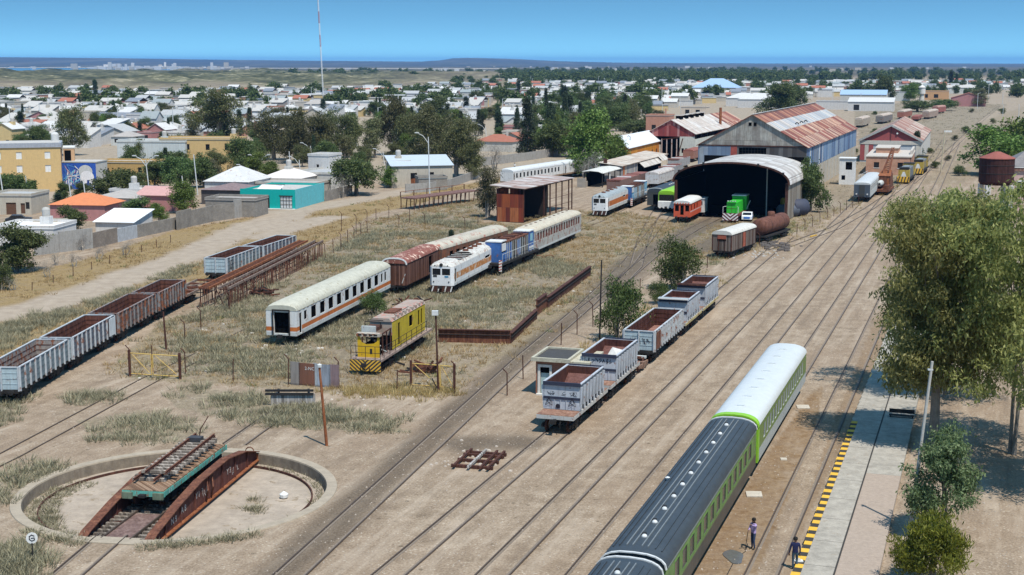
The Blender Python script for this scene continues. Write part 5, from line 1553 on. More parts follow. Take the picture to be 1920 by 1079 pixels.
 # abandoned string of wagons far behind
 far = [((1609, 240), 21, 'coach', (0.42, 0.36, 0.28), 'cream derelict van body just right of the big shed'), ((1648, 233), 24, 'coach', (0.2, 0.19, 0.18), 'dark derelict van with a cream roof in the far wagon string'),
  ((1688, 224), 24, 'coach', (0.36, 0.14, 0.1), 'pinkish roofed rusty van behind the red gabled workshop'), ((1715, 228), 20, 'flat', (0.3, 0.1, 0.08), 'low rust red gondola in the far wagon string'),
  ((1735, 224), 26, 'coach', (0.4, 0.3, 0.24), 'rusty white van in the far wagon string'), ((1753, 214), 30, 'coach', (0.34, 0.12, 0.1), 'last rust red van at the bend of the far wagon string')]
 for px, hd, kd, c, lab in far:
  r = empty('abandoned_van', G(*px), -R(hd), lab, 'boxcar', 'far string of abandoned wagons')
  Lf = 17 if px[0] > 1740 else 26
  m = paint('far_van_%d' % px[0], c, 0.25, 0.25, 0.85, 0.3)
  m2 = paint('far_roof_%d' % px[0], (0.5, 0.43, 0.36) if px[0] < 1740 else (0.42, 0.24, 0.2), 0.2, 0.28, 0.85, 0.3, streak=False)
  mb = MB(); mb.box(-1.5, 1.5, 0, Lf, 0.9, 3.3 if kd == 'coach' else 2.2, m); mb.build('body', r)
  if kd == 'coach': roof_loft(MB(), 3.1, Lf, 3.3, 4.2, m2, 0.8, 1.0).build('roof', r, True)
  bogie(r, 3); bogie(r, Lf - 3)
 # wagons crowded behind the lean-to
 g = 'old wagons crowded between lean-to and arched shed'
 for k, (px, L, c, rc, lab) in enumerate((((1222, 354), 15, (0.56, 0.57, 0.57), (0.5, 0.47, 0.44), 'pale grey box wagon behind the turquoise locomotive'), ((1246, 339), 13, (0.32, 0.34, 0.36), (0.24, 0.1, 0.08), 'grey open wagon with rusty edges left of the arched shed'),
   ((1262, 322), 13, (0.34, 0.35, 0.36), (0.22, 0.09, 0.07), 'grey and rust wagon second behind the pale box wagon'), ((1290, 305), 11, (0.3, 0.14, 0.1), (0.27, 0.10, 0.075), 'rust brown curved roof wagon in front of the far red shed'), ((1150, 366), 24, (0.2, 0.12, 0.1), (0.25, 0.10, 0.08), 'long low rust red wagon between the canopy and the blue locomotive'))):
  r = empty('old_wagon', G(*px), -R(19), lab, 'wagon', g)
  mb = MB(); mb.box(-1.4, 1.4, 0, L, 1.0, 2.9, paint('old_wagon_side_%d' % k, c, 0.15, 0.15)); mb.build('body', r)
  mr2 = paint('old_wagon_roof_%d' % k, rc, 0.2, 0.2, 0.8, 0.3, streak=False)
  if k in (0, 3): roof_loft(MB(), 2.9, L + .1, 2.9, 3.5, mr2, 0.9, 0.4).build('roof', r, True)
  else:
   mb = MB()
   for i in range(3): mb.box(-1.45, 1.45, i * L / 3, i * L / 3 + 0.5, 2.9, 3.1, WHITE if i % 2 else mr2)
   mb.box(-1.3, 1.3, 0, L, 2.6, 2.92, mr2)
   mb.build('cover', r)
  bogie(r, 2.2); bogie(r, L - 2.2)
def car(name, px, head, m, label, cat='car', second=None):
 r = empty(name, G(*px), -R(head), label, cat)
 mb = MB()
 prof = [(0.0, 0.35), (4.2, 0.35), (4.2, 0.85), (3.9, 0.95), (3.1, 1.0), (2.55, 1.42), (1.1, 1.45), (0.5, 0.98), (0.05, 0.85)]
 rings = []
 for x, k in ((-0.85, 0.94), (-0.78, 1.0), (0.78, 1.0), (0.85, 0.94)):
  rings.append([Vector((x, y, 0.35 + (z - 0.35) * k)) for y, z in prof])
 mb.loft(rings, m)
 body = mb.build('body', r)
 mb = MB()
 for x in (-0.862, 0.862): mb.poly([(x, 0.7, 1.0), (x, 3.0, 1.0), (x, 2.5, 1.36), (x, 1.15, 1.38)][::1 if x > 0 else -1], GLASS)
 mb.poly([(-0.72, 0.55, 1.03), (0.72, 0.55, 1.03), (0.68, 1.02, 1.4), (-0.68, 1.02, 1.4)], GLASS)
 mb.poly([(0.72, 3.1, 1.03), (-0.72, 3.1, 1.03), (-0.68, 2.62, 1.38), (0.68, 2.62, 1.38)], GLASS)
 mb.build('windows', body)
 if second:
  mb = MB()
  mb.box(-0.5, 0.5, -0.03, -0.002, 0.5, 0.8, flat(name + '_blue', second)); mb.box(0.86, 0.875, 0.8, 2.6, 0.5, 0.8, flat(name + '_blue', second))
  mb.build('coloured_panel', body)
 for x in (-0.8, 0.72):
  for y in (0.85, 3.4):
   mb = MB()
   mb.lathe([(0.01, 0), (0.31, 0), (0.31, 0.16), (0.01, 0.16)], (x - 0.04, y, 0.31), IRON, 12, 'x')
   mb.build('wheel', r)
 return r
# ------------------------------------------------------------- turntable
def turntable():
 cx, cy, Ro = PIT
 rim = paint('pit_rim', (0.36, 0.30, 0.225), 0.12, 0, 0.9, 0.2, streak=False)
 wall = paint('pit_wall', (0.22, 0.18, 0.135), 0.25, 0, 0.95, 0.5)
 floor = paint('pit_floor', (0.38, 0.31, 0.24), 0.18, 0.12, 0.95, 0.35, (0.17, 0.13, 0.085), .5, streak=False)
 root = empty('turntable_pit', (cx, cy, 0), 0, 'round concrete turntable pit with pale floor and raised rim', 'turntable pit')
 ring = lambda r, z: [Vector((r * math.cos(2 * math.pi * k / 96), r * math.sin(2 * math.pi * k / 96), z)) for k in range(96)]
 mb = MB()
 mb.loft([ring(Ro + 0.05, -0.05), ring(Ro, 0.07), ring(Ro - 0.62, 0.07), ring(Ro - 0.64, -0.02)], rim, False)
 mb.build('rim', root)
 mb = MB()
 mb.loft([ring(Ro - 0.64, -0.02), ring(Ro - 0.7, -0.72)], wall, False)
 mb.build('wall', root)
 mb = MB()
 mb.poly(ring(Ro - 0.6, -0.68), floor)
 mb.build('pit_floor', root)
 mb = MB()
 mb.loft([ring(Ro - 1.5, -0.67), ring(Ro - 1.5, -0.52), ring(Ro - 1.58, -0.52), ring(Ro - 1.58, -0.67)], RUSTD, False)
 mb.build('ring_rail', root)
 mb = MB()
 mb.box(-1.4, 1.4, -Ro - 0.02, -Ro + 1.0, -1.0, 0.06, rim)
 mb.box(-1.4, 1.4, Ro - 1.0, Ro + 0.02, -1.0, 0.06, rim)
 o = mb.build('abutment', root)
 o.rotation_euler = (0, 0, -R(8.8))
 # the bridge
 hd = R(8.8)
 br = empty('turntable_bridge', (cx, cy, -0.62), -hd, 'rusty plate girder turntable bridge with chalked numbers on its side', 'turntable bridge')
 L = 8.9
 red = rustm('girder_rust', (0.10, 0.036, 0.028), (0.17, 0.075, 0.055))
 for sx in (-1, 1):
  mb = MB()
  x = 1.95 * sx
  prof = [(-L, 0.62), (-L + 0.5, 0.8), (-L + 4.0, 1.4), (-1.5, 1.8), (3.0, 1.9), (L - 2.5, 1.45), (L, 0.75)]
  for (a, za), (b, zb) in zip(prof[:-1], prof[1:]):
   mb.loft([[Vector((x - 0.04, a, 0.25)), Vector((x + 0.04, a, 0.25)), Vector((x + 0.04, a, za)), Vector((x - 0.04, a, za))],
   [Vector((x - 0.04, b, 0.25)), Vector((x + 0.04, b, 0.25)), Vector((x + 0.04, b, zb)), Vector((x - 0.04, b, zb))]], red, False)
   mb.loft([[Vector((x - 0.28, a, za)), Vector((x + 0.28, a, za)), Vector((x + 0.28, a, za + 0.06)), Vector((x - 0.28, a, za + 0.06))],
   [Vector((x - 0.28, b, zb)), Vector((x + 0.28, b, zb)), Vector((x + 0.28, b, zb + 0.06)), Vector((x - 0.28, b, zb + 0.06))]], RUST)
  mb.box(x - 0.26, x + 0.26, -L, L, 0.18, 0.25, RUSTO)
  for y in (-L + 0.02, L - 0.1): mb.box(x - 0.2, x + 0.2, y, y + 0.08, 0.25, 0.66, RUSTO)
  for i in range(-7, 8):
   zt = float(np.interp(i * 1.15, [q[0] for q in prof], [q[1] for q in prof])) - .02
   mb.box(x - 0.14, x + 0.14, i * 1.15, i * 1.15 + 0.03, 0.25, zt, red) if i % 2 == 0 else None
  if sx > 0:
   for dy in (-0.5, 0.35):
    mb.beam((x + 0.1, dy, 0.3), (x + 0.42, dy - 0.5, 1.1), 0.07, 0.07, RUST)
    mb.beam((x + 0.1, dy + 0.2, 1.55), (x + 0.42, dy - 0.5, 1.1), 0.07, 0.07, RUST)
  g = mb.build('girder', br)
  if sx > 0:                                     # chalk marks
   cm = MB()
   ch = flat('chalk', (0.6, 0.55, 0.5), 0.95)
   rr = random.Random(4)
   O = (x + 0.045, 0, 0)
   for y0, z0, s in ((-5.9, 0.5, 'N 9'), (-4.4, 0.7, 'A 8'), (-2.1, 0.85, 'Y I'), (3.2, 0.8, 'Y 3')):
    text_mb(cm, s, (x + 0.045, y0, z0), (0, 1, 0), (0, 0, 1), 0.55, ch, 0.01)
   for q in range(3):
    y0 = 4.3 + q * 0.42
    cm.stroke(O, (0, 1, 0), (0, 0, 1), [(y0 + rr.uniform(-.2, .2), 0.75 + rr.uniform(-.25, .35)) for _ in range(7)], 0.025, ch)
    cm.stroke(O, (0, 1, 0), (0, 0, 1), [(-1.0 + q * .4 + rr.uniform(-.15, .15), 0.9 + rr.uniform(-.3, .4)) for _ in range(6)], 0.025, ch)
   cm.build('chalk_marks', g)
 mb = MB()
 for i in range(-14, 15):
  if -3 < i < -1: continue
  mb.box(-1.9, 1.9, i * 0.6 - 0.12, i * 0.6 + 0.12, 0.36, 0.54, WOOD)
 for y in (-6, -3, 0, 3, 6): mb.box(-1.9, 1.9, y, y + 0.2, 0.2, 0.35, RUSTD)
 for y in (-6, -3, 0, 3): mb.beam((-1.8, y, 0.45), (1.8, y + 3, 0.45), 0.1, 0.1, RUSTD)
 mb.box(-0.8, 0.75, -L + 0.2, -L + 4.6, 0.545, 0.58, rustm('deck_plate', (0.16, 0.10, 0.085), (0.27, 0.19, 0.16)))
 mb.build('deck', br)
 mb = MB()
 for x in (-GA / 2, GA / 2): mb.box(x - 0.04, x + 0.04, -L - 0.05, L, 0.542, 0.69, STEEL)
 mb.build('deck_rail', br)
 mb = MB()
 for r in (0.09, 0.06): mb.path([(1.6 + .3 * math.cos(a), L - 0.2, 0.7 + .35 * math.sin(a) + r) for a in np.linspace(0, 6.28, 14)], 0.03, RUST, 5)
 mb.build('hand_winch', br)
 # turquoise flat wagon standing on it, loaded with track panels
 T8 = Matrix.Rotation(-hd, 4, 'Z')
 fw = empty('flat_wagon', tuple(Vector((cx, cy, 0)) + T8 @ Vector((-0.42, -4.1, 0.08))), -hd, 'turquoise flat wagon with timber deck standing on the turntable', 'flat wagon')
 tq = paint('turquoise_paint', (0.12, 0.42, 0.34), 0.2, 0.28, 0.7, 0.4)
 LW = 10.5
 mb = MB()
 mb.box(-1.3, 1.3, 0.0, 0.16, 0.85, 1.18, tq)
 for x in (-0.95, 0.95): mb.box(x - 0.32, x + 0.32, -0.14, 0.0, 0.72, 1.1, rustm('buffer_beam_rust', (0.13, 0.16, 0.11), (0.2, 0.24, 0.17)))
 mb.box(-0.2, 0.2, -0.3, 0.0, 0.85, 1.02, IRON)
 mb.box(-1.3, 1.3, LW - 0.16, LW, 0.85, 1.18, tq)
 for x in (-1.28, 1.2): mb.box(x, x + 0.09, 0.16, LW - 0.16, 0.88, 1.17, tq)
 for x in (-.5, .4): mb.box(x, x + 0.12, 0.2, LW - 0.2, 0.75, 1.1, RUSTD)
 fr = mb.build('frame', fw)
 mb = MB()
 text_mb(mb, 'E T', (1.294, 0.75, 0.9), (0, 1, 0), (0, 0, 1), 0.3, flat('stencil_white', (0.75, 0.75, 0.7)), 0.008)
 text_mb(mb, 'E  T', (1.294, 7.6, 0.9), (0, 1, 0), (0, 0, 1), 0.3, flat('stencil_white', (0.75, 0.75, 0.7)), 0.008)
 mb.build('stencilled_letters', fr)
 mb = MB()
 for i in range(int(LW / 0.22)): mb.box(-1.26, 1.26, 0.02 + i * 0.22, 0.215 + i * 0.22, 1.185, 1.24, planks('wagon_timber', (0.22, 0.13, 0.08), (0.36, 0.25, 0.17)))
 mb.build('deck', fw)
 for y in (1.9, LW - 1.9): bogie(fw, y, W=2.0)
 for k, (x0, y0, y1, z, tl) in enumerate(((-0.25, 1.7, 11.2, 1.26, 0.0), (0.3, 2.1, 10.3, 1.27, 0.03))):
  if k == 1: z += 0.36
  tp = empty('track_panel', tuple(fw.matrix_basis @ Vector((x0 - 0.15, y0, z))), -hd + tl, ('lower old track panel of sleepers and rails lying on the turquoise wagon', 'upper old track panel stacked on another on the turquoise wagon')[k], 'track panel', 'track panels on the flat wagon')
  mb = MB()
  for i in range(int((y1 - y0) / 0.62)):
   w = random.Random(i * 3 + k)
   mb.box(-1.05 + w.uniform(-.08, .08), 1.05 + w.uniform(-.08, .08), i * 0.62, i * 0.62 + 0.24, 0.0, 0.17, planks('bleached_sleeper', (0.24, 0.2, 0.165), (0.46, 0.4, 0.34)))
  mb.build('sleepers', tp)
  for x in (-0.62, 0.62):
   mb = MB()
   mb.box(x - 0.07, x + 0.07, -0.6, y1 - y0, 0.174, 0.2, RUSTD)
   mb.box(x - 0.02, x + 0.02, -0.6, y1 - y0, 0.2, 0.29, RUSTD)
   mb.box(x - 0.04, x + 0.04, -0.6, y1 - y0, 0.29, 0.34, RUST)
   mb.build('rail', tp)
 mb = MB()
 mb.box(-0.75, 0.1, 8.9, 9.5, 1.62, 2.0, flat('tool_box_grey', (0.05, 0.05, 0.055)))
 o = mb.build('tool_box', label='dark metal box on the far end of the stacked track panels', cat='box')
 o.location = fw.location; o.rotation_euler = fw.rotation_euler
 mb = MB()
 mb.path([(-0.3, 9.6, 1.6), (-0.15, 9.7, 2.4), (0.25, 9.9, 3.1), (0.3, 9.95, 3.2)], 0.035, RUSTD, 5)
 o = mb.build('bent_bar', label='bent iron bar sticking up behind the track panels', cat='iron bar')
 o.location = fw.location; o.rotation_euler = fw.rotation_euler
# ------------------------------------------------------------- sheds and depot buildings
RUSTSH = [srgb(150, 84, 62), srgb(190, 140, 112), srgb(128, 66, 52), srgb(205, 172, 148), srgb(160, 100, 78), srgb(120, 62, 50)]
PALESH = [srgb(196, 194, 190), srgb(170, 172, 176), srgb(205, 200, 192), srgb(150, 158, 162), srgb(188, 176, 166)]
def gable_roof(root, W, L, ze, zr, m, over=0.4, strips=None, thick=0.12, name='roof'):
 """two slopes; strips = materials down the right slope"""
 mb = MB()
 h = W / 2 + over
 ze2 = ze - (zr - ze) * over / (W / 2)
 ss = strips or [m]
 n = len(ss)
 for i, s in enumerate(ss):
  a, b = i / n, (i + 1) / n + (0.004 if i < n - 1 else 0)
  lift = 0.03 * (n - i)
  P = lambda t, y, dz: Vector((h * t, y, zr + (ze2 - zr) * t + dz + lift))
  mb.loft([[P(a, -over, 0), P(b, -over, 0), P(b, -over, -thick), P(a, -over, -thick)][::-1], [P(a, L + over, 0), P(b, L + over, 0), P(b, L + over, -thick), P(a, L + over, -thick)][::-1]], s)
 P = lambda t, y, dz: Vector((-h * t, y, zr + (ze2 - zr) * t + dz + 0.03 * n))
 mb.loft([[P(0.0, -over, 0), P(1, -over, 0), P(1, -over, -thick), P(0.0, -over, -thick)], [P(0.0, L + over, 0), P(1, L + over, 0), P(1, L + over, -thick), P(0.0, L + over, -thick)]], m)
 return mb.build(name, root)
def big_shed():
 r = veh('big_shed', (1510, 364), 0, 22, 19.7, 'biggest corrugated iron shed with rust striped roof and blue side wall', 'shed')
 W, L, ze, zr = 22, 90, 9.4, 15.6
 w = W / 2
 gab = sheets('gable_sheets', [srgb(182, 178, 168), srgb(198, 192, 180), srgb(168, 164, 156), srgb(190, 186, 176)], 0.8, 5.2, 0, 2, streak=0.75, var=0.55)
 low = sheets('stained_sheets', [srgb(96, 96, 96), srgb(74, 74, 76), srgb(112, 112, 112), srgb(60, 60, 62)], 0.9, 4.6, 0, 2, streak=0.7, var=0.3)
 blu = sheets('blue_grey_sheets', [srgb(126, 146, 168), srgb(150, 164, 180), srgb(112, 132, 156), srgb(160, 168, 174)], 0.9, 4.6, 0, 2, streak=0.3)
 side = sheets('blue_side_sheets', [srgb(118, 146, 178), srgb(134, 158, 184), srgb(104, 132, 168), srgb(150, 168, 186), srgb(88, 108, 140)], 1.6, 9, 1, 2, streak=0.25, var=0.1)
 conc = paint('cream_wall', (0.50, 0.45, 0.37), 0.1, 0, 0.9, 0.3)
 mb = MB()
 mb.poly([(-w, 0, ze), (w, 0, ze), (0, 0, zr)], gab)
 mb.box(-w, -4.3, 0, 0.06, 0, ze, blu); mb.box(-4.296, -3.0, -0.01, 0.05, 0, ze, paint('red_sheet', (0.36, 0.08, 0.06), 0.2, 0.1)); mb.box(3.3, w, 0, 0.06, 0, ze, low)
 mb.holed((-2.99, 0.03, 0), (1, 0, 0), (0, 0, 1), 6.28, ze, [(0.3, 5.9, 6.6, 9.0)], low, 0.4)
 mb.box(-w - .05, w + .05, -0.08, -0.004, ze - 0.12, ze + 0.1, RUSTD)
 mb.poly([(w, L, 0), (-w, L, 0), (-w, L, ze), (0, L, zr), (w, L, ze)], gab)
 wl = mb.build('front_wall', r)
 mb = MB()
 for x in [-2.6 + i * 0.62 for i in range(10)]: mb.box(x, x + 0.07, 0.2, 0.26, 6.6, 9.0, IRON)
 for z in (7.2, 7.8, 8.4): mb.box(-2.69, 2.91, 0.262, 0.3, z, z + 0.07, IRON)
 mb.box(-2.69, 2.91, 0.5, 0.55, 6.5, 9.1, HOLE)
 mb.build('window_grid', wl)
 for x in (-1.5, -0.4):
  mb = MB()
  mb.lathe([(0.55, 0), (0.55, -0.1), (0.36, -0.12), (0.3, -0.02), (0.01, -0.02)], (x, 0.02, 5.6), IRON, 14, 'y'); mb.box(x - 0.5, x + 0.5, -0.05, 0.02, 4.8, 5.1, WHITE)
  mb.build('extractor_fan', wl)
 mb = MB()
 for x in (-0.75, 0.25): mb.box(x, x + 0.6, -0.05, -0.003, ze + 4.0, ze + 4.7, HOLE)
 for x, z, a in ((4.2, 5.2, 1.6), (7.7, 0, 4.3), (9.2, 0, 3.4)): mb.box(x, x + a * .5, -0.09, -0.01, z, z + a, gab)
 mb.build('patches', wl)
 mb = MB()
 mb.box(w - 0.06, w, 0.06, L, 4.8, ze, side)
 mb.box(-w, -w + 0.06, 0.06, L, 0, ze, blu)
 mb.build('side_wall', r)
 mb = MB()
 mb.box(w - 0.2, w - 0.03, 0.07, L, 0, 4.795, conc)
 for i in range(15): mb.box(w - 0.2, w + 0.16, 3 + i * 6, 3.5 + i * 6, 0, 4.7, conc)
 mb.build('masonry_base', r)
 mb = MB()
 for y, c in ((5.2, 1), (8, 0), (19, 1), (21.5, 0), (24, 1)): mb.box(w, w + 0.05, y, y + 0.5, 4.9, ze - 0.1, WHITE if c else flat('slate_strip', (0.1, 0.12, 0.15)))
 for y in (10.5, 14.0): mb.box(w + 0.002, w + 0.03, y, y + 2.8, 4.9, ze - 0.05, flat('slate_sheet', (0.17, 0.2, 0.25)))
 mb.build('loose_sheets', r)
 st = []
 for k, cols in enumerate(([srgb(150, 88, 66), srgb(118, 62, 50), srgb(190, 138, 108), srgb(134, 72, 56), srgb(172, 112, 84)], PALESH, [srgb(160, 96, 70), srgb(200, 150, 118), srgb(128, 68, 54), srgb(210, 176, 150), srgb(146, 80, 60)], [srgb(136, 72, 56), srgb(196, 158, 132), srgb(120, 62, 50), srgb(160, 92, 70), srgb(206, 172, 146)])):
  st.append(sheets('roof_strip_%d' % k, cols, 1.15, 30, 1, 0, streak=0.5, var=0.1 if k == 1 else 0.4))
 rf = gable_roof(r, W, L, ze, zr, sheets('roof_left', RUSTSH, 1.15, 4, 1, 0), 0.35, st)
 mb = MB()
 for i in range(3): mb.path([(5.4 + .35 * math.cos(t), 24 + i * 6.5, 12.75 + .45 * math.sin(t)) for t in np.linspace(0.2, 3.4, 8)], 0.12, IRON, 5)
 for i in range(46): mb.box(0.05, 0.3, i * 2, i * 2 + 0.1, zr + 0.1, zr + 0.2, PALE)
 mb.box(-0.3, 0.3, -0.3, L + .3, zr + 0.12, zr + 0.17, sheets('ridge_cap', PALESH, 1.5, 9, 1, 0))
 mb.build('curled_sheets', rf)
def red_shed():
 r = veh('red_shed', (1302, 299), 0, 13.4, 20.5, 'red gabled iron shed with a row of roof ventilators left of the biggest shed', 'shed')
 W, L, ze, zr = 13.4, 72, 7.0, 10.6
 w = W / 2
 rd = sheets('red_gable', [srgb(150, 66, 66), srgb(178, 104, 100), srgb(132, 50, 52), srgb(190, 140, 136), srgb(150, 60, 58)], 0.6, 9, 0, 2, streak=0.55)
 pw = paint('pale_mint_wall', (0.55, 0.56, 0.50), 0.08, 0, 0.85, 0.25)
 mb = MB()
 mb.poly([(-w, 0, ze), (w, 0, ze), (0, 0, zr)], rd)
 mb.box(-w, w, 0, 0.1, ze - 0.9, ze, rd)
 mb.holed((w - 4.2, 0, 0), (1, 0, 0), (0, 0, 1), 4.2, ze - 0.9, [(0.5, 1.2, 1.6, 2.9), (1.5, 2.2, 1.6, 2.9), (2.6, 3.4, 1.6, 2.9)], pw, 0.3)
 mb.holed((-w, 0, 0), (1, 0, 0), (0, 0, 1), 4.0, 3.8, [(0.4, 1.0, 1.6, 2.8), (1.3, 1.9, 1.6, 2.8), (2.2, 2.8, 1.6, 2.8)], pw, 0.3)
 mb.box(w - 0.1, w, 0.1, L, 0, ze - 1.6, pw)
 mb.box(-w, -w + 0.1, 0.1, L, 0, ze, rd)
 mb.poly([(w, L, 0), (-w, L, 0), (-w, L, ze), (0, L, zr), (w, L, ze)], rd)
 mb.build('wall', r)
 mb = MB()
 mb.box(-w + .2, w - .2, 7, 7.1, 0, ze, HOLE); mb.box(-w + .15, w - .15, 0.5, 30, ze - .2, ze - .1, HOLE)
 for i in range(9): mb.box(w - 0.3, w - 0.15, 2 + i * 7, 2.4 + i * 7, ze - 1.6, ze, IRON)
 for x in (-2.6, -1.2, 0.2, 1.6): mb.box(x, x + 0.25, -0.2, 0.05, 0, 5.4, paint('pale_pink_post', (0.5, 0.4, 0.37), 0.15, 0.2))
 mb.beam((-2.4, -0.1, 5.2), (2.4, -0.1, 5.9), 0.25, 0.25, RUSTD); mb.beam((2.2, -0.1, 1.0), (3.4, -0.1, 5.6), 0.2, 0.2, RUSTD)
 mb.build('timber_frame', r)
 top = sheets('pale_roof_a', [srgb(205, 196, 184), srgb(196, 180, 168), srgb(212, 206, 198)], 1.2, 5, 1, 0, streak=0.25, var=0.25)
 rf = gable_roof(r, W, L * 0.66, ze, zr, top, 0.35, [top, top])
 r2 = MB()
 mm = sheets('rust_roof_b', RUSTSH, 1.2, 5, 1, 0)
 for s in (-1, 1): r2.poly([(0, L * .66 + .2, zr + 0.1), (s * (w + .35), L * .66 + .2, ze - .1), (s * (w + .35), L, ze - .1), (0, L, zr + 0.1)][::-s], mm)
 r2.build('rusty_roof_end', rf)
 for i in range(5):
  mb = MB()
  y = 8 + i * 6.5
  mb.box(-0.7, 0.7, y, y + 3, zr - 0.2, zr + 0.8, HOLE); mb.box(-1.0, 1.0, y - 0.2, y + 3.2, zr + 0.8, zr + 0.95, top)
  mb.build('ventilator', rf)
 mb = MB()
 mb.tube((5.0, 40, ze + 0.4), (5.0, 40, zr + 2.2), 0.4, RUSTO, 10)
 mb.build('chimney', rf)
def orange_shed():
 r = veh('orange_shed', (1177, 277), 5.0, 6.4, 18.5, 'orange walled shed with a clean white roof beside the leafy tree', 'shed')
 og = sheets('orange_sheets', [srgb(222, 148, 40), srgb(214, 140, 36), srgb(206, 128, 38)], 1.1, 9, 1, 2, streak=0.35, var=0.25)
 mb = MB()
 mb.prism([(-3.2, 0), (3.2, 0), (3.2, 5), (0, 7.6), (-3.2, 5)], 0, 37, og)
 for y in (13, 17, 27, 32): mb.box(3.2, 3.23, y, y + 1.2, 1.9, 2.9, RUSTD)
 mb.build('wall', r)
 wr = paint('clean_white_sheet', (0.68, 0.70, 0.72), 0.04, 0, 0.5, 0.08, streak=False)
 rf = gable_roof(r, 6.4, 37, 5.0, 7.6, wr, 0.3)
 mb = MB(); mb.path([(1.6, 9, 6.2), (1.6, 9, 7.2), (1.2, 9, 7.5), (0.9, 9, 7.2)], 0.08, IRON, 6); mb.build('flue', rf)
def arch_shed():
 r = veh('arched_shed', (1478, 344), 6.3, 19.2, 20.5, 'open fronted shed with a wide arched pale sheet roof and black interior', 'shed')
 W, L, ze, zr = 19.2, 22, 6.3, 9.6
 n = 26
 def P(i, y, d):
  t = math.pi * i / n
  x = (W / 2 + 0.35 + d) * math.cos(t)
  return Vector((x, y, ze - 0.3 + (zr - ze + 0.3 + d) * max(0.0, math.sin(t)) ** 0.85))
 top = sheets('arch_sheets', [srgb(204, 200, 192), srgb(192, 186, 178), srgb(212, 208, 202), srgb(184, 176, 168)], 2.4, 1.7, 0, 1, wave=0.15, streak=0.2, var=0.3)
 mb = MB()
 mb.loft([[P(i, y, 0.0) for i in range(n + 1)] for y in (-0.5, L)], top, False, False)
 rf = mb.build('roof', r, True)
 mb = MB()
 mb.loft([[P(i, y, -0.22) for i in range(n + 1)][::-1] for y in (-0.4, L)], HOLE, False, False)  # underside, walls and floor near-black, indoor shade put into their colour
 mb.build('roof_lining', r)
 mb = MB()
 for i in range(n): mb.beam(P(i, -0.45, -0.13), P(i + 1, -0.45, -0.13), 0.3, 0.28, RUSTD)
 for i in (4, 9, 17, 22): mb.box(P(i, 0, 0).x - .15, P(i, 0, 0).x + .15, -0.7, -0.3, P(i, 0, 0).z - 0.25, P(i, 0, 0).z + 0.2, IRON)
 mb.build('arch_girder', rf)
 side = sheets('arch_side_sheets', [srgb(150, 140, 126), srgb(132, 122, 108), srgb(166, 158, 146)], 0.9, 9, 1, 2, streak=0.6)
 mb = MB()
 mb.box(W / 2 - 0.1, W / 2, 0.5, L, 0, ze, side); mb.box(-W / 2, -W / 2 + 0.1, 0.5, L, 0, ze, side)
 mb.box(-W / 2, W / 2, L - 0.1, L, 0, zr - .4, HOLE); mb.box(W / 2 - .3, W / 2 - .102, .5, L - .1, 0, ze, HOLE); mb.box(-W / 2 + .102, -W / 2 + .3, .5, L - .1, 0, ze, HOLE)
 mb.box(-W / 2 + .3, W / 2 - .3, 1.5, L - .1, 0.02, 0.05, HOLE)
 mb.build('wall', r)
 for x in (-W / 2 + 0.2, W / 2 - 0.2, 5.0):
  mb = MB()
  mb.box(x - 0.2, x + 0.2, -0.3, 0.3, 0, ze if abs(x) > 6 else 8.2, RUSTD) if abs(x) > 6 else mb.tube((x, 6, 0), (x, 6, 8.6), 0.1, PALE, 6)
  if abs(x) > 6: mb.box(x - 0.3, x + 0.3, -0.2, 0.5, 0, 3.0, side)
  mb.build('pillar', r)
def open_shed():
 r = veh('open_shed', (981, 418), 0, 4.7, 22.0, 'rusty lean-to shed with orange corrugated end wall and open posts', 'shed')
 W, L = 4.7, 24
 w = W / 2
 ro = sheets('rust_end_sheets', [srgb(140, 58, 34), srgb(168, 84, 44), srgb(112, 42, 30), srgb(150, 70, 40), srgb(186, 110, 66)], 0.75, 2.4, 0, 2, streak=0.6)
 ri = sheets('rust_side_sheets', [srgb(120, 54, 36), srgb(96, 42, 32), srgb(150, 80, 50)], 0.75, 2.4, 1, 2, streak=0.6)
 mb = MB()
 mb.box(-w, w, 0, 0.08, 0.05, 4.6, ro)
 mb.holed((-w, 11, 0), (0, -1, 0), (0, 0, 1), 11, 5.4, [(3.0, 3.5, 2.3, 3.0), (5.2, 5.9, 4.2, 5.0)], ri, 0.06)
 mb.box(-w, w, 10.9, 11, 0, 5.3, flat('interior_shade_brown', (0.03, 0.022, 0.018)))  # near-black partition stands in for the shade of the interior
 mb.box(-w + .07, w - .1, 0.085, 10.88, 0.02, 0.06, HOLE)  # near-black floor sheet, indoor shade as colour
 mb.build('wall', r)
 mb = MB()
 for y in (0.1, 9.5, 12.5, 15.5, 18.5, 22, 23.7):
  for x in (-w, w): mb.box(x - 0.09, x + 0.09, y, y + 0.18, 0, 5.5, RUSTD)
 for x in (-w, w): mb.box(x - 0.06, x + 0.06, 0.1, L, 5.3, 5.5, RUSTD)
 for z in (1.4, 2.8): mb.beam((w, 12, z), (w, 23.7, z), 0.06, 0.06, RUSTD)
 mb.build('posts', r)
 mb = MB()
 mb.loft([[Vector((w + 0.4, y, 5.55)), Vector((w + .4, y, 5.65)), Vector((-w - 1.2, y, 6.05)), Vector((-w - 1.2, y, 5.95))][::-1] for y in (-0.3, L)], sheets('open_shed_roof', [srgb(200, 186, 178), srgb(186, 164, 154), srgb(208, 200, 194), srgb(170, 140, 126)], 1.1, 9, 1, 0, streak=0.4, var=0.4))
 mb.build('roof', r)
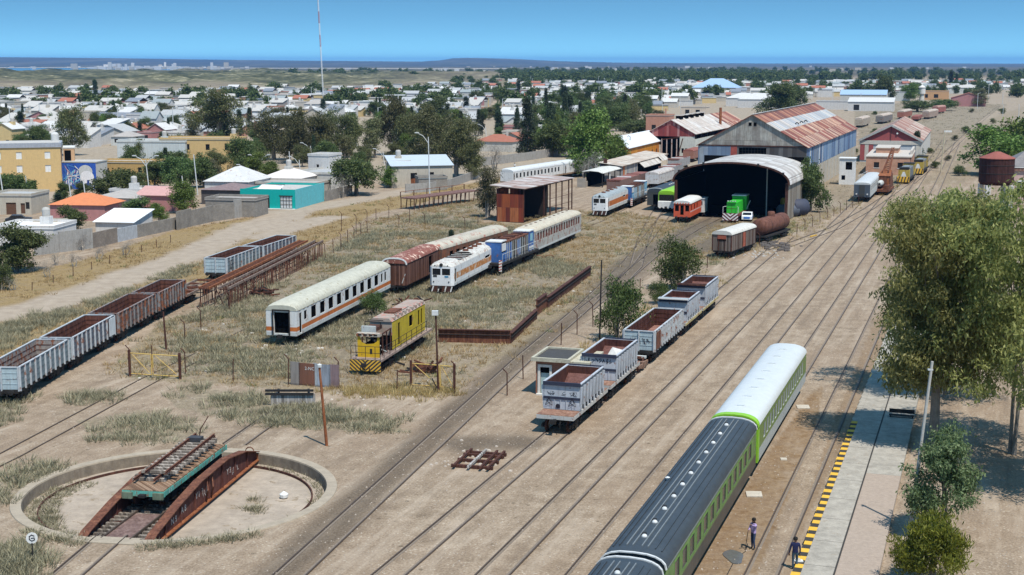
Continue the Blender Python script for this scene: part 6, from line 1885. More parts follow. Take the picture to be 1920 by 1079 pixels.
def lean_to():
 r = veh('lean_to_shed', (1165, 341), 0, 5.0, 19.2, 'long low lean-to with pale corrugated wall and raised flap awnings', 'shed')
 pw = sheets('pale_lean_sheets', [srgb(190, 186, 178), srgb(170, 170, 170), srgb(204, 196, 186), srgb(150, 156, 164)], 1.0, 9, 1, 2, streak=0.35)
 rm = sheets('lean_roof', [srgb(206, 190, 172), srgb(214, 204, 190), srgb(196, 178, 160)], 1.6, 9, 1, 0, streak=0.2, var=0.3)
 mb = MB()
 mb.holed((2.5, 0, 0), (0, 1, 0), (0, 0, 1), 44, 3.4, [(14.5, 44, 0, 3.0)], pw, 0.1)
 mb.box(-2.5, 2.5, 0, 0.1, 0, 3.4, pw); mb.box(-2.5, -2.4, 0.1, 44, 0, 3.9, pw)
 mb.box(2.5, 2.56, 1.4, 2.6, 0, 3.3, ORS)
 mb.build('wall', r)
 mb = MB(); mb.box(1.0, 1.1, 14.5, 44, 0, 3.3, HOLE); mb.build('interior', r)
 mb = MB()
 mb.loft([[Vector((2.9, y, 3.4)), Vector((2.9, y, 3.5)), Vector((-2.9, y, 4.2)), Vector((-2.9, y, 4.1))][::-1] for y in (-0.4, 44.3)], rm)
 mb.box(-1.6, -0.9, -0.2, 0.5, 3.9, 4.9, RUSTD); mb.build('roof', r)
 for y0, y1, dz in ((15, 33, 0.0), (33.5, 40, 0.35)):
  mb = MB()
  mb.loft([[Vector((2.6, y, 3.3 + dz)), Vector((2.6, y, 3.38 + dz)), Vector((4.0, y, 2.15 + dz)), Vector((4.0, y, 2.07 + dz))] for y in (y0, y1)], sheets('flap_sheets', [srgb(214, 208, 198), srgb(190, 180, 168), srgb(206, 200, 190)], 1.5, 9, 1, 0, streak=0.2))
  mb.build('flap_awning', r)
 c = veh('canopy_shelter', (1130, 352), 0, 4.2, 19.2, 'white curved canopy on posts in front of the long lean-to', 'shelter')
 mb = MB(); mb.loft([[Vector((x, y, z)) for x, z in ((2.2, 3.0), (1.2, 3.35), (-0.5, 3.5), (-2.4, 3.3), (-2.4, 3.22), (-.5, 3.42), (1.2, 3.27), (2.2, 2.92))][::-1] for y in (-0.3, 15)], paint('canopy_white', (0.58, 0.57, 0.52), 0.08, 0.05, 0.8, 0.25, streak=False)); mb.build('roof', c)
 mb = MB()
 for y in (0, 5, 10, 14.5):
  for x in (2.0, -2.0): mb.box(x - 0.1, x + 0.1, y, y + 0.2, 0, 3.1, IRON)
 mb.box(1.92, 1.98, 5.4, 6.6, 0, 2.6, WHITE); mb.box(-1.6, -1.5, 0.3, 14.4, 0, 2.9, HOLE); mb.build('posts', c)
 mb = MB(); mb.box(-3.0, -1.2, -1.8, -1.5, 0, 2.0, CONC); mb.box(-2.2, -1.2, -1.6, 0, 0, 1.3, CONC); mb.build('block_wall', c)
def red_workshop():
 r = veh('red_gabled_workshop', (1726, 306), 0, 15.6, 18.2, 'masonry workshop with a brick red gable and white pilasters', 'workshop')
 W, L, ze, zr = 15.6, 70, 5.7, 9.6
 w = W / 2
 wh = paint('workshop_white', (0.56, 0.53, 0.47), 0.07, 0, 0.85, 0.25); rd = paint('workshop_red', (0.34, 0.085, 0.085), 0.1, 0, 0.85, 0.2)
 mb = MB()
 mb.poly([(-w, 0, ze), (w, 0, ze), (0, 0, zr)], rd)
 mb.box(-w - .2, w + .2, -0.2, 0.3, ze - 1.0, ze, wh)
 mb.box(-w, w, 0, 0.3, 0, ze - 1.0, paint('pale_blue_wall', (0.48, 0.52, 0.56), 0.06, 0, 0.85, 0.2))
 for x0, x1, m in ((-w, -w + 1.2, rd), (-w + 1.2, -w + 2.2, wh), (-w + 2.2, -w + 3.4, rd), (w - 1.4, w, wh)): mb.box(x0, x1 - .003, -0.12, -0.002, 0.5, ze - 1.0, m)
 mb.box(w - 0.3, w, 0.3, L, 0, ze, wh); mb.box(-w, -w + 0.3, 0.3, L, 0, ze, wh); mb.box(-w + .3, w - .3, L - .3, L, 0, ze, wh)
 for s in (-1, 1): mb.beam((s * (w + .4), -0.35, ze - .1), (0, -0.35, zr + .12), 0.35, 0.5, paint('gable_coping', (0.42, 0.42, 0.40), 0.1))
 mb.build('wall', r)
 mb = MB(); mb.tube((0.0, -0.2, ze), (0, -0.2, zr - .3), 0.06, IRON, 6); mb.lathe([(0.25, 0), (0.25, -.2), (.01, -.25)], (1.6, -0.1, ze + 1.9), WHITE, 10, 'y'); mb.build('gable_lamp', r)
 gable_roof(r, W, L, ze, zr, sheets('workshop_roof', [srgb(190, 160, 140), srgb(160, 110, 92), srgb(206, 190, 174), srgb(176, 136, 116), srgb(140, 80, 64)], 1.3, 3.0, 1, 0), 0.3)
 b = veh('brick_office', (1707, 329), 0, 10.2, 17.5, 'flat roofed pinkish brick office with two small windows', 'office')
 bk = blocks('pink_brick', srgb(186, 138, 112), srgb(200, 152, 126), srgb(180, 150, 130), 0.3, 0.1)
 W, L, H = 10.2, 26, 4.1
 w = W / 2
 mb = MB()
 hs = [(1.8, 3.0, 1.6, 2.9), (7.2, 8.4, 1.6, 2.9)]
 mb.holed((-w, 0, 0), (1, 0, 0), (0, 0, 1), W, H, hs, bk, 0.2)
 mb.box(w - .2, w, 0, L, 0, H, bk); mb.box(-w, -w + .2, 0.002, L, 0, H, bk); mb.box(-w + .2, w - .2, L - .2, L, 0, H, bk); mb.box(-w + .2, w - .2, 0.3, 0.4, 0, H - .2, HOLE)
 wl = mb.build('wall', b)
 for x0, x1, z0, z1 in hs:
  m2 = MB(); m2.box(x0 - w, x1 - w, 0.1, 0.14, z0, z1, GLASS); m2.box(x0 - w - .1, x1 - w + .1, -.06, 0.0, z0 - .12, z0 - .003, WHITE); m2.build('window', wl)
 mb = MB()
 mb.box(-w - .15, w + .15, -0.15, L, H, H + 0.25, paint('pale_parapet', (0.55, 0.49, 0.42), 0.08)); mb.box(-w + 1.5, w - 3.5, 12, L - 1, H + .25, H + 1.4, bk); mb.box(-w + 1.3, w - 3.3, 11.8, L - .8, H + 1.4, H + 1.55, paint('pale_parapet')); mb.box(w - .5, w, 8, L, H + .25, H + 1.2, paint('pale_parapet'))
 mb.build('roof', b)
 c = veh('white_cabin', (1601, 347), 0, 3.2, 19, 'narrow white two storey cabin with a dark window beside the biggest shed', 'cabin')
 mb = MB(); mb.holed((-1.6, 0, 0), (1, 0, 0), (0, 0, 1), 3.2, 5.6, [(1.3, 2.7, 3.2, 4.9), (0.5, 1.3, 1.0, 2.0)], WHITE, 0.2); mb.holed((1.6, 0, 0), (0, 1, 0), (0, 0, 1), 3.2, 5.6, [(0.6, 2.0, 3.3, 4.8)], WHITE, 0.2); mb.box(-1.6, 1.35, 0.22, 3.2, 0, 5.59, HOLE); mb.box(-1.8, 1.8, -0.2, 3.4, 5.6, 5.75, WHITE); mb.build('wall', c)
 mb = MB()
 for i in range(7): mb.box(2.4 + i * .1, 2.48 + i * .1, i * 2.5, i * 2.5 + .1, 0, 2.0, PALE)
 mb.beam((2.44, 0, 1.95), (3.1, 15, 1.95), 0.06, 0.06, PALE); mb.build('railing', c)
def water_tank():
 r = empty('water_tank', (84.3, 246, 0), 0, 'big dark brown cylindrical water tank with a shallow red conical roof', 'water tank')
 mb = MB(); mb.lathe([(0.01, 5.05), (2.6, 5.05), (2.95, 5.6), (2.95, 9.6), (2.9, 9.65), (0.01, 9.66)], (0, 0, 0), rustm('tank_maroon', (0.045, 0.018, 0.016), (0.075, 0.03, 0.026), scale=0.5), 28); t = mb.build('tank', r)
 mb = MB(); mb.lathe([(3.05, 9.58), (3.05, 9.7), (0.5, 10.75), (0.01, 10.8)], (0, 0, 0), paint('tank_roof_red', (0.27, 0.085, 0.065), 0.12, 0.1, 0.8, 0.2, streak=False), 28); mb.build('roof', r)
 for z in (7.0, 8.4):
  mb = MB(); mb.lathe([(2.96, z), (2.99, z + .02), (2.99, z + .1), (2.96, z + .12)], (0, 0, 0), IRON, 28); mb.build('hoop', t)
 for x, y in ((-2, -1.8), (2, -1.8), (-2, 1.8), (2, 1.8)):
  mb = MB(); mb.box(x - .4, x + .4, y - .4, y + .4, 0, 5.04, paint('stand_white', (0.6, 0.58, 0.54), 0.1)); mb.build('leg', r)
 b = empty('pink_station_house', (92.2, 249, 0), -R(14), 'pale pink station house with arched window at the right edge', 'house')
 pk = paint('pale_pink_wall', (0.60, 0.42, 0.38), 0.08, 0, 0.85, 0.2)
 mb = MB(); mb.holed((-4.5, 0, 0), (1, 0, 0), (0, 0, 1), 12, 7.2, [(1.6, 2.9, 2.4, 5.2), (5, 6.3, 2.4, 5.2)], pk, 0.25); mb.holed((-4.5, 12, 0), (0, -1, 0), (0, 0, 1), 12, 7.2, [(9.5, 10.6, 2.6, 5)], pk, 0.25); mb.box(-4.2, 7.5, 0.3, 12, 0, 7.1, HOLE); mb.box(-4.8, 7.8, -.3, 12, 7.2, 7.7, rustm('cornice_brick', (0.3, 0.16, 0.12), (0.42, 0.28, 0.22))); mb.box(-4.9, 7.9, -.4, 12.2, 7.7, 7.9, WHITE); mb.build('wall', b)
 for x in (-2.95, 0.45):
  mb = MB(); mb.box(x, x + 1.4, -0.06, -0.002, 5.2, 5.5, WHITE); mb.box(x - .15, x, -.06, -.002, 2.3, 5.5, WHITE); mb.box(x + 1.4, x + 1.55, -.06, -.002, 2.3, 5.5, WHITE); mb.box(x + .65, x + .75, .1, .2, 2.4, 5.2, WHITE); mb.build('window_frame', b)
 mb = MB(); mb.poly([(-4.9, -.4, 7.95), (7.9, -.4, 7.95), (7.9, 6, 10.6), (-1, 6, 10.6)], paint('slate_tiles', (0.22, 0.2, 0.19), 0.2)); mb.poly([(-4.9, -.4, 7.95), (-1, 6, 10.6), (-4.9, 12, 7.95)], paint('slate_tiles')); mb.build('roof', b)
 mb = MB(); mb.box(-0.6, 0.6, 7, 8.2, 7.5, 13.2, paint('chimney_plaster', (0.5, 0.45, 0.38), 0.12)); mb.build('chimney', b)
def brick_hut():
 r = veh('brick_hut', (1080, 745), 0, 3.3, 17.5, 'small brick hut with a flat concrete slab roof and pale blue door', 'hut')
 bk = blocks('red_brick', srgb(150, 92, 72), srgb(168, 110, 88), srgb(150, 130, 112), 0.26, 0.085)
 W, L, H = 3.3, 3.9, 2.75
 w = W / 2
 mb = MB(); mb.holed((-w, 0, 0), (1, 0, 0), (0, 0, 1), W, H, [(0.35, 1.15, 0.0, 2.25)], bk, 0.15); mb.box(w - .15, w, 0, L, 0, H, bk); mb.box(-w, -w + .15, 0.002, L, 0, H, bk); mb.box(-w + .15, w - .15, L - .15, L, 0, H, bk); wl = mb.build('wall', r)
 mb = MB()
 pl = paint('door_frame_white', (0.66, 0.63, 0.57), 0.08)
 for x in (-w + .17, -w + 1.13): mb.box(x, x + .2, -.07, .03, 0, 2.45, pl)
 mb.box(-w + .37, -w + 1.13, -.07, .03, 2.25, 2.45, pl); mb.box(-w + .1, -w + 1.4, -.3, 0, 0, 0.12, pl); mb.build('door_frame', wl)
 mb = MB(); mb.box(-w + .37, -w + 1.13, .12, .16, 0.05, 1.75, paint('pale_blue_door', (0.38, 0.52, 0.52), 0.12)); mb.box(-w + .37, -w + 1.13, .14, .17, 1.75, 2.25, HOLE); mb.build('door', wl)
 sl = paint('mossy_slab', (0.47, 0.44, 0.34), 0.15, 0.1, 0.9, 0.4, (0.1, 0.09, 0.06), 2, streak=False)
 mb = MB(); mb.box(-w - .3, w - .45, -.35, L + .3, H, H + .14, sl)
 for a in ((-w - .3, w - .45, -.35, -.15), (-w - .3, w - .45, L + .1, L + .3), (-w - .3, -w - .1, -.15, L + .1), (w - .65, w - .45, -.15, L + .1)): mb.box(*a, H + .14, H + .3, sl)
 mb.box(-w - .1, w - .65, -.15, L + .1, H + .141, H + .17, flat('tar_roof', (0.06, 0.055, 0.05))); mb.build('roof', r)
 mb = MB(); mb.box(w - .44, w + 1.1, -.15, L + .6, H - .05, H + .1, sl); mb.box(w + .15, w + .95, 0.6, L, 0, H - .05, bk); mb.build('side_annex', r)
# ------------------------------------------------------------- houses
HP = {}
def pal(kind, i):
 k = (kind, i)
 if k not in HP:
  c = {'w': [(0.54, 0.52, 0.47), (0.47, 0.42, 0.34), (0.60, 0.58, 0.55), (0.50, 0.46, 0.40), (0.60, 0.50, 0.40), (0.46, 0.23, 0.16), (0.43, 0.20, 0.19), (0.55, 0.57, 0.55), (0.60, 0.45, 0.22), (0.34, 0.30, 0.27)],
   'r': [(0.38, 0.385, 0.38), (0.46, 0.44, 0.405), (0.27, 0.30, 0.30), (0.38, 0.35, 0.32), (0.34, 0.13, 0.085), (0.2, 0.22, 0.25), (0.55, 0.54, 0.52)]}[kind][i]
  HP[k] = paint('house_%s_%d' % (kind, i), c, 0.08, 0.02 if kind == 'r' else 0, 0.85, 0.2, streak=(kind == 'w'), scale=0.6)
 return HP[k]
CN = ['white', 'cream', 'bright white', 'grey beige', 'sandy', 'brick red', 'dull pink', 'pale grey', 'ochre', 'bare block']
RN = ['pale grey', 'whitish', 'mid grey', 'beige', 'red tiled', 'dark grey', 'bright white']
def house(name, loc, W, D, H, head, kind, wm, rm, label, cat='house', group=None, rise=1.4, wins=(), tank=None, parts=True, chim=False):
 """loc = middle of the front wall on the ground; front faces the camera; wins = openings in the front (x from left, z, w, h)"""
 r = empty(name, loc, -R(head), label, cat, group)
 w = W / 2
 mb = MB()
 holes = [(x, x + a, z, z + b) for x, z, a, b in wins]
 mb.holed((-w, 0, 0), (1, 0, 0), (0, 0, 1), W, H, holes, wm, 0.15)
 mb.poly([(w, 0, 0), (w, D, 0), (w, D, H), (w, 0, H)], wm); mb.poly([(w, D, 0), (-w, D, 0), (-w, D, H), (w, D, H)], wm); mb.poly([(-w, D, 0), (-w, 0, 0), (-w, 0, H), (-w, D, H)], wm)
 if kind == 'gable':
  for y in (0, D): mb.poly([(-w, y, H), (w, y, H), (0, y, H + rise)][::1 if y == 0 else -1], wm)
 elif kind == 'gable_x':
  for x in (-w, w): mb.poly([(x, 0, H), (x, D, H), (x, D / 2, H + rise)][::1 if x > 0 else -1], wm)
 elif kind == 'mono':
  mb.poly([(w, 0, H), (w, D, H), (w, D, H + rise)], wm); mb.poly([(-w, D, H), (-w, 0, H), (-w, D, H + rise)], wm); mb.poly([(w, D, H), (-w, D, H), (-w, D, H + rise), (w, D, H + rise)], wm)
 wl = mb.build('wall', r)
 for x0, x1, z0, z1 in holes:
  m2 = MB(); m2.poly([(x0 - w, 0.12, z0), (x1 - w, 0.12, z0), (x1 - w, 0.12, z1), (x0 - w, 0.12, z1)], GLASS if z0 > 0.3 else flat('door_brown', (0.12, 0.06, 0.035)))
  m2.build('window' if z0 > 0.3 else 'door', wl)
 mb = MB()
 o = 0.3
 if kind == 'flat':
  mb.box(-w - .1, w + .1, -.1, D + .1, H, H + 0.12, rm)
  for a in ((-w - .1, w + .1, -.1, .1), (-w - .1, w + .1, D - .1, D + .1), (-w - .1, -w + .1, .1, D - .1), (w - .1, w + .1, .1, D - .1)): mb.box(*a, H + .12, H + .5, wm)
 elif kind == 'gable':
  for s in (-1, 1): mb.loft([[Vector((0, y, H + rise + .1)), Vector((s * (w + o), y, H - rise * o / w + .1)), Vector((s * (w + o), y, H - rise * o / w)), Vector((0, y, H + rise))][::-s] for y in (-o, D + o)], rm)
 elif kind == 'gable_x':
  d = D / 2
  for s in (-1, 1): mb.loft([[Vector((x, d, H + rise + .1)), Vector((x, d + s * (d + o), H - rise * o / d + .1)), Vector((x, d + s * (d + o), H - rise * o / d)), Vector((x, d, H + rise))][::s] for x in (-w - o, w + o)], rm)
 elif kind == 'hip':
  k = min(w, D / 2)
  A = [Vector((-w - o, -o, H)), Vector((w + o, -o, H)), Vector((w + o, D + o, H)), Vector((-w - o, D + o, H))]
  if W >= D: p, q = Vector((-w + k, D / 2, H + rise)), Vector((w - k + .01, D / 2, H + rise)); mb.poly([A[0], A[1], q, p], rm).poly([A[1], A[2], q], rm).poly([A[2], A[3], p, q], rm).poly([A[3], A[0], p], rm)
  else: p, q = Vector((0, k, H + rise)), Vector((0, D - k + .01, H + rise)); mb.poly([A[0], A[1], p], rm).poly([A[1], A[2], q, p], rm).poly([A[2], A[3], q], rm).poly([A[3], A[0], p, q], rm)
  mb.poly(A[::-1], wm)
 elif kind == 'mono':
  mb.loft([[Vector((-w - o, y, z)), Vector((w + o, y, z)), Vector((w + o, y, z + .1)), Vector((-w - o, y, z + .1))] for y, z in ((-o, H - .05), (D + o, H + rise + .08))], rm)
 rf = mb.build('roof', r)
 if tank:
  mb = MB()
  x, y = tank[:2]
  zb = H + (0.1 if kind == 'flat' else rise * 0.5)
  mb.box(x - .7, x + .7, y - .7, y + .7, zb - .5, zb + 1.2, wm); mb.lathe([(0.01, 1.2), (0.55, 1.2), (0.58, 2.2), (0.45, 2.45), (0.01, 2.55)], (x, y, zb), pal('r', 1), 12)
  mb.build('water_tank', rf)
 if chim:
  mb = MB(); mb.box(w * .4, w * .4 + .5, D * .5, D * .5 + .5, H, H + rise + 1.0, wm); mb.build('chimney', rf)
 return r
def named_houses():
 # teal house
 r = veh('teal_house', (554, 393), 0, 10.5, 12, 'flat roofed turquoise house with a gridded garage window and lighter sunlit side', 'house')
 tl = paint('teal_wall', (0.0, 0.36, 0.32), 0.05, 0, 0.8, 0.1); t2 = paint('sunlit_teal_wall', (0.12, 0.46, 0.50), 0.08, 0, 0.8, 0.2)  # second teal is lighter, sunlight on the side wall put into its colour
 w = 5.25
 mb = MB(); mb.holed((-w, 0, 0), (1, 0, 0), (0, 0, 1), 10.5, 3.55, [(4.7, 5.6, 0, 2.4), (7.6, 9.9, 0.1, 2.3)], tl, 0.15); mb.box(w - .12, w, 0.002, 15.5, 0, 3.55, t2); mb.box(-w, -w + .12, .002, 15.5, 0, 3.4, tl); mb.box(-w + .12, w - .12, 15.3, 15.5, 0, 3.4, tl); wl = mb.build('wall', r)
 mb = MB(); mb.box(-.55, .35, .12, .16, 0, 2.4, IRON); mb.build('door', wl)
 mb = MB(); mb.box(2.35, 4.65, .12, .14, .1, 2.3, PALE)
 for i in range(5): mb.box(2.35 + i * .56, 2.42 + i * .56, .06, .11, .1, 2.3, IRON)
 for i in range(4): mb.box(2.35, 4.65, .04, .058, .1 + i * .72, .18 + i * .72, IRON)
 mb.box(2.2, 4.8, -.03, -.002, 2.3, 2.45, IRON); mb.build('garage_window', wl)
 mb = MB(); mb.box(-w + .12, w - .12, .15, 15.3, 2.9, 3.05, pal('r', 1)); mb.box(-2.2, 1.6, 3, 3.1, 3.05, 4.0, flat('blue_sheet', (0.02, 0.09, 0.35))); mb.poly([(-2.3, .5, 3.4), (2, .5, 3.2), (2, 3.2, 4.0), (-2.3, 3.2, 4.1)], WHITE); mb.box(-2.4, 2.1, 3.2, 3.3, 4.0, 4.12, RUSTO); mb.build('roof', r)
 mb = MB(); mb.box(-w, w, -.5, -.01, 0, .1, WHITE); mb.build('doorstep', r)
 def H(px, *a, **k): return house(k.pop('name', 'house'), tuple(G(*px)), *a, **k)
 H((418, 384), 8.5, 9, 2.7, 12, 'hip', paint('dark_porch', (0.1, 0.09, 0.085)), paint('purple_brown_tiles', (0.24, 0.17, 0.16), 0.2, streak=False), label='house with a purple brown roof and dark porch left of the turquoise house', rise=1.0)
 H((425, 372), 9, 12, 3.2, 12, 'hip', pal('w', 2), pal('r', 6), label='white pyramid roofed house behind the purple brown roof', rise=2.6)
 H((432, 407), 9.0, 6, 2.8, 12, 'flat', blocks('grey_blocks', (0.26, 0.235, 0.205), (0.32, 0.29, 0.25), (0.2, 0.18, 0.16)), pal('r', 3), label='roofless grey block outbuilding at the end of the long wall', cat='outbuilding', name='outbuilding', wins=((5.6, 1.0, 1.0, 0.9),))
 H((146, 414), 9.6, 8, 2.6, 8, 'hip', pal('w', 6), paint('orange_tiles', (0.58, 0.20, 0.085), 0.08, 0, 0.8, 0.1, streak=False), label='house with a bright orange tiled hip roof', rise=1.7)
 H((215, 440), 6.2, 7, 1.9, 10, 'mono', pal('w', 2), paint('blank_white_roof', (0.8, 0.8, 0.79), 0.02, 0, 0.6, 0.04, streak=False), label='low house with a plain bright white roof just behind the wall', rise=1.2)
 H((45, 462), 9, 8, 2.5, 6, 'flat', pal('w', 2), paint('blank_white_roof'), label='white house with a tank tower behind the dark tree', tank=(1.3, 5))
 H((85, 450), 3.4, 4, 2.3, 8, 'flat', pal('w', 1), pal('r', 1), label='white porch room beside the brick pillar at the wall', cat='outbuilding', name='outbuilding', wins=((0.6, 0.8, 2, 1.0),))
 H((215, 398), 8, 8, 2.5, 12, 'hip', pal('w', 3), pal('r', 3), label='house with a beige grey hip roof right of the orange roof', rise=1.2)
 H((235, 388), 6, 7, 2.8, 12, 'flat', pal('w', 2), pal('r', 6), label='white house with a square tank tower beside the pink roof', tank=(0.4, 3))
 H((290, 396), 7, 8, 2.8, 14, 'gable_x', pal('w', 6), paint('pink_roof', (0.52, 0.30, 0.27), 0.1, 0, 0.8, 0.2, streak=False), label='house with a faded pink roof left of the light green tree', rise=1.2, wins=((1, .8, .8, 1.2),))
 H((20, 403), 7.5, 8, 3.2, 4, 'flat', pal('w', 1), pal('r', 0), label='cream flat roofed house with a wooden garage door at the left edge', wins=((3.0, 0, 1.8, 2.1), (5.6, .2, .8, 1.8), (6.5, 1.0, .7, 1.2)))
 # apartment blocks
 yl = paint('apartment_yellow', (0.58, 0.40, 0.18), 0.06, 0, 0.85, 0.15); y2 = paint('apartment_peach', (0.56, 0.35, 0.2), 0.06, 0, 0.85, 0.15)
 r = veh('apartment_block', (117, 359), 0, 24, -16, 'yellow three storey apartment block with white windows at the left', 'apartments')
 hs = [(24 - x - 1.1, 24 - x, z, z + 1.4) for x in (2, 7.5, 11.5, 17) for z in (4.0, 6.7)] + [(24 - 6, 24 - 5, .2, 2.3)]
 mb = MB(); mb.holed((-12, 0, 0), (1, 0, 0), (0, 0, 1), 24, 9, hs, yl, 0.2); mb.poly([(12, 0, 0), (12, 10, 0), (12, 10, 9), (12, 0, 9)], y2); mb.poly([(12, 10, 0), (-12, 10, 0), (-12, 10, 9), (12, 10, 9)], yl); mb.poly([(-12, 10, 0), (-12, 0, 0), (-12, 0, 9), (-12, 10, 9)], yl); wl = mb.build('wall', r)
 for k, (a, b, c, d) in enumerate(hs):
  m2 = MB(); m2.poly([(a - 12, .1, c), (b - 12, .1, c), (b - 12, .1, d), (a - 12, .1, d)], WHITE if k < 8 else HOLE); m2.build('window' if k < 8 else 'door', wl)
 mb = MB()
 for z in (3.2, 6.0): mb.box(12.001, 12.03, 0, 10, z, z + .12, flat('brown_line', (0.2, 0.12, 0.06)))
 for x, y, z in ((12.004, 1, 6.3), (12.004, 6, 3.4), (12.004, 3, .5)): mb.box(x, x + .02, y, y + 3, z, z + 2.2, paint('peach_patch', (0.56, 0.33, 0.2)))
 mb.build('floor_lines', wl)
 mb = MB(); mb.box(-12.2, 12.2, -.2, 10.2, 9, 9.9, paint('grey_parapet', (0.34, 0.36, 0.40), 0.12)); mb.box(-11.8, 11.8, .2, 9.8, 9.9, 9.95, pal('r', 1)); rf = mb.build('roof', r)
 mb = MB(); mb.lathe([(0.01, 0), (0.8, 0), (0.8, 1.3), (0.5, 1.7), (.01, 1.8)], (10.8, 8, 9.95), pal('r', 6), 14); mb.build('water_tank', rf)
 mb = MB(); mb.box(12.4, 14.6, 6, 11, 0, 8.4, y2); mb.box(12.3, 14.7, 5.9, 11.1, 8.4, 8.7, WHITE); mb.box(12.6, 13.9, 5.94, 5.99, 5.2, 8.0, HOLE); mb.build('stair_tower', r)
 # mural house: abstract blue painting of strokes and shapes
 r = veh('mural_house', (182, 356), 0, 7.6, 6, 'flat roofed house whose end wall carries a blue and white painted mural', 'house')
 mb = MB(); mb.box(-3.8, 3.8, 0, 6, 0, 5.6, pal('w', 0)); wl = mb.build('wall', r)
 mb = MB()
 db = paint('mural_blue', (0.03, 0.10, 0.42), 0.25, 0, 0.7, 0.1, streak=False, scale=2)
 mb.box(-3.75, 3.75, -.03, -.002, .1, 5.5, db)
 rr = random.Random(12)
 cs = [flat('mural_%d' % i, c) for i, c in enumerate(((0.7, 0.68, 0.68), (0.12, 0.38, 0.68), (0.45, 0.28, 0.36), (0.22, 0.6, 0.72), (0.02, 0.05, 0.2), (0.5, 0.5, 0.48)))]
 O, U, V = (-3.75, -.03, 0), (1, 0, 0), (0, 0, 1)
 for i in range(5): mb.stroke(O, U, V, [(1.0 + i * .5, 1.0 + rr.uniform(0, .6)), (1.2 + i * .5, 2.4), (1.5 + i * .5, 3.2 + rr.uniform(0, 1))], .26, cs[(0, 2)[i % 2]], .01 + i * .003)
 for i in range(16): mb.stroke(O, U, V, [(rr.uniform(.2, 4.8), rr.uniform(.6, 5.2)) for _ in range(3)], rr.uniform(.05, .16), cs[rr.randrange(5)], .03 + i * .003)
 for i in range(7): mb.stroke(O, U, V, [(4.2, 2.2), (4.2 + 1.3 * math.cos(i * .9), 2.2 + 1.3 * math.sin(i * .9))], .14, cs[(3, 0)[i % 2]], .085 + i * .002)
 pts = [Vector((1.55 + 1.5 * math.cos(t), -.17, 3.8 + 1.3 * math.sin(t))) for t in np.linspace(0, 6.28, 18)[:-1]]
 mb.poly(pts, cs[5]); mb.poly([p * 1 + Vector((.3, -.012, -1.2)) for p in pts], cs[0])
 for i in range(3): mb.box(.9 + i * .9, 1.4 + i * .9, -.2, -.185, .2, 2.0, cs[(0, 4)[i % 2]])
 mb.build('mural', wl)
 mb = MB(); mb.box(-3.9, 3.9, -.1, 6.1, 5.6, 5.8, pal('r', 1)); mb.build('roof', r)
 H((235, 346), 13, 7, 4.6, 8, 'flat', paint('sand_orange', (0.50, 0.32, 0.12), 0.1), pal('r', 1), label='long ochre house with a white roof attached right of the mural', wins=((9.5, 2.4, .9, 1.3), (10.9, 2.4, .9, 1.3), (2, 2.2, .9, 1.3)))
 r = H((372, 322), 19, 9, 7.6, 6, 'flat', yl, pal('r', 3), label='yellow apartment block with four dark windows among dark trees', cat='apartments', name='apartment_block', wins=((3, 5.2, 1, 1.4), (6.5, 5.2, 1, 1.4), (11.5, 5.2, 1, 1.4), (16.2, 5.2, 1, 1.6)), tank=(7.5, 5))
 H((285, 322), 17, 9, 7.0, 6, 'flat', pal('w', 7), pal('r', 1), label='grey white long flat block between the two yellow apartment blocks', tank=(2, 4))
 H((520, 371), 16, 8, 2.6, 14, 'flat', pal('w', 3), pal('r', 3), label='long bare plaster house just behind the turquoise house', wins=((3, .8, 1, 1), (9, .6, 1.2, 1.4)))
 H((528, 362), 8.5, 9, 3.0, 14, 'hip', pal('w', 0), paint('pale_pink_roof', (0.66, 0.60, 0.56), 0.04, streak=False), label='house with a pale pinkish pyramid roof and round tank', rise=1.9, tank=(0, 4))
 H((585, 356), 9, 14, 3.2, 20, 'flat', pal('w', 0), pal('r', 0), label='low stepped white terrace house left of the round dark tree')
 H((598, 345), 5, 6, 6.0, 20, 'flat', pal('w', 2), pal('r', 6), label='tall square white house block beside the round dark tree', wins=((2, 3, .6, 1.2),))
 r = H((792, 352), 13, 8, 4.6, -14, 'mono', pal('w', 1), paint('blue_grey_sheet_roof', (0.45, 0.50, 0.55), 0.05, 0, 0.5, 0.1, streak=False), label='cream house with a sloping blue grey sheet roof and tank tower', rise=1.6, wins=((4, 1.6, 1.4, 1.5), (8, 1.0, 1, 2.2)))
 H((748, 350), 5, 5, 5.0, -6, 'flat', pal('w', 1), pal('r', 1), label='narrow cream tower with a white water tank above it', tank=(0, 2.5), wins=((2.2, 2, 1, 2.4),))
 H((812, 357), 6, 4, 2.4, -14, 'flat', blocks('grey_blocks'), pal('r', 2), label='grey block annex at the right end of the cream house', cat='outbuilding', name='outbuilding')
 H((925, 285), 12, 9, 3, 20, 'hip', pal('w', 0), pal('r', 4), label='house with a red tiled roof behind the row of eucalypts', rise=2.0, chim=True)
 H((958, 279), 8, 8, 3, 20, 'gable', pal('w', 1), pal('r', 4), label='smaller red tiled house right of the eucalypts', rise=1.8, chim=True)
 H((40, 262), 15, 10, 3.4, 10, 'gable', pal('w', 8), pal('r', 1), label='ochre fronted gabled house at the left of the town', rise=2.2, wins=((6, .0, 2.2, 2.6),))
 H((75, 240), 14, 10, 3.6, 12, 'gable', pal('w', 6), pal('r', 1), label='dull pink gabled house with a pale roof at the left of the town', rise=3.0)
 H((85, 262), 24, 10, 3.2, 12, 'hip', pal('w', 2), pal('r', 1), label='long white house with a wide pale roof below the pink gable', rise=2, wins=((15, 1, 2, 1.4), (19, 1, 1.4, 1.4)))
 H((203, 268), 12, 10, 3.6, 14, 'gable', pal('w', 3), pal('r', 0), label='grey gabled house front beside two trimmed round trees', rise=2.2, wins=((4, .2, 3, 2.4),))
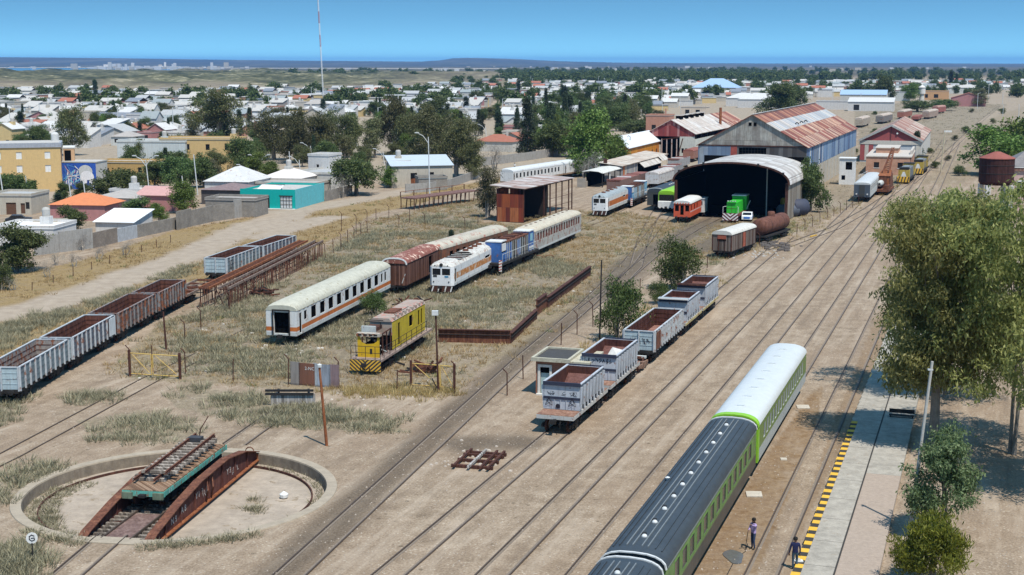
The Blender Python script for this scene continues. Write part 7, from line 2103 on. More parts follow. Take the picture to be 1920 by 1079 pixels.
 H((215, 243), 20, 12, 4, 12, 'gable_x', pal('w', 3), pal('r', 5), label='dark roofed brick ended house in the middle of the left town', rise=2.4)
 # right hand town
 H((1340, 182), 36, 26, 7, 15, 'hip', pal('w', 0), paint('sky_blue_roof', (0.30, 0.42, 0.58), 0.06, 0, 0.6, 0.1, streak=False), label='large hall with a pale blue hipped roof beyond the red shed', rise=7, cat='hall', name='hall')
 H((1425, 203), 26, 16, 5, 18, 'hip', pal('w', 2), pal('r', 6), label='large bright white hip roofed house behind the biggest shed', rise=3.5)
 H((1392, 200), 20, 14, 5, 18, 'hip', pal('w', 2), pal('r', 6), label='second white hip roofed house left of the largest one', rise=3)
 H((1300, 222), 12, 9, 5, 18, 'flat', pal('w', 4), pal('r', 5), label='small pavilion with a grey slab roof above the red shed', wins=((2, 1, 2, 3), (7, 1, 2, 3)))
 H((1232, 262), 8, 9, 8, 18, 'flat', pal('w', 5), pal('r', 0), label='brick house with a white end wall left of the red shed', wins=((2, 3, 1.5, 2),), chim=True)
 H((1618, 192), 30, 16, 5, 18, 'gable_x', pal('w', 0), paint('sky_blue_roof'), label='long house with a light blue roof behind the biggest shed', rise=3)
 H((1632, 209), 24, 12, 5, 18, 'mono', pal('w', 2), pal('r', 6), label='white shed with sloping white roof right of the biggest shed roof', rise=2, cat='shed', name='white_shed', wins=((3, .5, 3, 3),))
 H((1560, 206), 18, 10, 4.4, 18, 'flat', pal('w', 2), pal('r', 5), label='long low white house just above the biggest shed roof')
 H((1752, 188), 19, 12, 6, 18, 'flat', paint('apricot', (0.55, 0.32, 0.16), 0.08), pal('r', 1), label='apricot house with a white roof beside the white water tower', wins=((3, 1.5, 2, 2.6), (9, 1.5, 3, 2.6)))
 H((1682, 190), 16, 12, 6, 18, 'flat', pal('w', 7), pal('r', 5), label='blue grey flat house between two big trees on the right', wins=((3, 2, 3, 2),))
 H((1815, 200), 20, 14, 5, 18, 'gable', pal('w', 6), pal('r', 4), label='pinkish house with a reddish roof near the dirt corridor', rise=3)
 H((1810, 176), 34, 16, 5, 14, 'gable_x', pal('w', 7), pal('r', 1), label='long pale roofed shed on the right of the white water tower', rise=2, cat='shed', name='pale_shed')
 H((1598, 178), 14, 12, 6, 18, 'flat', pal('w', 5), pal('r', 5), label='dark red flat house left of the light blue roof')
 r = empty('water_tower', G(1728, 190), 0, 'slim white water tower with a pointed cap among trees', 'water tower')
 mb = MB(); mb.lathe([(0.01, 5), (2.3, 5), (2.3, 9.2), (2.7, 9.3), (0.01, 11.2)], (0, 0, 0), pal('w', 2), 14); mb.build('tank', r)
 mb = MB(); mb.lathe([(1.8, 0), (1.5, 5)], (0, 0, 0), pal('w', 0), 14); mb.build('shaft', r)
def landmark_labels(items, noun):
 """give look-alikes labels that single them out: look + rank by nearness to a landmark one can find"""
 LM = [((606, 200), 'the tall red and white mast'), ((505, 375), 'the turquoise house'), ((150, 335), 'the blue mural'), ((410, 225), 'the tallest left eucalypt'), ((55, 320), 'the left yellow apartment block'), ((372, 290), 'the yellow block among trees'), ((1200, 270), 'the orange shed'), ((1340, 172), 'the pale blue hipped hall'), ((1425, 190), 'the largest white hip roofed house'), ((75, 228), 'the dull pink gable'), ((845, 250), 'the eucalypt row'), ((1728, 175), 'the white water tower'), ((1115, 270), 'the leafy tree by the orange shed'), ((942, 270), 'the red tiled houses'), ((180, 170), 'the dark poplar'), ((1890, 150), 'the right edge of the town'), ((1500, 200), 'the biggest shed roof'), ((780, 180), 'the town edge below the dunes'), ((5, 200), 'the left edge of the town')]
 rows = {}
 for o, look in items:
  x, y = pxof(o.location)
  d, nm = min((math.hypot(x - a, (y - b) * 2.2), n) for (a, b), n in LM)
  rows.setdefault((look, nm), []).append((d, o))
 ORD = ['closest', 'second closest', 'third closest', 'fourth closest', 'fifth closest', 'sixth closest', 'seventh closest', 'eighth closest', 'ninth closest', 'tenth closest']
 for (look, nm), l in rows.items():
  for i, (d, o) in enumerate(sorted(l, key=lambda t: t[0])):
   o['label'] = '%s %s %s to %s' % (look, noun, ORD[i] if i < 10 else ('%d%s closest' % (i + 1, 'th' if (i + 1) % 10 not in (1, 2, 3) or i < 13 else ('st', 'nd', 'rd')[(i + 1) % 10 - 1])), nm)
def town():
 """the town beyond the yard: block rows on a street grid, thinning towards the dunes"""
 rr = random.Random(21)
 items = []
 far = MB()
 hd = R(11)
 u, v = Vector((math.cos(hd), -math.sin(hd), 0)), Vector((math.sin(hd), math.cos(hd), 0))
 spots = []
 for j in range(0, 86):
  y = 395 + j * 15 + (j // 3) * 8
  for i in range(-70, 90):
   p = Vector((0, y, 0)) + u * (i * 12.2 + (i // 6) * 8) + v * rr.uniform(-2.5, 2.5) - v * (0.2 * i)
   x, py = pxof(p)
   if not (-40 < x < 1960) or p.y < 380: continue
   spots.append((p.y, p, x, py))
 spots.sort(key=lambda t: t[0])
 n = 0
 for d, p, x, py in spots:
  # keep clear of the yard, the dunes and the wooded parts
  lim = np.interp(x, [0, 300, 600, 800, 1000, 1150, 1300, 1500, 1650, 1800, 1960], [176, 178, 172, 168, 152, 140, 146, 150, 150, 146, 140])
  low = np.interp(x, [0, 120, 300, 480, 560, 700, 900, 1000, 1060, 1150, 1220, 1240, 1400, 1480, 1600, 1700, 1800, 1960], [278, 282, 270, 262, 250, 215, 250, 275, 270, 225, 215, 205, 186, 190, 178, 180, 172, 168])
  if py < lim or py > low: continue
  dens = 0.96 if x < 980 else 0.85
  if py < lim + 12: dens *= 0.7
  if rr.random() > dens: continue
  W, D, H = rr.uniform(6, 11.5), rr.uniform(7, 11), rr.choice((2.9, 3.2, 3.4, 3.6, 5.6))
  kind = rr.choice(('flat', 'flat', 'gable', 'gable_x', 'mono', 'hip', 'flat', 'mono'))
  wi = rr.choice((0, 0, 1, 1, 2, 2, 3, 4, 5, 6, 7, 8, 9, 2))
  ri = rr.choice((0, 0, 1, 1, 1, 2, 3, 4, 5, 6, 6))
  if kind == 'flat' and ri == 4: ri = 1
  if n < 262 and d < 1250:
   wins = [(W * f, 1.0, 1.2, 1.2) for f in (0.15, 0.65)] if d < 620 else ()
   tank = (rr.uniform(-W / 4, W / 4), D * .6) if rr.random() < 0.4 else None
   o = house('town_house', tuple(p), W, D, H, 11 + rr.choice((0, 0, 90, 0)) * 0 + rr.uniform(-3, 3), kind, pal('w', wi), pal('r', ri), '', 'house', 'houses of the town', 1.5 + rr.random(), wins, tank)
   fl = {'flat': 'flat roofed', 'gable': 'gable fronted', 'gable_x': 'side gabled', 'mono': 'sloping roofed', 'hip': 'hip roofed'}[kind]
   items.append((o, ('two storey ' if H > 5 else '') + CN[wi] + ' ' + fl))
   n += 1
  else:
   T = Matrix.Translation(p) @ Matrix.Rotation(-R(11 + rr.uniform(-4, 4)), 4, 'Z')
   far.T = T
   far.box(-W / 2, W / 2, 0, D, 0, H, pal('w', wi))
   rm = pal('r', ri)
   if kind in ('gable', 'gable_x', 'hip'):
    far.poly([(-W / 2 - .3, -.3, H + .02), (W / 2 + .3, -.3, H + .02), (W / 2 + .3, D / 2, H + 1.9), (-W / 2 - .3, D / 2, H + 1.9)], rm); far.poly([(-W / 2 - .3, D / 2, H + 1.9), (W / 2 + .3, D / 2, H + 1.9), (W / 2 + .3, D + .3, H + .02), (-W / 2 - .3, D + .3, H + .02)], rm)
   else: far.box(-W / 2 - .2, W / 2 + .2, -.2, D + .2, H + .01, H + .25, rm)
 far.T = None
 # white port town across the bay, scattered white farms
 fr = random.Random(3)
 for i in range(210):
  x = fr.choice((fr.gauss(290, 70), fr.gauss(250, 60), fr.uniform(20, 470), fr.uniform(600, 1920))) if i < 190 else fr.gauss(240, 18)
  y = fr.uniform(126.8, 130.5) if x < 480 else fr.uniform(126, 138)
  p = G(x, y)
  s = fr.uniform(5, 16)
  h = fr.uniform(4, 10) if fr.random() < 0.86 or x > 480 else fr.uniform(16, 32)
  far.box(p.x - s, p.x + s, p.y, p.y + s, -2, h, pal('w', fr.choice((0, 2, 2, 1))))
 far.build('distant_houses', label='countless tiny pale houses of the far town and the port across the bay', kind='stuff')
 landmark_labels(items, 'house')
 print('houses', n)
# ------------------------------------------------------------- walls, fences, posts, odds and ends
def yard_wall():
 gb = blocks('old_block_wall', (0.25, 0.225, 0.195), (0.31, 0.28, 0.24), (0.2, 0.18, 0.155)); rd = paint('rendered_wall', (0.33, 0.315, 0.29), 0.12, 0, 0.9, 0.35); bw = blocks('brown_block_wall', (0.235, 0.195, 0.16), (0.29, 0.245, 0.205), (0.19, 0.165, 0.14))
 r = empty('boundary_wall', G(66, 480), 0, 'long patchwork wall of grey blocks along the backs of the houses', 'wall')
 seg = [((66, 480), (112, 474), 2.7, rd), ((112, 474), (175, 466), 2.9, rd), ((175, 466), (221, 455), 2.2, bw), ((221, 455), (258, 446), 2.0, paint('sheet_grey', (0.42, 0.44, 0.46), 0.15)), ((258, 446), (300, 437), 1.9, gb), ((300, 437), (333, 430), 1.9, gb), ((333, 432), (360, 425), 2.9, gb), ((360, 425), (400, 416), 2.6, gb), ((400, 416), (440, 410), 2.7, gb), ((440, 410), (469, 405), 3.2, rd)]
 for a, b, h, m in seg:
  A, B = G(*a) - r.location, G(*b) - r.location
  d = (B - A).normalized()
  n = Vector((-d.y, d.x, 0)) * .2
  j = random.Random(a[0]).uniform(-.15, .15)
  MB().loft([[A + Vector((0, 0, -.2)), A + n + Vector((0, 0, -.2)), A + n + Vector((0, 0, h)), A + Vector((0, 0, h))], [B - d * .01 + Vector((0, 0, -.2)), B + n + Vector((0, 0, -.2)), B + n + Vector((0, 0, h + j)), B - d * .01 + Vector((0, 0, h + j))]], m).build('wall_panel', r)
 for nm, pts, h, lab in (('low_wall', [(905, 312), (985, 302), (1062, 290)], 2.2, 'low pale wall behind the far white coaches'), ('low_wall', [(760, 362), (800, 360), (845, 352), (905, 330)], 1.8, 'grey fence of upright sheets below the cream house'), ('low_wall', [(610, 378), (660, 366)], 2.0, 'grey block garden wall right of the turquoise house')):
  mb = MB()
  for a, b in zip(pts[:-1], pts[1:]):
   A, B = G(*a), G(*b)
   mb.beam(A + Vector((0, 0, h / 2)), B + Vector((0, 0, h / 2)), .18, h, gb if 'block' in lab else rd)
  mb.build(nm, label=lab, cat='wall')
 mb = MB(); A = G(771, 354); d = (G(801, 350) - A); mb.beam(A + Vector((0, 0, 1)), A + d + Vector((0, 0, 1.1)), .1, 2.0, RUSTO); mb.build('rusty_panel_fence', label='orange rusty sheet fence below the cream house', cat='fence')
def fence(bases, label, h=2.0, m=None, bent=True, name='fence', wires=(0.5, 1.1, 1.7), r=0.05):
 P = [G(*b[:2]) for b in bases]
 root = empty(name, P[0], 0, label, 'fence')
 rr = random.Random(len(label))
 tops = []
 for b, p in zip(bases, P):
  q = p - root.location
  hh = b[2] if len(b) > 2 else h * rr.uniform(.85, 1.1)
  t = q + Vector((rr.uniform(-.08, .08), 0, hh))
  pts = [q + Vector((0, 0, -.2)), t] + ([t + Vector((-.35, .1, .35))] if bent and rr.random() < .7 else [])
  MB().path(pts, r, m or RUSTD, 5).build('post', root)
  tops.append((q, hh))
 mb = MB()
 for (a, ha), (b, hb) in zip(tops[:-1], tops[1:]):
  for k in wires: mb.tube(a + Vector((0, 0, k * ha / 2)), b + Vector((0, 0, k * hb / 2)), .007, RUSTD, 3)
 mb.build('wires', root)
def interp(a, b, n):
 A, B = G(*a), G(*b)
 return [pxof(A.lerp(B, i / (n - 1))) for i in range(n)]
def fences():
 fence([(243, 706, 2.3), (286, 690), (348, 702), (437, 716), (541, 722, 2.2)], 'front fence of dark bent posts left of the sheet panel')
 fence([(636, 728, 2.2), (744, 733), (852, 738, 2.3)], 'front fence posts right of the sheet panel before the yellow locomotive')
 fence([(347, 640), (377, 622), (430, 582), (462, 566)], 'fence posts by the front end of the rusty trestle')
 fence([(610, 487), (625, 475), (639, 468), (652, 458), (664, 451), (677, 444), (689, 438), (705, 414), (729, 411), (748, 428), (768, 418), (797, 423), (872, 432), (896, 424)], 'long fence of dark bent posts across the scrub behind the white coach')
 fence([(640, 434, 2.8), (668, 440, 2.8), (688, 430, 2.8)], 'leaning gate frame of dark posts among the scrub fence', wires=(.3, 1, 1.9))
 fence(interp((1494, 440), (1690, 344), 19), 'row of dark fence posts between the depot and the main tracks', 1.7, wires=(.5, 1.2, 1.9))
 fence([(951, 742), (981, 711), (1052, 647), (1082, 628), (1112, 612), (1150, 590), (1200, 556), (1240, 528)], 'fence of thin posts between the curved rails and the hopper wagons', 2.1, wires=(.8, 1.8))
 fence([(1326, 503), (1352, 482), (1424, 462)], 'short fence posts by the plank van', 1.5)
 fence(interp((60, 545), (320, 455), 9), 'broken dark stakes in the dry grass below the long wall', 1.1, bent=False, wires=(1.6,))
 # gates
 def gate(pxs, h, lab, leaves):
  P = [G(*p) for p in pxs]
  r = empty('yellow_gate', P[0], 0, lab, 'gate')
  gy = paint('gate_yellow', (0.62, 0.42, 0.12), 0.12, 0.15, .7, .2)
  for a, b in leaves:
   A, B = P[a] - r.location, P[b] - r.location
   d = B - A
   A, B = A + d * .03 + Vector((0, 0, .25)), B - d * .03 + Vector((0, 0, .25))
   U = Vector((0, 0, h))
   mb = MB()
   for p, q in ((A, B), (A + U, B + U), (A, A + U), (B, B + U)): mb.tube(p, q, .045, gy, 6)
   mb.tube(A.lerp(B, .1) + U * .95, A.lerp(B, .9) + U * .1, .03, gy, 6)
   mb.build('gate_leaf', r)
  for k in (0, len(P) - 1):
   p = P[k] - r.location
   MB().box(p.x - .1, p.x + .1, p.y - .1, p.y + .1, -.2, h + .5, RUSTD).build('post', r)
 gate([(244, 706), (286, 709), (338, 712)], 1.75, 'double leaf yellow gate across the rusty rails at the left', ((0, 1), (1, 2)))
 gate([(771, 727), (825, 731), (852, 734)], 1.75, 'open framed yellow gate in front of the yellow locomotive', ((0, 1), (1, 2)))
 # sheet panel, buffer stop, girder wall
 A, B = G(545, 722), G(635, 729)
 r = empty('sheet_fence', A, 0, 'fence panel of mismatched rusty and blue corrugated sheets', 'fence')
 d = (B - A); L = d.length; d.normalize()
 T = Matrix.Rotation(math.atan2(d.y, d.x), 4, 'Z')
 x = 0.0
 for k, (w, c) in enumerate(((.85, (0.42, 0.39, 0.36)), (1.45, (0.26, 0.11, 0.07)), (.4, (0.5, 0.55, 0.58)), (1.2, (0.40, 0.45, 0.52)), (.9, (0.34, 0.24, 0.25)))):
  o = MB(T).box(x, x + w - .01, 0, .03, 0.05, 1.95 - .05 * (k % 2), sheets('panel_sheet_%d' % k, [c, tuple(v * .85 for v in c)], .9, 9, 0, 2, streak=.6, var=.4)).build('sheet', r)
  if k == 1:
   mb = MB(T); text_mb(mb, '2-NC', (x + .55, 0, 1.35), (1, 0, 0), (0, 0, 1), .38, WHITE, .012); mb.build('painted_number', o)
  x += w * L / 4.85
 r = empty('buffer_stop', G(508, 761), 0, 'old buffer stop of dark rails across a ragged pale plank wall', 'buffer stop')
 wp = planks('bleached_planks', (0.3, 0.275, 0.25), (0.5, 0.47, 0.44), .2)
 mb = MB()
 for i in range(18): mb.box(i * .19, i * .19 + .18, -.02, .06, 0, .95 + random.Random(i).uniform(-.12, .1), wp)
 mb.build('plank_wall', r)
 for z in (.85, 1.12): MB().box(-.4, 3.3, -.14, .0, z, z + .17, IRON).build('cross_rail', r)
 for x in (.6, 2.9): MB().beam((x, .2, 0), (x, .1, 1.3), .15, .15, IRON).build('upright', r)
 r = empty('girder_wall', G(824, 641), 0, 'low wall of rusty steel girders round the scrub', 'wall')
 for k, (a, b, h, nw) in enumerate((((822, 642), (957, 645), 1.25, 0), ((957, 645), (1006, 598), 1.0, 0), ((1006, 592), (1024, 578), 1.6, 1), ((1026, 578), (1107, 517), 1.2, 0))):
  A, B = G(*a) - r.location, G(*b) - r.location
  mb = MB(); mb.beam(A + Vector((0, 0, h * .5)), B + Vector((0, 0, h * .5)), .12, h, RUST if k % 2 == 0 else RUSTD); mb.beam(A + Vector((0, 0, h)), B + Vector((0, 0, h)), .4, .06, RUSTD); mb.beam(A + Vector((0, -.05, h * .65)), B + Vector((0, -.05, h * .65)), .3, .06, IRON); mb.build('girder', r)
 # trestle of rails
 r = veh('rail_trestle', (430, 580), 0, 3.3, 6.6, 'long rusty trestle of stacked rails on hundreds of thin iron legs', 'trestle')
 rr = random.Random(6)
 for s in (-1.6, -.5, .5, 1.6):
  mb = MB(); mb.box(s - .08, s + .08, 0, 41, 2.1, 2.35, RUSTO if s < 0 else rustm('pale_rail', (0.2, 0.14, 0.11), (0.36, 0.29, 0.25))); mb.build('top_beam', r)
 mb = MB()
 for i in range(46): mb.box(-1.6, -.5, i * .9, i * .9 + .22, 2.12, 2.3, RUST); mb.box(.5, 1.6, i * .9 + .4, i * .9 + .5, 2.0, 2.1, RUSTD)
 mb.build('cross_ties', r)
 mb = MB()
 for i in range(84):
  y = i * .49
  for s in (-1.6, 1.6): mb.beam((s, y, 0), (s + rr.uniform(-.1, .1), y + rr.uniform(-.5, .5), 2.1), .07, .07, (RUSTD, RUST)[i % 2])
  if i % 2: mb.beam((rr.uniform(-1, 1), y, 0), (rr.uniform(-1, 1), y + .4, 2.1), .06, .06, RUSTD)
 mb.build('legs', r)
 r = veh('loading_ramp', (777, 394), 0, 3.2, 34, 'raised rusty loading ramp on iron posts with a side rail', 'ramp')
 mb = MB(); mb.box(-1.6, 1.6, 0, 20, 1.9, 2.1, rustm('ramp_deck', (0.16, 0.085, 0.07), (0.26, 0.17, 0.15))); mb.build('deck', r)
 for i in range(15):
  for s in (-1.5, 1.5): MB().beam((s, i * 1.4 + .1, 0), (s, i * 1.4 + (.5 if i % 2 else .1), 1.9), .12, .12, RUSTD).build('leg', r)
 mb = MB()
 for i in range(6): mb.beam((-1.6, i * 3.9 + .1, 2.1), (-1.6, i * 3.9 + .1, 3.1), .12, .12, RUSTD)
 mb.beam((-1.6, 0, 3.05), (-1.6, 19.8, 3.05), .06, .08, RUSTO); mb.build('side_rail', r)
def odds():
 # pit grid of old rails
 r = empty('pit_grid', G(858, 882), -R(15), 'grid of old rails and timbers laid over a small rubble pit', 'rail grid')
 for x in (-.3, .7, 1.5, 2.0): MB().beam((x, 0, .25), (x, 4.2, .25), .14, .16, RUSTD if x != .7 else planks('bleached_planks')).build('rail', r)
 for y in (.6, 2.0, 3.3, 3.9): MB().beam((-.6, y, .12), (2.2, y, .12), .2, .2, RUSTD).build('timber', r)
 def stones(px, n, spread, label, c, s0=.12):
  mb = MB(); rr = random.Random(px[0]); m = flat('stone_%d' % px[0], c, .95)
  p0 = G(*px)
  for i in range(n):
   p = p0 + Vector((rr.gauss(0, spread), rr.gauss(0, spread * 1.4), 0)); s = s0 * rr.uniform(.4, 1.6)
   mb.lathe([(.01, -s * .4), (s, -.1 * s), (s * .8, s * .5), (.01, s * .7)], p, m, 5)
  mb.build('rubble', label=label, kind='stuff')
 stones((880, 862), 60, 1.2, 'pale rubble round the rail grid', (0.42, 0.36, 0.3)); stones((1405, 478), 60, 2.0, 'white rubble beside the plank van', (0.4, 0.37, 0.33), .15); stones((1455, 462), 60, 1.6, 'dark ash heap near the tank wagon', (0.1, 0.085, 0.075), .35)
 stones((700, 755), 30, 2.5, 'broken plaster slabs on the dirt', (0.5, 0.45, 0.38), .09); stones((560, 640), 40, 6, 'scattered pale stones in the weeds', (0.5, 0.46, 0.4), .16); stones((900, 560), 40, 7, 'scattered pale stones in the grey scrub', (0.5, 0.46, 0.4), .16)
 for px, w, lab in (((1413, 928), .5, 'broken white concrete slab lying by the dark coach'), ((1505, 764), .5, 'square white slab with a dark mark beside the white roofed coach'), ((1469, 862), .22, 'small white scrap on the gravel left of the platform rails'), ((614, 1), 0, '')):
  if w:
   mb = MB(); mb.loft([[Vector((-w, -w, 0)), Vector((w * .9, -w * 1.1, 0)), Vector((w * 1.1, w, 0)), Vector((-w * .8, w * 1.1, 0))], [Vector((-w, -w, .07)), Vector((w * .9, -w * 1.1, .07)), Vector((w * 1.1, w, .07)), Vector((-w * .8, w * 1.1, .07))]], paint('slab_white', (0.52, 0.47, 0.39), .1)); o = mb.build('concrete_slab', label=lab, cat='slab'); o.location = G(*px)
 mb = MB(); mb.lathe([(.01, -.25), (.25, -.1), (.28, .1), (.01, .3)], (0, 0, 0), WHITE, 8); o = mb.build('white_boulder', label='round white stone on the turntable pit floor', cat='stone'); p = G(532, 915); o.location = (p.x, p.y, -.5)
 mb = MB(); mb.beam((0, 0, .1), (0.1, 2.2, .12), .12, .14, YEL); o = mb.build('yellow_bar', label='yellow painted bar lying on the gravel by the fence end', cat='bar'); o.location = G(1519, 445); o.rotation_euler = (0, 0, -R(35))
 for p, lab in (((790, 700), 'heap of rusty axle scrap behind the yellow gate'), ((770, 575), 'heap of rusty scrap behind the yellow locomotive'), ((490, 555), 'small block of pale scrap under a beam left of the white coach')):
  mb = MB(); rr = random.Random(p[0])
  for i in range(22): a = Vector((rr.uniform(-1.6, 1.6), rr.uniform(-1, 1), rr.uniform(0, .8))); mb.beam(a, a + Vector((rr.uniform(-1.2, 1.2), rr.uniform(-.5, .5), rr.uniform(-.2, .5))), .14, .14, (RUSTD, RUST, IRON)[i % 3])
  for i in range(3): mb.lathe([(.12, 0), (.45, .02), (.45, .12), (.12, .14)], (rr.uniform(-1, 1), rr.uniform(-.6, .6), .4), RUST, 12, 'y')
  o = mb.build('scrap_heap', label=lab, cat='scrap'); o.location = G(*p)
 for px, lab in (((1010, 487), 'left of two rusty tyre hoops lying in the scrub'), ((1030, 486), 'right of two rusty tyre hoops lying in the scrub')):
  mb = MB(); mb.path([(.7 * math.cos(t), .2 * math.cos(t), .55 * math.sin(t)) for t in np.linspace(0.1, 3.0, 10)], .05, RUSTO, 6); o = mb.build('tyre_hoop', label=lab, cat='hoop', group='tyre hoops'); o.location = G(*px)
 # round sign at the lower left
 r = empty('round_sign', G(62, 1052), R(8), 'white round sign with a dark symbol on a thin dark post', 'sign')
 MB().tube((0, 0, 0), (0, 0, 1.0), .04, IRON, 6).build('post', r)
 mb = MB(); mb.lathe([(.01, .03), (.3, .03), (.3, -.02), (.01, -.02)], (0, 0, 1.25), WHITE, 20, 'y'); d = mb.build('disc', r)
 mb = MB(); mb.stroke((-.3, -.02, .95), (1, 0, 0), (0, 0, 1), [(.42, .42), (.3, .48), (.18, .4), (.18, .24), (.3, .15), (.42, .2)], .05, INK); mb.stroke((-.3, -.02, .95), (1, 0, 0), (0, 0, 1), [(.28, .3), (.42, .32), (.44, .22)], .05, INK); mb.build('symbol', d)
 mb = MB(); mb.path([G(1352, 1100), G(1378, 1050), G(1398, 1034), G(1402, 1020)], .025, IRON, 6); mb.build('hose', label='thin dark water hose running to the worker by the coach', cat='hose')
 mb = MB(); p = G(1376, 1045); mb.poly([p + Vector((.5 * math.cos(t) * (1 + .2 * math.sin(3 * t)), 1.1 * math.sin(t), .03)) for t in np.linspace(0, 6.28, 20)[:-1]], flat('wet_puddle', (0.11, 0.105, 0.10), .15, 0, .5)); mb.build('puddle', label='small grey puddle by the coach', kind='structure')
 car('parked_car', (10, 420), 75, flat('car_black', (0.02, 0.022, 0.028), .25, 0, .5), 'black car parked at the left edge by the cream house')
 car('parked_car', (166, 390), 60, flat('car_maroon', (0.12, 0.02, 0.03), .3, 0, .5), 'small maroon car behind the orange tiled roof')
 # bench and bin under the trees
 r = empty('park_bench', G(1690, 790), -HM, 'dark bench under the big tree behind the platform', 'bench')
 MB().box(-.9, .9, -.2, .2, .42, .47, IRON).build('seat', r); MB().box(-.9, .9, .2, .25, .55, .85, IRON).build('backrest', r)
 for x in (-.8, .8): MB().box(x - .04, x + .04, -.18, .22, 0, .42, IRON).build('leg', r)
def poles():
 def pole(name, base, top, r, m, lab, cat='pole', r2=None):
  p = G(*base); t = up_at(top[0], top[1], p.y + .01)
  root = empty(name, p, 0, lab, cat)
  MB().tube((0, 0, -.2), t - p, r, m, 8, r2 or r * .75).build('pole', root)
  return root, t - p
 r, t = pole('rusty_post', (613, 836), (599, 690), .11, RUSTO, 'tall rusty post with a white lamp on top near the turntable')
 MB().lathe([(.01, 0), (.16, .05), (.16, .22), (.01, .3)], t, PALE, 10).build('lamp', r)
 pole('black_post', (1124, 642), (1128, 488), .085, IRON, 'slender black post standing between the scrub and green bushes')
 pole('black_post', (312, 655), (306, 585), .1, RUSTD, 'thick dark post behind the double yellow gate')
 r, t = pole('lamp_post', (822, 735), (817, 590), .09, RUSTD, 'black lamp post in front of the yellow locomotive', 'lamp post')
 MB().box(t.x - .3, t.x + .2, t.y - .2, t.y + .2, t.z - .05, t.z + .3, PALE).build('lamp', r); MB().beam((-.5, 0, 1.1), (0, 0, .1), .08, .08, IRON).build('brace', r)
 r, t = pole('concrete_lamp_post', (1704, 1000), (1748, 678), .1, paint('pole_concrete', (0.46, 0.44, 0.40), .08), 'tall pale concrete lamp post beside the platform tree', 'lamp post', .08)
 MB().box(t.x - .22, t.x + .05, t.y - .08, t.y + .08, t.z - .5, t.z - .42, PALE).build('bracket', r)
 r, t = pole('thin_pipe_post', (1712, 985), (1728, 842), .05, PALE, 'thin pale pipe beside the tall concrete lamp post')
 r, t = pole('signal_post', (1764, 322), (1772, 246), .16, paint('post_cream', (0.6, 0.52, 0.36), .1), 'cream post with a white crossbar beside the dirt corridor')
 MB().box(t.x - .2, t.x + 1.6, t.y - .1, t.y + .1, t.z - .3, t.z + .1, WHITE).build('crossbar', r)
 r, t = pole('level_board', (1392, 408), (1407, 376), .08, WHITE, 'white topped thin post in front of the arched shed')
 # radio mast
 b = G(607, 197); H = 86
 r = empty('radio_mast', b, 0, 'very tall thin lattice mast banded red and white', 'mast')
 mr, mw = flat('mast_red', (0.46, 0.16, 0.13)), flat('mast_white', (0.68, 0.68, 0.68))
 lean = Vector((-3.0, 0, 0))
 for k in range(12):
  mb = MB(); m = (mw, mr)[k % 2] if k > 3 else mw
  z0, z1 = k * H / 12, (k + 1) * H / 12
  c = [Vector((.42 * math.cos(a), .42 * math.sin(a), 0)) for a in (.5, 2.6, 4.7)]
  for i in range(3):
   mb.beam(c[i] + lean * z0 / H + Vector((0, 0, z0)), c[i] + lean * z1 / H + Vector((0, 0, z1)), .14, .14, m)
   for j in range(5):
    a, e = z0 + (z1 - z0) * j / 5, z0 + (z1 - z0) * (j + 1) / 5
    mb.beam(c[i] + lean * a / H + Vector((0, 0, a)), c[(i + 1) % 3] + lean * e / H + Vector((0, 0, e)), .08, .08, m)
  mb.build('mast_section', r)
 # street lamps: (base, top, arms)
 L = [((10, 392), (-4, 300), 0, 'white utility pole leaning at the far left edge'), ((54, 380), (48, 330), 0, 'short white pole in front of the left apartment block'), ((136, 390), (128, 335), 0, 'white pole in front of the mural'), ((163, 388), (156, 340), 0, 'brownish pole right of the mural trees'), ((281, 368), (273, 300), 2, 'white street lamp with two arms right of the ochre house'), ((345, 362), (341, 330), 0, 'pale pole above the light green tree'), ((371, 366), (363, 290), 0, 'tall pale pole before the yellow block among trees'), ((399, 332), (396, 308), 2, 'small two armed street lamp among dark trees'), ((470, 345), (466, 316), 1, 'street lamp above the white pyramid roof'), ((489, 328), (486, 297), 2, 'two armed street lamp by the bright green trees'), ((546, 327), (542, 284), 0, 'white pole in front of the eucalypts'), ((563, 325), (561, 300), 1, 'short street lamp beside the eucalypt shade'), ((586, 312), (582, 274), 1, 'street lamp with one arm below the eucalypts'), ((601, 300), (600, 262), 0, 'white pole behind the tall white house block'), ((671, 282), (668, 262), 1, 'street lamp just above the round dark tree'), ((806, 372), (803, 257), 1, 'tall white street lamp in front of the cream house'), ((913, 265), (910, 238), 1, 'street lamp by the red tiled houses'), ((721, 310), (718, 285), 1, 'street lamp left of the electricity frame'), ((1072, 265), (1070, 238), 1, 'street lamp behind the leafy tree'), ((1243, 232), (1241, 165), 0, 'tall pole left of the red shed'), ((1277, 215), (1275, 180), 0, 'pale pole above the red shed ventilators'), ((1451, 215), (1449, 188), 0, 'white pole above the biggest shed roof'), ((1653, 198), (1652, 176), 0, 'pole by the light blue roofed house'), ((1880, 218), (1882, 196), 0, 'dark pole beside the dirt corridor'), ((1909, 250), (1911, 196), 0, 'dark pole at the right edge above the bush')]
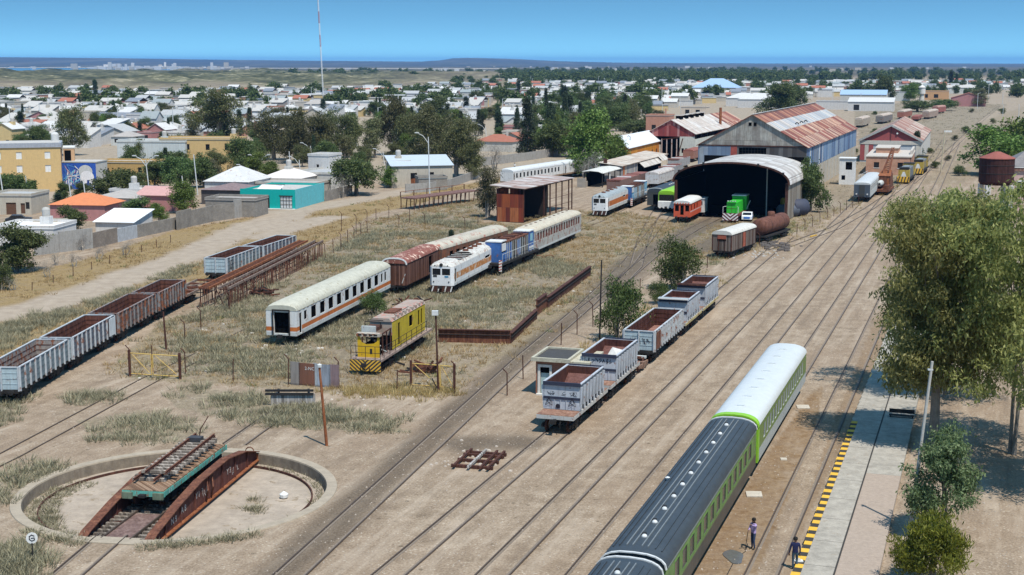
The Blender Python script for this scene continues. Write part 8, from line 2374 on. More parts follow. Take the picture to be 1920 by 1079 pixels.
 for b, t, arms, lab in L:
  r, tt = pole('street_lamp' if arms else 'utility_pole', b, t, .13, PALE, lab, 'street lamp' if arms else 'pole', .09)
  for k in range(arms):
   s = (-1, 1)[k]
   mb = MB(); mb.path([tt - Vector((0, 0, 1.2)), tt + Vector((s * 1.0, 0, .2)), tt + Vector((s * 2.2, 0, .8))], .07, PALE, 5); mb.box(tt.x + s * 2.2 - .4, tt.x + s * 2.2 + .4, tt.y - .15, tt.y + .15, tt.z + .72, tt.z + .9, PALE); mb.build('lamp_arm', r)
 p = G(742, 288); r = empty('electricity_frame', p, 0, 'H shaped pale electricity frame standing before the dark eucalypts', 'power pole')
 for x in (-1.1, 1.1): MB().tube((x, 0, 0), (x * .8, 0, 17), .22, PALE, 6).build('pole', r)
 MB().box(-3, 3, -.12, .12, 16.6, 17, PALE).build('crossarm', r)
 for z in (4, 9, 13): MB().box(-1.0, 1.0, -.08, .08, z, z + .2, PALE).build('brace', r)
 # far town poles
 rr = random.Random(17); items = []
 for i in range(70):
  x = rr.choice((rr.uniform(0, 1000), rr.uniform(1000, 1300), rr.uniform(1480, 1900))); y = rr.uniform(185, 262) if x < 950 else rr.uniform(158, 205)
  p = G(x, y); h = rr.uniform(7, 11)
  mb = MB(); mb.tube((0, 0, 0), (0, 0, h), .14, PALE, 5)
  if i % 3: mb.beam((0, 0, h - .3), (1.6, 0, h + .3), .12, .12, PALE)
  o = mb.build('street_lamp' if i % 3 else 'utility_pole', None, False, '', 'street lamp' if i % 3 else 'pole', 'poles of the far town'); o.location = p
  items.append((o, 'pale slender'))
 landmark_labels([a for k, a in enumerate(items) if k % 3], 'street lamp'); landmark_labels([a for k, a in enumerate(items) if k % 3 == 0], 'utility pole')
# ------------------------------------------------------------- scrub, grass
def tufts(name, label, pts, blades, h, spread, w, mat, droop=.6, seed=1):
 """many thin blades in tufts; pts (n, 3)"""
 g = np.random.default_rng(seed)
 n = len(pts) * blades
 base = np.repeat(pts, blades, 0)
 sc = np.repeat(g.uniform(.5, 1.25, len(pts)), blades)
 a = g.uniform(0, 2 * np.pi, n); rad = np.sqrt(g.random(n)) * spread * sc
 b = base + np.stack([np.cos(a) * rad, np.sin(a) * rad, np.zeros(n)], 1)
 hh = h * sc * g.uniform(.5, 1.1, n)
 lean = np.stack([np.cos(a) * droop * hh * g.uniform(.2, 1.1, n), np.sin(a) * droop * hh * g.uniform(.2, 1.1, n), hh], 1)
 t = g.uniform(0, np.pi, n)
 s = np.stack([np.cos(t), np.sin(t), np.zeros(n)], 1) * (w * sc)[:, None]
 V = np.stack([b - s, b + s, b + lean * .6 + s * .7, b + lean], 1).reshape(-1, 3)
 F = np.arange(n * 4).reshape(n, 4)
 npobj(name, V, F, mat, kind='stuff', label=label)
def scatter(poly, n, seed, keep=None):
 g = np.random.default_rng(seed)
 P = np.array(poly); lo, hi = P.min(0), P.max(0)
 q = g.uniform(lo, hi, (n * 3, 2))
 q = q[inpoly(q[:, 0], q[:, 1], poly)]
 if keep is not None: q = q[keep(q[:, 0], q[:, 1])]
 q = q[:n] + g.normal(0, .7, (min(n, len(q)), 2))
 return np.c_[q, np.zeros(len(q))]
def grasses():
 straw = leafm('dry_straw', (0.17, 0.115, 0.045), (0.44, 0.31, 0.125), (0.66, 0.52, 0.27), .4)
 sage = leafm('saltbush_grey', (0.10, 0.09, 0.05), (0.33, 0.305, 0.185), (0.57, 0.53, 0.345), .35)
 green = leafm('weed_green', (0.09, 0.10, 0.035), (0.2, 0.22, 0.08), (0.36, 0.35, 0.16), .4)
 offroad = lambda x, y: (dseg(x, y, ROAD) > 3.6) & (dseg(x, y, SPUR) > 2.2) & (dseg(x, y, SPUR2) > 2.4) & (np.hypot(x - PIT[0], y - PIT[1]) > 9.9)
 nzk = lambda s, t: (lambda x, y: offroad(x, y) & (fbm(x, y, s, 4) > t))
 dark = lambda x, y: np.min([dseg(x, y, pl) - w * .7 for pl, w in DARK], 0) > 0
 A = np.concatenate([scatter(WEED, 7500, 1, lambda x, y: nzk(6, .44)(x, y) & dark(x, y)), scatter(GOLD, 8000, 2, nzk(5, .38)), scatter(WEED, 2500, 3, lambda x, y: offroad(x, y) & dark(x, y))])
 tufts('dry_grass', 'dry golden grass tufts all over the old yard and roadside', A, 13, .34, .36, .024, straw, 1.2)
 B = np.concatenate([scatter(GREYW, 5600, 5, nzk(7, .455)), scatter(SCRUBL, 1500, 6, nzk(6, .42)), scatter(WEED, 900, 7, lambda x, y: nzk(5, .5)(x, y) & dark(x, y))] + [scatter(p, k, 8 + i, nzk(2.5, .42)) for i, (p, k) in enumerate(zip(PATCH, (420, 110, 190, 260, 100, 60)))])
 tufts('saltbush', 'low grey green saltbush covering the weedy ground', B, 32, .5, .55, .026, sage, 1.1, 2)
 g = np.random.default_rng(9)
 a = g.uniform(2.6, 5.9, 900); a = a[fbm(a * 3, a * 0, .9, 2) > .5][:230]; rr_ = PIT[2] + g.normal(.3, .3, len(a))
 a2 = g.uniform(3.5, 5.2, 150) ; r2 = PIT[2] - g.uniform(.9, 2.2, 150)
 a3 = g.uniform(2.6, 3.9, 200); r3 = PIT[2] - g.uniform(.8, 2.6, 200)
 rim = lambda a, r, z: np.stack([PIT[0] + r * np.cos(a), PIT[1] + r * np.sin(a), np.full(len(a), z)], 1)
 tufts('rim_weeds', 'grey green weeds along the turntable rim and inside its pit', np.concatenate([rim(a, rr_, 0.0), rim(a2, r2, -.68), rim(a3, r3, -.68), rim(g.normal(-.3, .05, 26), g.normal(5.2, .35, 26), -.68), rim(g.normal(.1, .05, 12), g.normal(4.6, .2, 12), -.68), rim(g.uniform(-.9, 1.1, 60), PIT[2] - g.uniform(.8, 1.4, 60), -.68)]), 16, .28, .3, .02, sage, 1.2, 4)
 C = np.concatenate([scatter(WEED, 1500, 11, lambda x, y: nzk(4, .52)(x, y) & dark(x, y)), scatter(W2([(1330, 495), (1385, 470), (1500, 432), (1480, 410), (1425, 455), (1375, 478), (1335, 480)]), 700, 12), scatter(W2([(1560, 400), (1700, 340), (1720, 300), (1640, 330)]), 220, 13), scatter(GOLD, 700, 14, nzk(4, .5)), scatter(W2([(1700, 350), (1830, 225), (1800, 225), (1690, 330)]), 300, 15)])
 tufts('green_weeds', 'sparse yellow green weeds between the tracks', C, 18, .36, .34, .026, green, 1.1, 5)
 D = scatter(W2([(1140, 545), (1250, 470), (1450, 480), (1560, 425), (1500, 400), (1330, 430), (1180, 430)]), 900, 16, dark)
 tufts('depot_grass', 'thin dry grass before the sheds', D, 10, .35, .3, .02, straw, .6, 6)
 far = np.concatenate([scatter(CORR, 4200, 17, lambda x, y: fbm(x, y, 9, 3) > .42), scatter(W2([(1610, 215), (1850, 190), (1850, 200), (1600, 240)]), 900, 18)])
 tufts('far_scrub', 'grey scrub around the far abandoned wagons', far, 10, .4, .8, .05, sage, 1.2, 7)
 E = np.concatenate([scatter(W2([(1500, 442), (1700, 345), (1690, 335), (1490, 428)]), 420, 21), scatter(W2([(1085, 690), (1330, 560), (1370, 520), (1330, 510), (1090, 650)]), 260, 22), scatter(W2([(640, 745), (860, 745), (850, 732), (640, 726)]), 160, 23)])
 tufts('fence_weeds', 'brown and straw coloured weeds along the fence lines', E, 22, .55, .4, .022, straw, .8, 8)
 # small stones strewn on the gravel
 g = np.random.default_rng(3)
 q = np.c_[g.uniform(-40, 45, 26000), 60 + 130 * g.random(26000) ** 1.7]
 q = q[np.hypot(q[:, 0] - PIT[0], q[:, 1] - PIT[1]) > 10.2]
 s = .015 + .055 * g.random(len(q)) ** 2.5; n = len(q)
 tet = np.array([(-1, -1, -.3), (1, -.8, -.3), (.2, 1.1, -.3), (0, 0, .8)])
 ang = g.uniform(0, 6.28, n); ca, sa = np.cos(ang)[:, None], np.sin(ang)[:, None]
 X = (tet[None, :, 0] * ca - tet[None, :, 1] * sa) * s[:, None] + q[:, :1]; Y = (tet[None, :, 0] * sa + tet[None, :, 1] * ca) * s[:, None] + q[:, 1:]; Z = tet[None, :, 2] * s[:, None] + .02
 f = np.array([(0, 1, 3), (1, 2, 3), (2, 0, 3)])
 npobj('loose_stones', np.stack([X, Y, Z], -1).reshape(-1, 3), (np.arange(n)[:, None, None] * 4 + f[None]).reshape(-1, 3), flat('gravel_stone', (0.32, 0.27, 0.22), .95), kind='stuff', label='loose stones strewn over the gravel')
# ------------------------------------------------------------- trees
def leaf_cards(C, per, spread, size, aspect, droop, seed, flatz=.8):
 g = np.random.default_rng(seed)
 n = len(C) * per
 sp = np.repeat(np.broadcast_to(np.asarray(spread, float), (len(C),)), per)
 p = np.repeat(C, per, 0) + g.normal(0, 1, (n, 3)) * sp[:, None] * np.array([.6, .6, .6 * flatz])
 a = g.normal(0, 1, (n, 3)); a[:, 2] -= droop * 2; a /= np.linalg.norm(a, axis=1)[:, None]
 b = np.cross(a, g.normal(0, 1, (n, 3))); b /= np.linalg.norm(b, axis=1)[:, None]
 s = size * g.uniform(.6, 1.35, n)[:, None]
 V = np.stack([p, p + a * s * .5 + b * s * aspect * .5, p + a * s, p + a * s * .5 - b * s * aspect * .5], 1).reshape(-1, 3)
 return V, np.arange(n * 4).reshape(n, 4)
def crown(kind, seed, H, Rr, z0, lobes, clumps):
 """clump centres through an uneven crown"""
 g = np.random.default_rng(seed)
 out = []
 if kind == 'cone':
  for i in range(clumps):
   t = g.random() ** .8; a = g.uniform(0, 6.28); r = Rr * (1 - t) * g.uniform(.5, 1.1)
   out.append((r * np.cos(a), r * np.sin(a), z0 + (H - z0) * t))
  return np.array(out)
 L = []
 for i in range(lobes):
  t = (i + g.random()) / lobes; a = g.uniform(0, 6.28)
  r = Rr * .62 * np.sqrt(g.random()) * (1.0 if kind != 'column' else .3)
  z = z0 + (H - z0) * (.2 + .68 * t)
  k = Rr * g.uniform(.32, .52) * (1.15 - .45 * abs(t - .4))
  L.append((r * np.cos(a), r * np.sin(a), z, k))
 if kind == 'dome': L = [(0, 0, z0 + (H - z0) * .45, Rr * .85)] + [(Rr * .4 * np.cos(i * 2.4), Rr * .4 * np.sin(i * 2.4), z0 + (H - z0) * g.uniform(.35, .7), Rr * .5) for i in range(lobes)]
 for i in range(clumps):
  x, y, z, k = L[g.integers(len(L))]
  d = g.normal(0, 1, 3); d /= np.linalg.norm(d)
  r = k * g.uniform(.55, 1.08)
  kz = (H - z0) * .45 / Rr if kind == 'dome' else (.8 if kind != 'column' else 1.6)
  out.append((x + d[0] * r, y + d[1] * r, min(H, z + d[2] * r * kz)))
 return np.array(out)
def trunk_mesh(name, C, H, z0, r, mat, nb=9, seed=1, fork=.5, multi=1):
 rr = random.Random(seed); mb = MB()
 idx = [rr.randrange(len(C)) for _ in range(nb)]
 top = Vector((float(C[:, 0].mean()) * .5, float(C[:, 1].mean()) * .5, z0 + (H - z0) * fork))
 for m_ in range(multi):
  o = Vector((rr.uniform(-.5, .5), rr.uniform(-.5, .5), 0)) * (multi > 1)
  mid = o * 1.6 + top * .5 + Vector((rr.uniform(-.2, .2), rr.uniform(-.2, .2), 0)) * H * .05
  mb.path([o + Vector((0, 0, -.2)), o + Vector((0, 0, H * .05)), mid, top + o], [r * 1.3, r, r * .75, r * .45], mat, 7)
 for k in idx:
  c = Vector(C[k]); s = Vector((0, 0, 0)).lerp(top, rr.uniform(.55, 1.0))
  m2 = s.lerp(c, .5) + Vector((rr.uniform(-.3, .3), rr.uniform(-.3, .3), rr.uniform(0, .5)))
  mb.path([s, m2, c], [r * .38, r * .24, r * .07], mat, 5)
 o = mb.build(name); me = o.data; bpy.data.objects.remove(o)
 return me
PROTO = {}
def proto(kind):
 if PROTO: return PROTO[kind]
 bark = paint('grey_bark', (0.21, 0.18, 0.15), .25, 0, .95, .4); pale = paint('pale_bark', (0.36, 0.32, 0.27), .2, 0, .9, .35)
 E_ = leafm('eucalypt_leaf', (0.038, 0.045, 0.016), (0.11, 0.117, 0.042), (0.235, 0.225, 0.095), .35); Dk = leafm('dark_leaf', (0.03, 0.05, 0.015), (0.09, 0.125, 0.037), (0.185, 0.225, 0.075), .35); Lg = leafm('light_leaf', (0.045, 0.065, 0.012), (0.11, 0.155, 0.03), (0.20, 0.26, 0.06), .3)
 Cn = leafm('conifer_leaf', (0.012, 0.022, 0.011), (0.032, 0.05, 0.022), (0.065, 0.09, 0.04), .1); Gb = leafm('bush_leaf', (0.03, 0.05, 0.012), (0.075, 0.115, 0.028), (0.155, 0.2, 0.06), .25); Gy = leafm('bare_twig', (0.12, 0.11, 0.09), (0.22, 0.2, 0.17), (0.32, 0.29, 0.25), .1); Ol = leafm('olive_leaf', (0.05, 0.055, 0.02), (0.125, 0.125, 0.05), (0.23, 0.22, 0.11), .2)
 # name: crown kind, H, R, z0, lobes, clumps, per, spread, leaf, aspect, droop, mat, bark, trunk r, multi
 T = {'euc': ('lobes', 11, 4.4, .6, 13, 230, 52, .75, .4, .36, .5, E_, pale, .32, 2), 'euc2': ('lobes', 10, 3.7, .5, 11, 190, 50, .7, .4, .36, .55, E_, pale, .28, 1), 'round': ('dome', 5.5, 3.1, .4, 7, 230, 48, .42, .24, .6, .1, Dk, bark, .25, 1), 'dark': ('lobes', 7, 3.3, .3, 11, 190, 50, .6, .32, .55, .2, Dk, bark, .25, 1),
  'light': ('lobes', 6, 3.0, .3, 10, 180, 48, .55, .28, .55, .2, Lg, bark, .2, 2), 'cone': ('cone', 9, 2.2, .3, 1, 190, 34, .45, .35, .34, .3, Cn, bark, .2, 1), 'poplar': ('column', 12, 1.7, .6, 10, 150, 34, .45, .32, .5, 0, Cn, bark, .22, 1), 'bush': ('lobes', 3.6, 2.2, .1, 11, 170, 46, .42, .19, .42, -.3, Gb, pale, .07, 6), 'bare': ('lobes', 4, 2.4, .5, 8, 60, 22, .5, .4, .06, -.2, Gy, pale, .12, 4), 'olive': ('lobes', 8, 2.6, .3, 11, 150, 40, .55, .36, .3, .5, Ol, pale, .16, 3), 'far': ('lobes', 7, 3.6, .2, 8, 75, 24, 1.0, .8, .7, .1, Dk, bark, .3, 1)}
 for k, (ck, H, Rr, z0, lo, cl, per, sp, lf, asp, dr, lm, bk, tr, mu) in T.items():
  vs = []
  for v in range(2 if k not in ('far', 'bare') else 3):
   C = crown(ck, 31 + v * 7 + len(k), H, Rr, z0, lo, cl)
   V, F = leaf_cards(C, per, sp, lf, asp, dr, 5 + v)
   vs.append((trunk_mesh('trunk', C, H, z0, tr, bk, 12, v, .5, mu), npmesh('crown', V, F, lm), H, Rr))
  PROTO[k] = vs
 return PROTO[kind]
TN = {'euc': 'eucalyptus_tree', 'euc2': 'eucalyptus_tree', 'round': 'round_tree', 'dark': 'broadleaf_tree', 'light': 'broadleaf_tree', 'cone': 'conifer_tree', 'poplar': 'poplar_tree', 'bush': 'bush', 'bare': 'bare_tree', 'olive': 'willow_tree', 'far': 'broadleaf_tree'}
def tree(kind, p, h, w, label, rot=0.0, v=0, group=None, parts=True):
 vs = proto(kind); tm, cm, H, Rr = vs[v % len(vs)]
 nm = TN[kind]
 cat = 'bush' if kind == 'bush' else 'tree'
 if parts:
  r = empty(nm, p, rot, label, cat, group)
  for n_, me in (('trunk', tm), ('crown', cm)):
   o = bpy.data.objects.new(n_, me); COL.objects.link(o); o.parent = r
 else:
  r = bpy.data.objects.new(nm, cm); COL.objects.link(r); tag(r, label, cat, group); r.location = p; r.rotation_euler = (0, 0, rot)
 r.scale = (w / (2 * Rr), w / (2 * Rr), h / H)
 return r
def ptree(kind, px, base, wpx, hpx, label, v=0):
 p = G(px, base); k = (base - 118) * .988 / 26
 return tree(kind, p, hpx / k * 1.04, wpx / k * 1.08, label, px * .37, v)
def named_trees():
 L = [('round', 28, 380, 78, 62, 'round dark tree in front of the left yellow apartment block'), ('round', 224, 380, 100, 70, 'big round dark tree between the mural and the two armed lamp'), ('dark', 118, 378, 32, 36, 'small clipped tree left under the mural'), ('dark', 152, 376, 34, 34, 'small clipped tree right under the mural'), ('cone', 110, 388, 32, 24, 'low spiky dark shrub near the orange tiled roof'), ('dark', 132, 440, 58, 52, 'dense dark green tree behind the wall below the orange roof'), ('dark', 258, 416, 62, 44, 'green tree behind the wall beside the pink roof'), ('light', 298, 418, 36, 34, 'yellowish small tree right of the green tree at the wall'), ('light', 346, 400, 60, 54, 'light green tree left of the purple brown roof'),
  ('dark', 32, 510, 100, 88, 'big dark tree at the left end of the long wall'), ('bush', 2, 545, 50, 50, 'green bush at the left edge below the big dark tree'), ('euc', 412, 272, 110, 102, 'tallest eucalypt towering over the left town'), ('euc2', 138, 292, 54, 96, 'tall ragged eucalypt behind the left yellow apartment block', 1), ('poplar', 180, 192, 14, 44, 'narrow dark poplar standing alone in the left town'), ('dark', 290, 352, 60, 50, 'dark tree behind the two armed street lamp'), ('dark', 335, 356, 64, 62, 'dark tree left of the tall pale pole'), ('dark', 382, 352, 58, 60, 'dark tree below the yellow block among trees'), ('dark', 325, 322, 70, 40, 'dark tree row in front of the grey white flat block'), ('olive', 400, 346, 40, 50, 'grey green thin tree right of the yellow block windows'), ('dark', 455, 325, 56, 66, 'dark tree right of the yellow block among trees'), ('light', 478, 334, 50, 44, 'bright green tree above the white pyramid roof'), ('round', 402, 350, 34, 26, 'small dark ball shaped tree above the white pyramid roof'), ('light', 505, 338, 44, 34, 'bright green shrub tree under the two armed lamp'),
  ('euc', 515, 300, 76, 92, 'leftmost eucalypt of the dense row', 1), ('euc', 556, 306, 78, 96, 'second eucalypt of the dense row'), ('euc2', 594, 304, 70, 92, 'third eucalypt of the dense row beside the lamp'), ('euc', 634, 296, 76, 88, 'fourth eucalypt of the dense row behind the tall white house', 1), ('euc2', 660, 290, 40, 70, 'small eucalypt at the right end of the dense row'), ('round', 668, 366, 100, 82, 'large round dark tree right of the white terrace house', 1), ('bare', 640, 372, 40, 42, 'tangle of bare twigs at the foot of the large round tree'), ('light', 735, 352, 44, 40, 'green shrub between the round tree and the cream house'), ('olive', 700, 296, 54, 76, 'grey green thin eucalypt right of the gap in the row'), ('euc2', 738, 292, 60, 116, 'tall dark eucalypt behind the electricity frame', 1), ('euc2', 765, 300, 50, 90, 'brownish eucalypt behind the cream tower'), ('euc', 812, 318, 90, 116, 'broad eucalypt behind the blue grey roof'), ('euc', 858, 332, 84, 110, 'broad eucalypt at the right of the cream house', 1), ('euc2', 888, 336, 56, 76, 'smaller eucalypt at the end of the tall group'), ('dark', 775, 262, 60, 50, 'dark broad tree behind the tall eucalypt group'), ('dark', 822, 236, 60, 52, 'dark broad tree rising above the eucalypt group'), ('bare', 928, 318, 52, 46, 'bare grey tree left of the far white coaches'), ('olive', 914, 408, 56, 98, 'ragged olive green tree beside the corrugated open shed'),
  ('cone', 985, 292, 40, 30, 'small palm like shrub below the red tiled houses'), ('light', 1020, 280, 40, 44, 'green tree behind the low pale wall'), ('cone', 1066, 245, 40, 62, 'dark conifer behind the low pale wall'), ('light', 1108, 330, 104, 112, 'large leafy green tree left of the orange shed'), ('light', 1150, 322, 62, 66, 'orange tinged lower tree touching the orange shed', 1), ('bare', 1100, 340, 56, 50, 'bare grey branches at the foot of the large leafy tree'), ('round', 1188, 256, 70, 34, 'wide dark hedge like tree behind the orange shed'), ('dark', 1142, 238, 56, 40, 'dark green tree by the brick red roofs'), ('dark', 1520, 398, 58, 94, 'dark green tree growing against the arched shed'), ('light', 1865, 330, 130, 90, 'broad bright green bush behind the water tank'), ('light', 1925, 320, 110, 110, 'bright green bush at the right edge above the pink house', 1),
  ('bush', 1268, 542, 92, 92, 'tall green bush behind the far hopper wagons'), ('bush', 1164, 640, 84, 112, 'tall green bush beside the slender black post', 1), ('bush', 1235, 570, 40, 40, 'small green bush between the two tall bushes'), ('bush', 704, 592, 56, 44, 'grey green bush between the white coach and yellow locomotive'), ('cone', 846, 478, 26, 44, 'little dark conifer beside the white locomotive roof'), ('cone', 1718, 302, 30, 52, 'dark creeper covered tree at the right of the red gable'), ('dark', 205, 350, 40, 26, 'dark tree peeping over the mural house'), ('cone', 606, 222, 22, 34, 'small palm like tree below the mast'), ('dark', 1460, 220, 70, 62, 'dark eucalypt just above the biggest shed roof'), ('dark', 1488, 205, 50, 48, 'dark tree right of the eucalypt above the biggest shed roof'), ('dark', 1655, 190, 42, 48, 'big dark tree right of the light blue roof'), ('light', 1705, 190, 32, 34, 'round green tree left of the white water tower'), ('poplar', 1782, 166, 12, 34, 'tall thin poplar above the apricot house'), ('poplar', 1793, 166, 9, 28, 'shorter thin poplar right of the tall thin one'), ('round', 1720, 210, 60, 24, 'left part of the long hedge below the apricot house'), ('round', 1770, 208, 56, 24, 'right part of the long hedge below the apricot house'), ('olive', 1838, 200, 40, 34, 'grey green tree by the pinkish house'), ('poplar', 972, 188, 14, 38, 'dark poplar in the middle of the far town'), ('dark', 895, 205, 30, 34, 'dark tree right of the far dune town edge'), ('cone', 120, 240, 30, 22, 'dark shrub tree by the dull pink gable')]
 for t in L: ptree(*t[:6], v=t[6] if len(t) > 6 else t[1] % 2)
 it = []
 for x, y, h in ((1700, 326, 2), (1722, 306, 2.4), (1744, 288, 1.6), (1790, 264, 2), (1812, 250, 2.6), (1836, 240, 2), (1778, 302, 1.6), (1640, 252, 2.2), (1668, 262, 1.5), (1600, 290, 2), (1862, 232, 2.4), (1640, 216, 2), (1880, 214, 3), (1560, 312, 1.6), (1800, 330, 2.4), (1752, 316, 1.8), (1822, 212, 2.4)): it.append((tree(('olive', 'bush')[x % 4 == 0], G(x, y), h, h * 1.5, '', x, x % 2, 'low bushes of the dirt corridor'), 'low dry roadside'))
 landmark_labels(it, 'bush')
 for o, _ in it: o['category'] = 'bush'; o.name = 'bush'
 for i, (x, y) in enumerate(((60, 510), (105, 498), (140, 500), (185, 485), (235, 478), (90, 520), (155, 470), (25, 545))): ptree('bare', x, y, 36, 26, 'dry grey thorn bush ' + ('by the big dark tree at the left end of the wall', 'below the leftmost smooth wall panel', 'lying under the tallest smooth wall panel', 'below the wall under the low white roof', 'below the grey sheet panel of the wall', 'among the stakes nearest the pale road', 'close against the wall under the dense dark tree', 'nearest the left edge of the picture')[i])
def hero_trees():
 """big eucalypts over the platform"""
 E_ = leafm('hero_leaf', (0.09, 0.105, 0.03), (0.28, 0.285, 0.085), (0.52, 0.50, 0.2), .55)
 bark = paint('hero_bark', (0.25, 0.215, 0.18), .3, 0, .95, .4)
 for nm, base, H, Rr, z0, lo, cl, per, lab, sd in (('eucalyptus_tree', (1750, 838), 18.2, 4.5, 1.4, 30, 620, 66, 'huge eucalypt with a pale trunk casting shade on the platform', 3), ('eucalyptus_tree', (1893, 850), 19.5, 6.8, 1.6, 30, 620, 64, 'huge eucalypt with two thin trunks at the right edge', 8), ('eucalyptus_tree', (1768, 746), 17.0, 6.1, 1.0, 26, 620, 60, 'broad eucalypt standing behind and between the two huge ones', 5), ('eucalyptus_tree', (2030, 935), 17, 5.6, 4.0, 16, 420, 56, 'eucalypt just outside the right edge, shading the gravel', 11)):
  C = crown('lobes', sd, H, Rr, z0, lo, cl)
  V, F = leaf_cards(C, per, .58, .34, .32, .7, sd)
  r = empty(nm, G(*base), 0, lab, 'tree', 'big eucalypts over the platform')
  o = bpy.data.objects.new('trunk', trunk_mesh('trunk', C, H, z0 - 1.5, .36 if sd == 3 else .14, bark, 26, sd, .55, 1 if sd == 3 else 2)); COL.objects.link(o); o.parent = r
  npobj('crown', V, F, E_, r)
 rr = random.Random(2)
 for nm, base, Hh, Rr, lm, asp, dr, sz, lab, ck in (('young_eucalyptus', (1768, 1006), 6.4, 2.1, leafm('blue_green_leaf', (0.045, 0.075, 0.032), (0.13, 0.185, 0.075), (0.27, 0.33, 0.16), .4), .34, .5, .22, 'young blue green eucalypt beside the tall concrete lamp post', 'lobes'), ('leafy_bush', (1748, 1096), 3.4, 1.9, leafm('lime_leaf', (0.06, 0.075, 0.008), (0.15, 0.17, 0.018), (0.29, 0.29, 0.045), .3), .22, -.8, .26, 'yellow green feathery bush at the bottom right', 'lobes')):
  C = crown(ck, 4, Hh, Rr, .3, 12, 230)
  V, F = leaf_cards(C, 60, .32, sz, asp, dr, 9)
  r = empty(nm, G(*base), 0, lab, 'tree' if nm[0] == 'y' else 'bush')
  o = bpy.data.objects.new('trunk', trunk_mesh('trunk', C, Hh, .3, .1, bark, 14, 2, .5, 2)); COL.objects.link(o); o.parent = r
  npobj('crown', V, F, lm, r)
def town_trees():
 rr = random.Random(5); items = []; n = 0
 fw = []
 cand = []
 for i in range(2600):
  x = rr.uniform(-20, 1960); y = 136 + 150 * rr.random() ** 1.7
  lim = np.interp(x, [0, 300, 600, 800, 950, 1100, 1960], [180, 180, 174, 166, 142, 136, 134]); low = np.interp(x, [0, 300, 560, 700, 900, 1060, 1150, 1240, 1400, 1480, 1600, 1800, 1960], [285, 275, 255, 225, 262, 282, 240, 205, 188, 192, 180, 190, 185])
  if not lim < y < low: continue
  den = .42 if x < 980 else .5
  if y < 150: den *= .8
  if rr.random() > den: continue
  cand.append((y, x))
 for x0, x1, y0, y1, k in ((470, 900, 258, 318, 34), (230, 470, 296, 345, 14), (960, 1105, 205, 296, 20), (1120, 1240, 195, 250, 14), (690, 900, 215, 262, 22), (100, 470, 205, 275, 16)):
  cand += [(rr.uniform(y0, y1), rr.uniform(x0, x1)) for _ in range(k)]
 cand.sort(reverse=True)
 for y, x in cand:
  p = G(x, y)
  k = rr.choice(('dark', 'dark', 'light', 'euc2', 'round', 'cone', 'olive', 'dark', 'poplar')) if x < 980 or rr.random() < .35 else rr.choice(('dark', 'dark', 'euc2', 'cone', 'dark'))
  if n < 280:
   h = rr.uniform(4, 8) if x < 980 else rr.uniform(6, 12)
   if k in ('cone', 'poplar'): h *= 1.35
   o = tree(k, p, h, h * (.85 if k not in ('cone', 'poplar') else .35) * rr.uniform(.8, 1.3), '', rr.uniform(0, 6), rr.randrange(2), 'trees of the town', parts=p.y < 620)
   items.append((o, {'dark': 'dark leafy', 'light': 'bright green leafy', 'euc2': 'grey green eucalypt like', 'round': 'rounded dark', 'cone': 'pointed conifer', 'olive': 'thin olive green', 'poplar': 'slim poplar like'}[k])); n += 1
  else: fw.append((p, rr.uniform(6, 11), rr.uniform(.7, 1.5), rr.uniform(0, 6), rr.randrange(3)))
 landmark_labels(items, 'tree')
 for i in range(900):                                   # the wooded far right and the horizon belts
  x = rr.choice((rr.uniform(940, 1960), rr.uniform(1000, 1500), rr.uniform(480, 1000))); y = rr.uniform(133, 160) if x > 940 else rr.uniform(136, 150)
  if x < 940 and rr.random() < .75: continue
  fw.append((G(x, y), rr.uniform(7, 15), rr.uniform(.8, 1.6), rr.uniform(0, 6), rr.randrange(3)))
 Vs, Fs, b = [], [], 0
 bank = []
 for tm, cm, H, Rr in proto('far'):
  v = np.empty(len(cm.vertices) * 3, np.float32); cm.vertices.foreach_get('co', v); bank.append((v.reshape(-1, 3) / np.array([2 * Rr, 2 * Rr, H]), len(cm.polygons)))
 for p, h, a, ro, k in fw:
  v, nf = bank[k]
  c, s = math.cos(ro), math.sin(ro)
  w = h * a
  Vs.append(np.stack([(v[:, 0] * c - v[:, 1] * s) * w + p.x, (v[:, 0] * s + v[:, 1] * c) * w + p.y, v[:, 2] * h], 1)); Fs.append(np.arange(nf * 4).reshape(-1, 4) + b); b += len(v)
 npobj('far_woods', np.concatenate(Vs), np.concatenate(Fs), MATS['dark_leaf'], kind='stuff', label='dark belts of distant trees beyond the town')
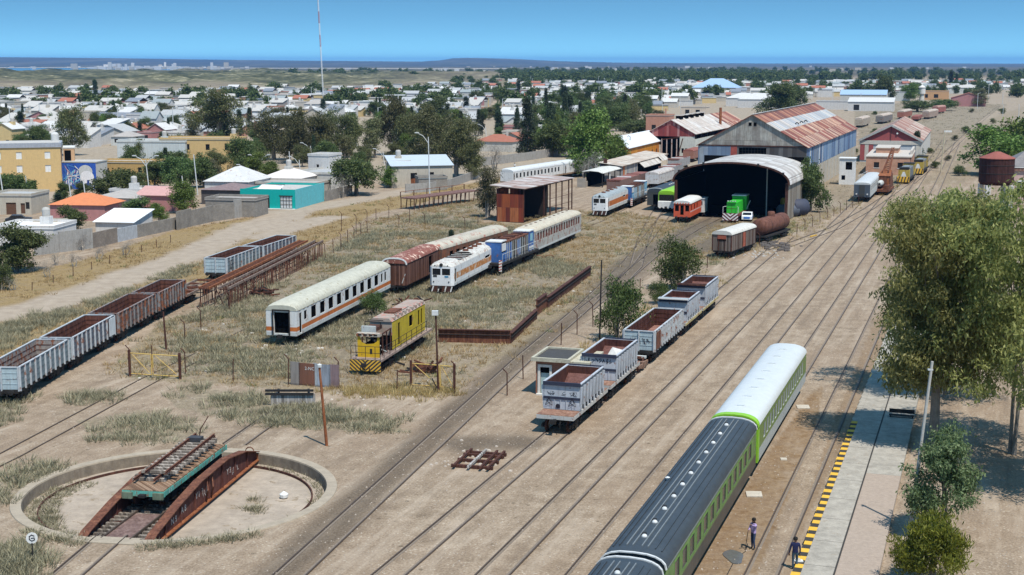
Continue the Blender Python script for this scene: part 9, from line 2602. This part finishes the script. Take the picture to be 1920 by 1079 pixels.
# ------------------------------------------------------------- people
def person(loc, rz, pose, cl, label, hat=None):
 """one continuous skin-modelled body; cl = (shirt, trousers, skin, hair)"""
 J = dict(pelvis=(0, 0, .95), waist=(0, 0, 1.08), chest=(0, .0, 1.32), neck=(0, 0, 1.47), head0=(0, .0, 1.55), head=(0, -.015, 1.64), crown=(0, 0, 1.71))
 for s, k in ((1, 'r'), (-1, 'l')):
  J.update({k + 'hip': (s * .09, 0, .9), k + 'knee': (s * .1, -.02, .49), k + 'ank': (s * .1, .02, .08), k + 'toe': (s * .115, -.17, .03), k + 'sh': (s * .19, 0, 1.4), k + 'el': (s * .25, .03, 1.12), k + 'wr': (s * .24, -.06, .87), k + 'palm': (s * .24, -.08, .79)})
 J.update(pose)
 rad = dict(pelvis=.15, waist=.135, chest=.165, neck=.06, head0=.075, head=.1, crown=.07, hip=.095, knee=.062, ank=.045, toe=.04, sh=.07, el=.048, wr=.03, palm=.036)
 E = [('pelvis', 'waist'), ('waist', 'chest'), ('chest', 'neck'), ('neck', 'head0'), ('head0', 'head'), ('head', 'crown')]
 for k in 'rl': E += [('pelvis', k + 'hip'), (k + 'hip', k + 'knee'), (k + 'knee', k + 'ank'), (k + 'ank', k + 'toe'), ('chest', k + 'sh'), (k + 'sh', k + 'el'), (k + 'el', k + 'wr'), (k + 'wr', k + 'palm')]
 names = list(J); V = [Vector(J[n]) for n in names]; Rd = [rad.get(n) or rad[n[1:]] for n in names]; part = {}
 ed = [(names.index(a), names.index(b)) for a, b in E]
 for k in 'rl':                                        # five fingers from the palm, bent
  p, w = Vector(J[k + 'palm']), Vector(J[k + 'wr'])
  d = (p - w).normalized(); sd = d.cross(Vector((0, 1, 0.2))).normalized()
  for q, (o, ln) in enumerate(((-.03, .065), (-.01, .08), (.01, .085), (.03, .075), (.05, .045))):
   b = p + sd * o + d * (.02 if q < 4 else -.01); m = b + d * ln * .5 + sd * (.02 if q == 4 else 0); t = m + d * ln * .4 + Vector((0, -.02, -.01))
   i = len(V); V += [b, m, t]; Rd += [.011, .01, .008]; ed += [(names.index(k + 'palm'), i), (i, i + 1), (i + 1, i + 2)]
 me = bpy.data.meshes.new('person'); me.from_pydata(V, ed, []); o = bpy.data.objects.new('person', me); COL.objects.link(o)
 o.modifiers.new('s', 'SKIN'); sk = me.skin_vertices[0].data
 for i, r in enumerate(Rd): sk[i].radius = (r, r * (.82 if i < 3 else 1)); sk[i].use_root = (i == 0)
 o.modifiers.new('u', 'SUBSURF').render_levels = 2; o.modifiers['u'].levels = 2
 m2 = bpy.data.meshes.new_from_object(o.evaluated_get(bpy.context.evaluated_depsgraph_get()))
 bpy.data.objects.remove(o)
 mats = [flat('cloth_%s' % label[:12], cl[0], .85), flat('trousers_%s' % label[:12], cl[1], .85), flat('skin_tone', cl[2], .6), flat('boots', (0.02, 0.018, 0.016), .7)]
 for m in mats: m2.materials.append(m)
 for f in m2.polygons:
  c = f.center
  seg = min(E, key=lambda e: (lambda a, b: (c - a.lerp(b, max(0, min(1, (c - a).dot(b - a) / (b - a).length_squared)))).length)(Vector(J[e[0]]), Vector(J[e[1]])))[1]
  f.material_index = 2 if seg in ('head0', 'head', 'crown', 'rpalm', 'lpalm') or c.z > 1.5 and abs(c.x) < .12 else 3 if seg.endswith('toe') or c.z < .09 else 1 if seg[1:] in ('hip', 'knee', 'ank') and c.z < .93 else 0
  f.use_smooth = True
 b = bpy.data.objects.new('person', m2); COL.objects.link(b); b.location = loc; b.rotation_euler = (0, 0, rz); tag(b, label, 'person')
 h = Vector(J['head'])
 mb = MB()
 mb.lathe([(.112, -.02), (.118, .04), (.1, .1), (.05, .13), (.005, .135)], h + Vector((0, .018, 0)), flat('hair_dark', cl[3], .8), 14)
 mb.build('hair', b, True)
 mb = MB()
 sm = mats[2]
 mb.lathe([(.004, -.02), (.016, -.01), (.012, .02), (.004, .03)], h + Vector((0, -.1, -.025)), sm, 8)
 for s in (-1, 1): mb.lathe([(.003, -.01), (.011, 0), (.003, .01)], h + Vector((s * .036, -.088, .008)), INK, 8); mb.lathe([(.005, -.03), (.018, 0), (.005, .03)], h + Vector((s * .102, .005, -.01)), sm, 8)
 mb.box(h.x - .026, h.x + .026, h.y - .096, h.y - .085, h.z - .062, h.z - .054, flat('lip', (0.2, 0.07, 0.055)))
 mb.build('face', b)
 return b
def people():
 sk = (0.19, 0.105, 0.07)
 p = G(1412, 1030)
 person(p, R(-60), {'rel': (.36, -.18, 1.42), 'rwr': (.34, -.42, 1.52), 'rpalm': (.34, -.5, 1.55), 'lel': (-.25, -.06, 1.15), 'lwr': (-.1, -.26, 1.08), 'lpalm': (-.04, -.32, 1.07), 'rknee': (.1, -.05, .49), 'rtoe': (.12, -.15, .03)}, ((0.36, 0.27, 0.46), (0.03, 0.05, 0.1), sk, (0.01, 0.009, 0.008)), 'worker in a lilac shirt and dark jeans reaching towards the dark coach')
 mb = MB(); mb.path([p + Vector((-.25, .15, 1.12)), p + Vector((-.35, 0, .6)), p + Vector((-.45, -.15, .03))], .018, IRON, 6); mb.build('hose_lance', label='thin dark washing lance held by the worker in lilac', cat='lance')
 person(G(1490, 1068), R(170), {'rwr': (.3, -.02, .86), 'rpalm': (.3, -.06, .78), 'lknee': (-.1, -.1, .5), 'lank': (-.1, .08, .1), 'ltoe': (-.11, -.1, .04)}, ((0.012, 0.016, 0.06), (0.04, 0.075, 0.11), sk, (0.012, 0.01, 0.01)), 'man in a navy jacket and jeans walking away beside the striped platform edge')
 mb = MB(); mb.box(-.22, .22, -.15, .15, 0, .05, WHITE); mb.box(-.16, .1, -.05, .25, .05, .09, paint('slab_white')); o = mb.build('white_packet', label='flat white packet on the ground by the walking man', cat='packet'); o.location = G(1497, 1063) + Vector((0, 0, .3))
 person(G(965, 319), R(150), {}, ((0.7, 0.7, 0.68), (0.1, 0.08, 0.06), sk, (0.02, 0.015, 0.012)), 'distant person in a white shirt walking behind the far white coaches')
# ------------------------------------------------------------- air
def haze():
 mb = MB(); N = NT('haze_air'); t = N.t
 t.nodes.remove(N.b)
 vol = t.nodes.new('ShaderNodeVolumePrincipled')
 vol.inputs['Color'].default_value = (0.2, 0.5, 1.0, 1)
 vol.inputs['Density'].default_value = 4.5e-5
 vol.inputs['Anisotropy'].default_value = 0.0
 t.links.new(vol.outputs[0], t.nodes['Material Output'].inputs['Volume'])
 mb.box(-32000, 32000, -300, 36000, -6, 140, N.mat)
 o = mb.build('haze', kind='stuff', label='thin blue air over the plain')
haze()
white_orange_coach(); cream_coach(); boxcar_rust(); loco_white(); loco_depot(); loco_blue(); loco_blue_depot(); rust_coach(); yellow_loco()
gondolas(); hoppers(); green_train(); depot_vehicles(); turntable()
big_shed(); red_shed(); orange_shed(); arch_shed(); open_shed(); lean_to(); red_workshop(); water_tank(); brick_hut(); named_houses(); town()
yard_wall(); fences(); odds(); poles(); named_trees(); hero_trees(); town_trees(); grasses(); people()
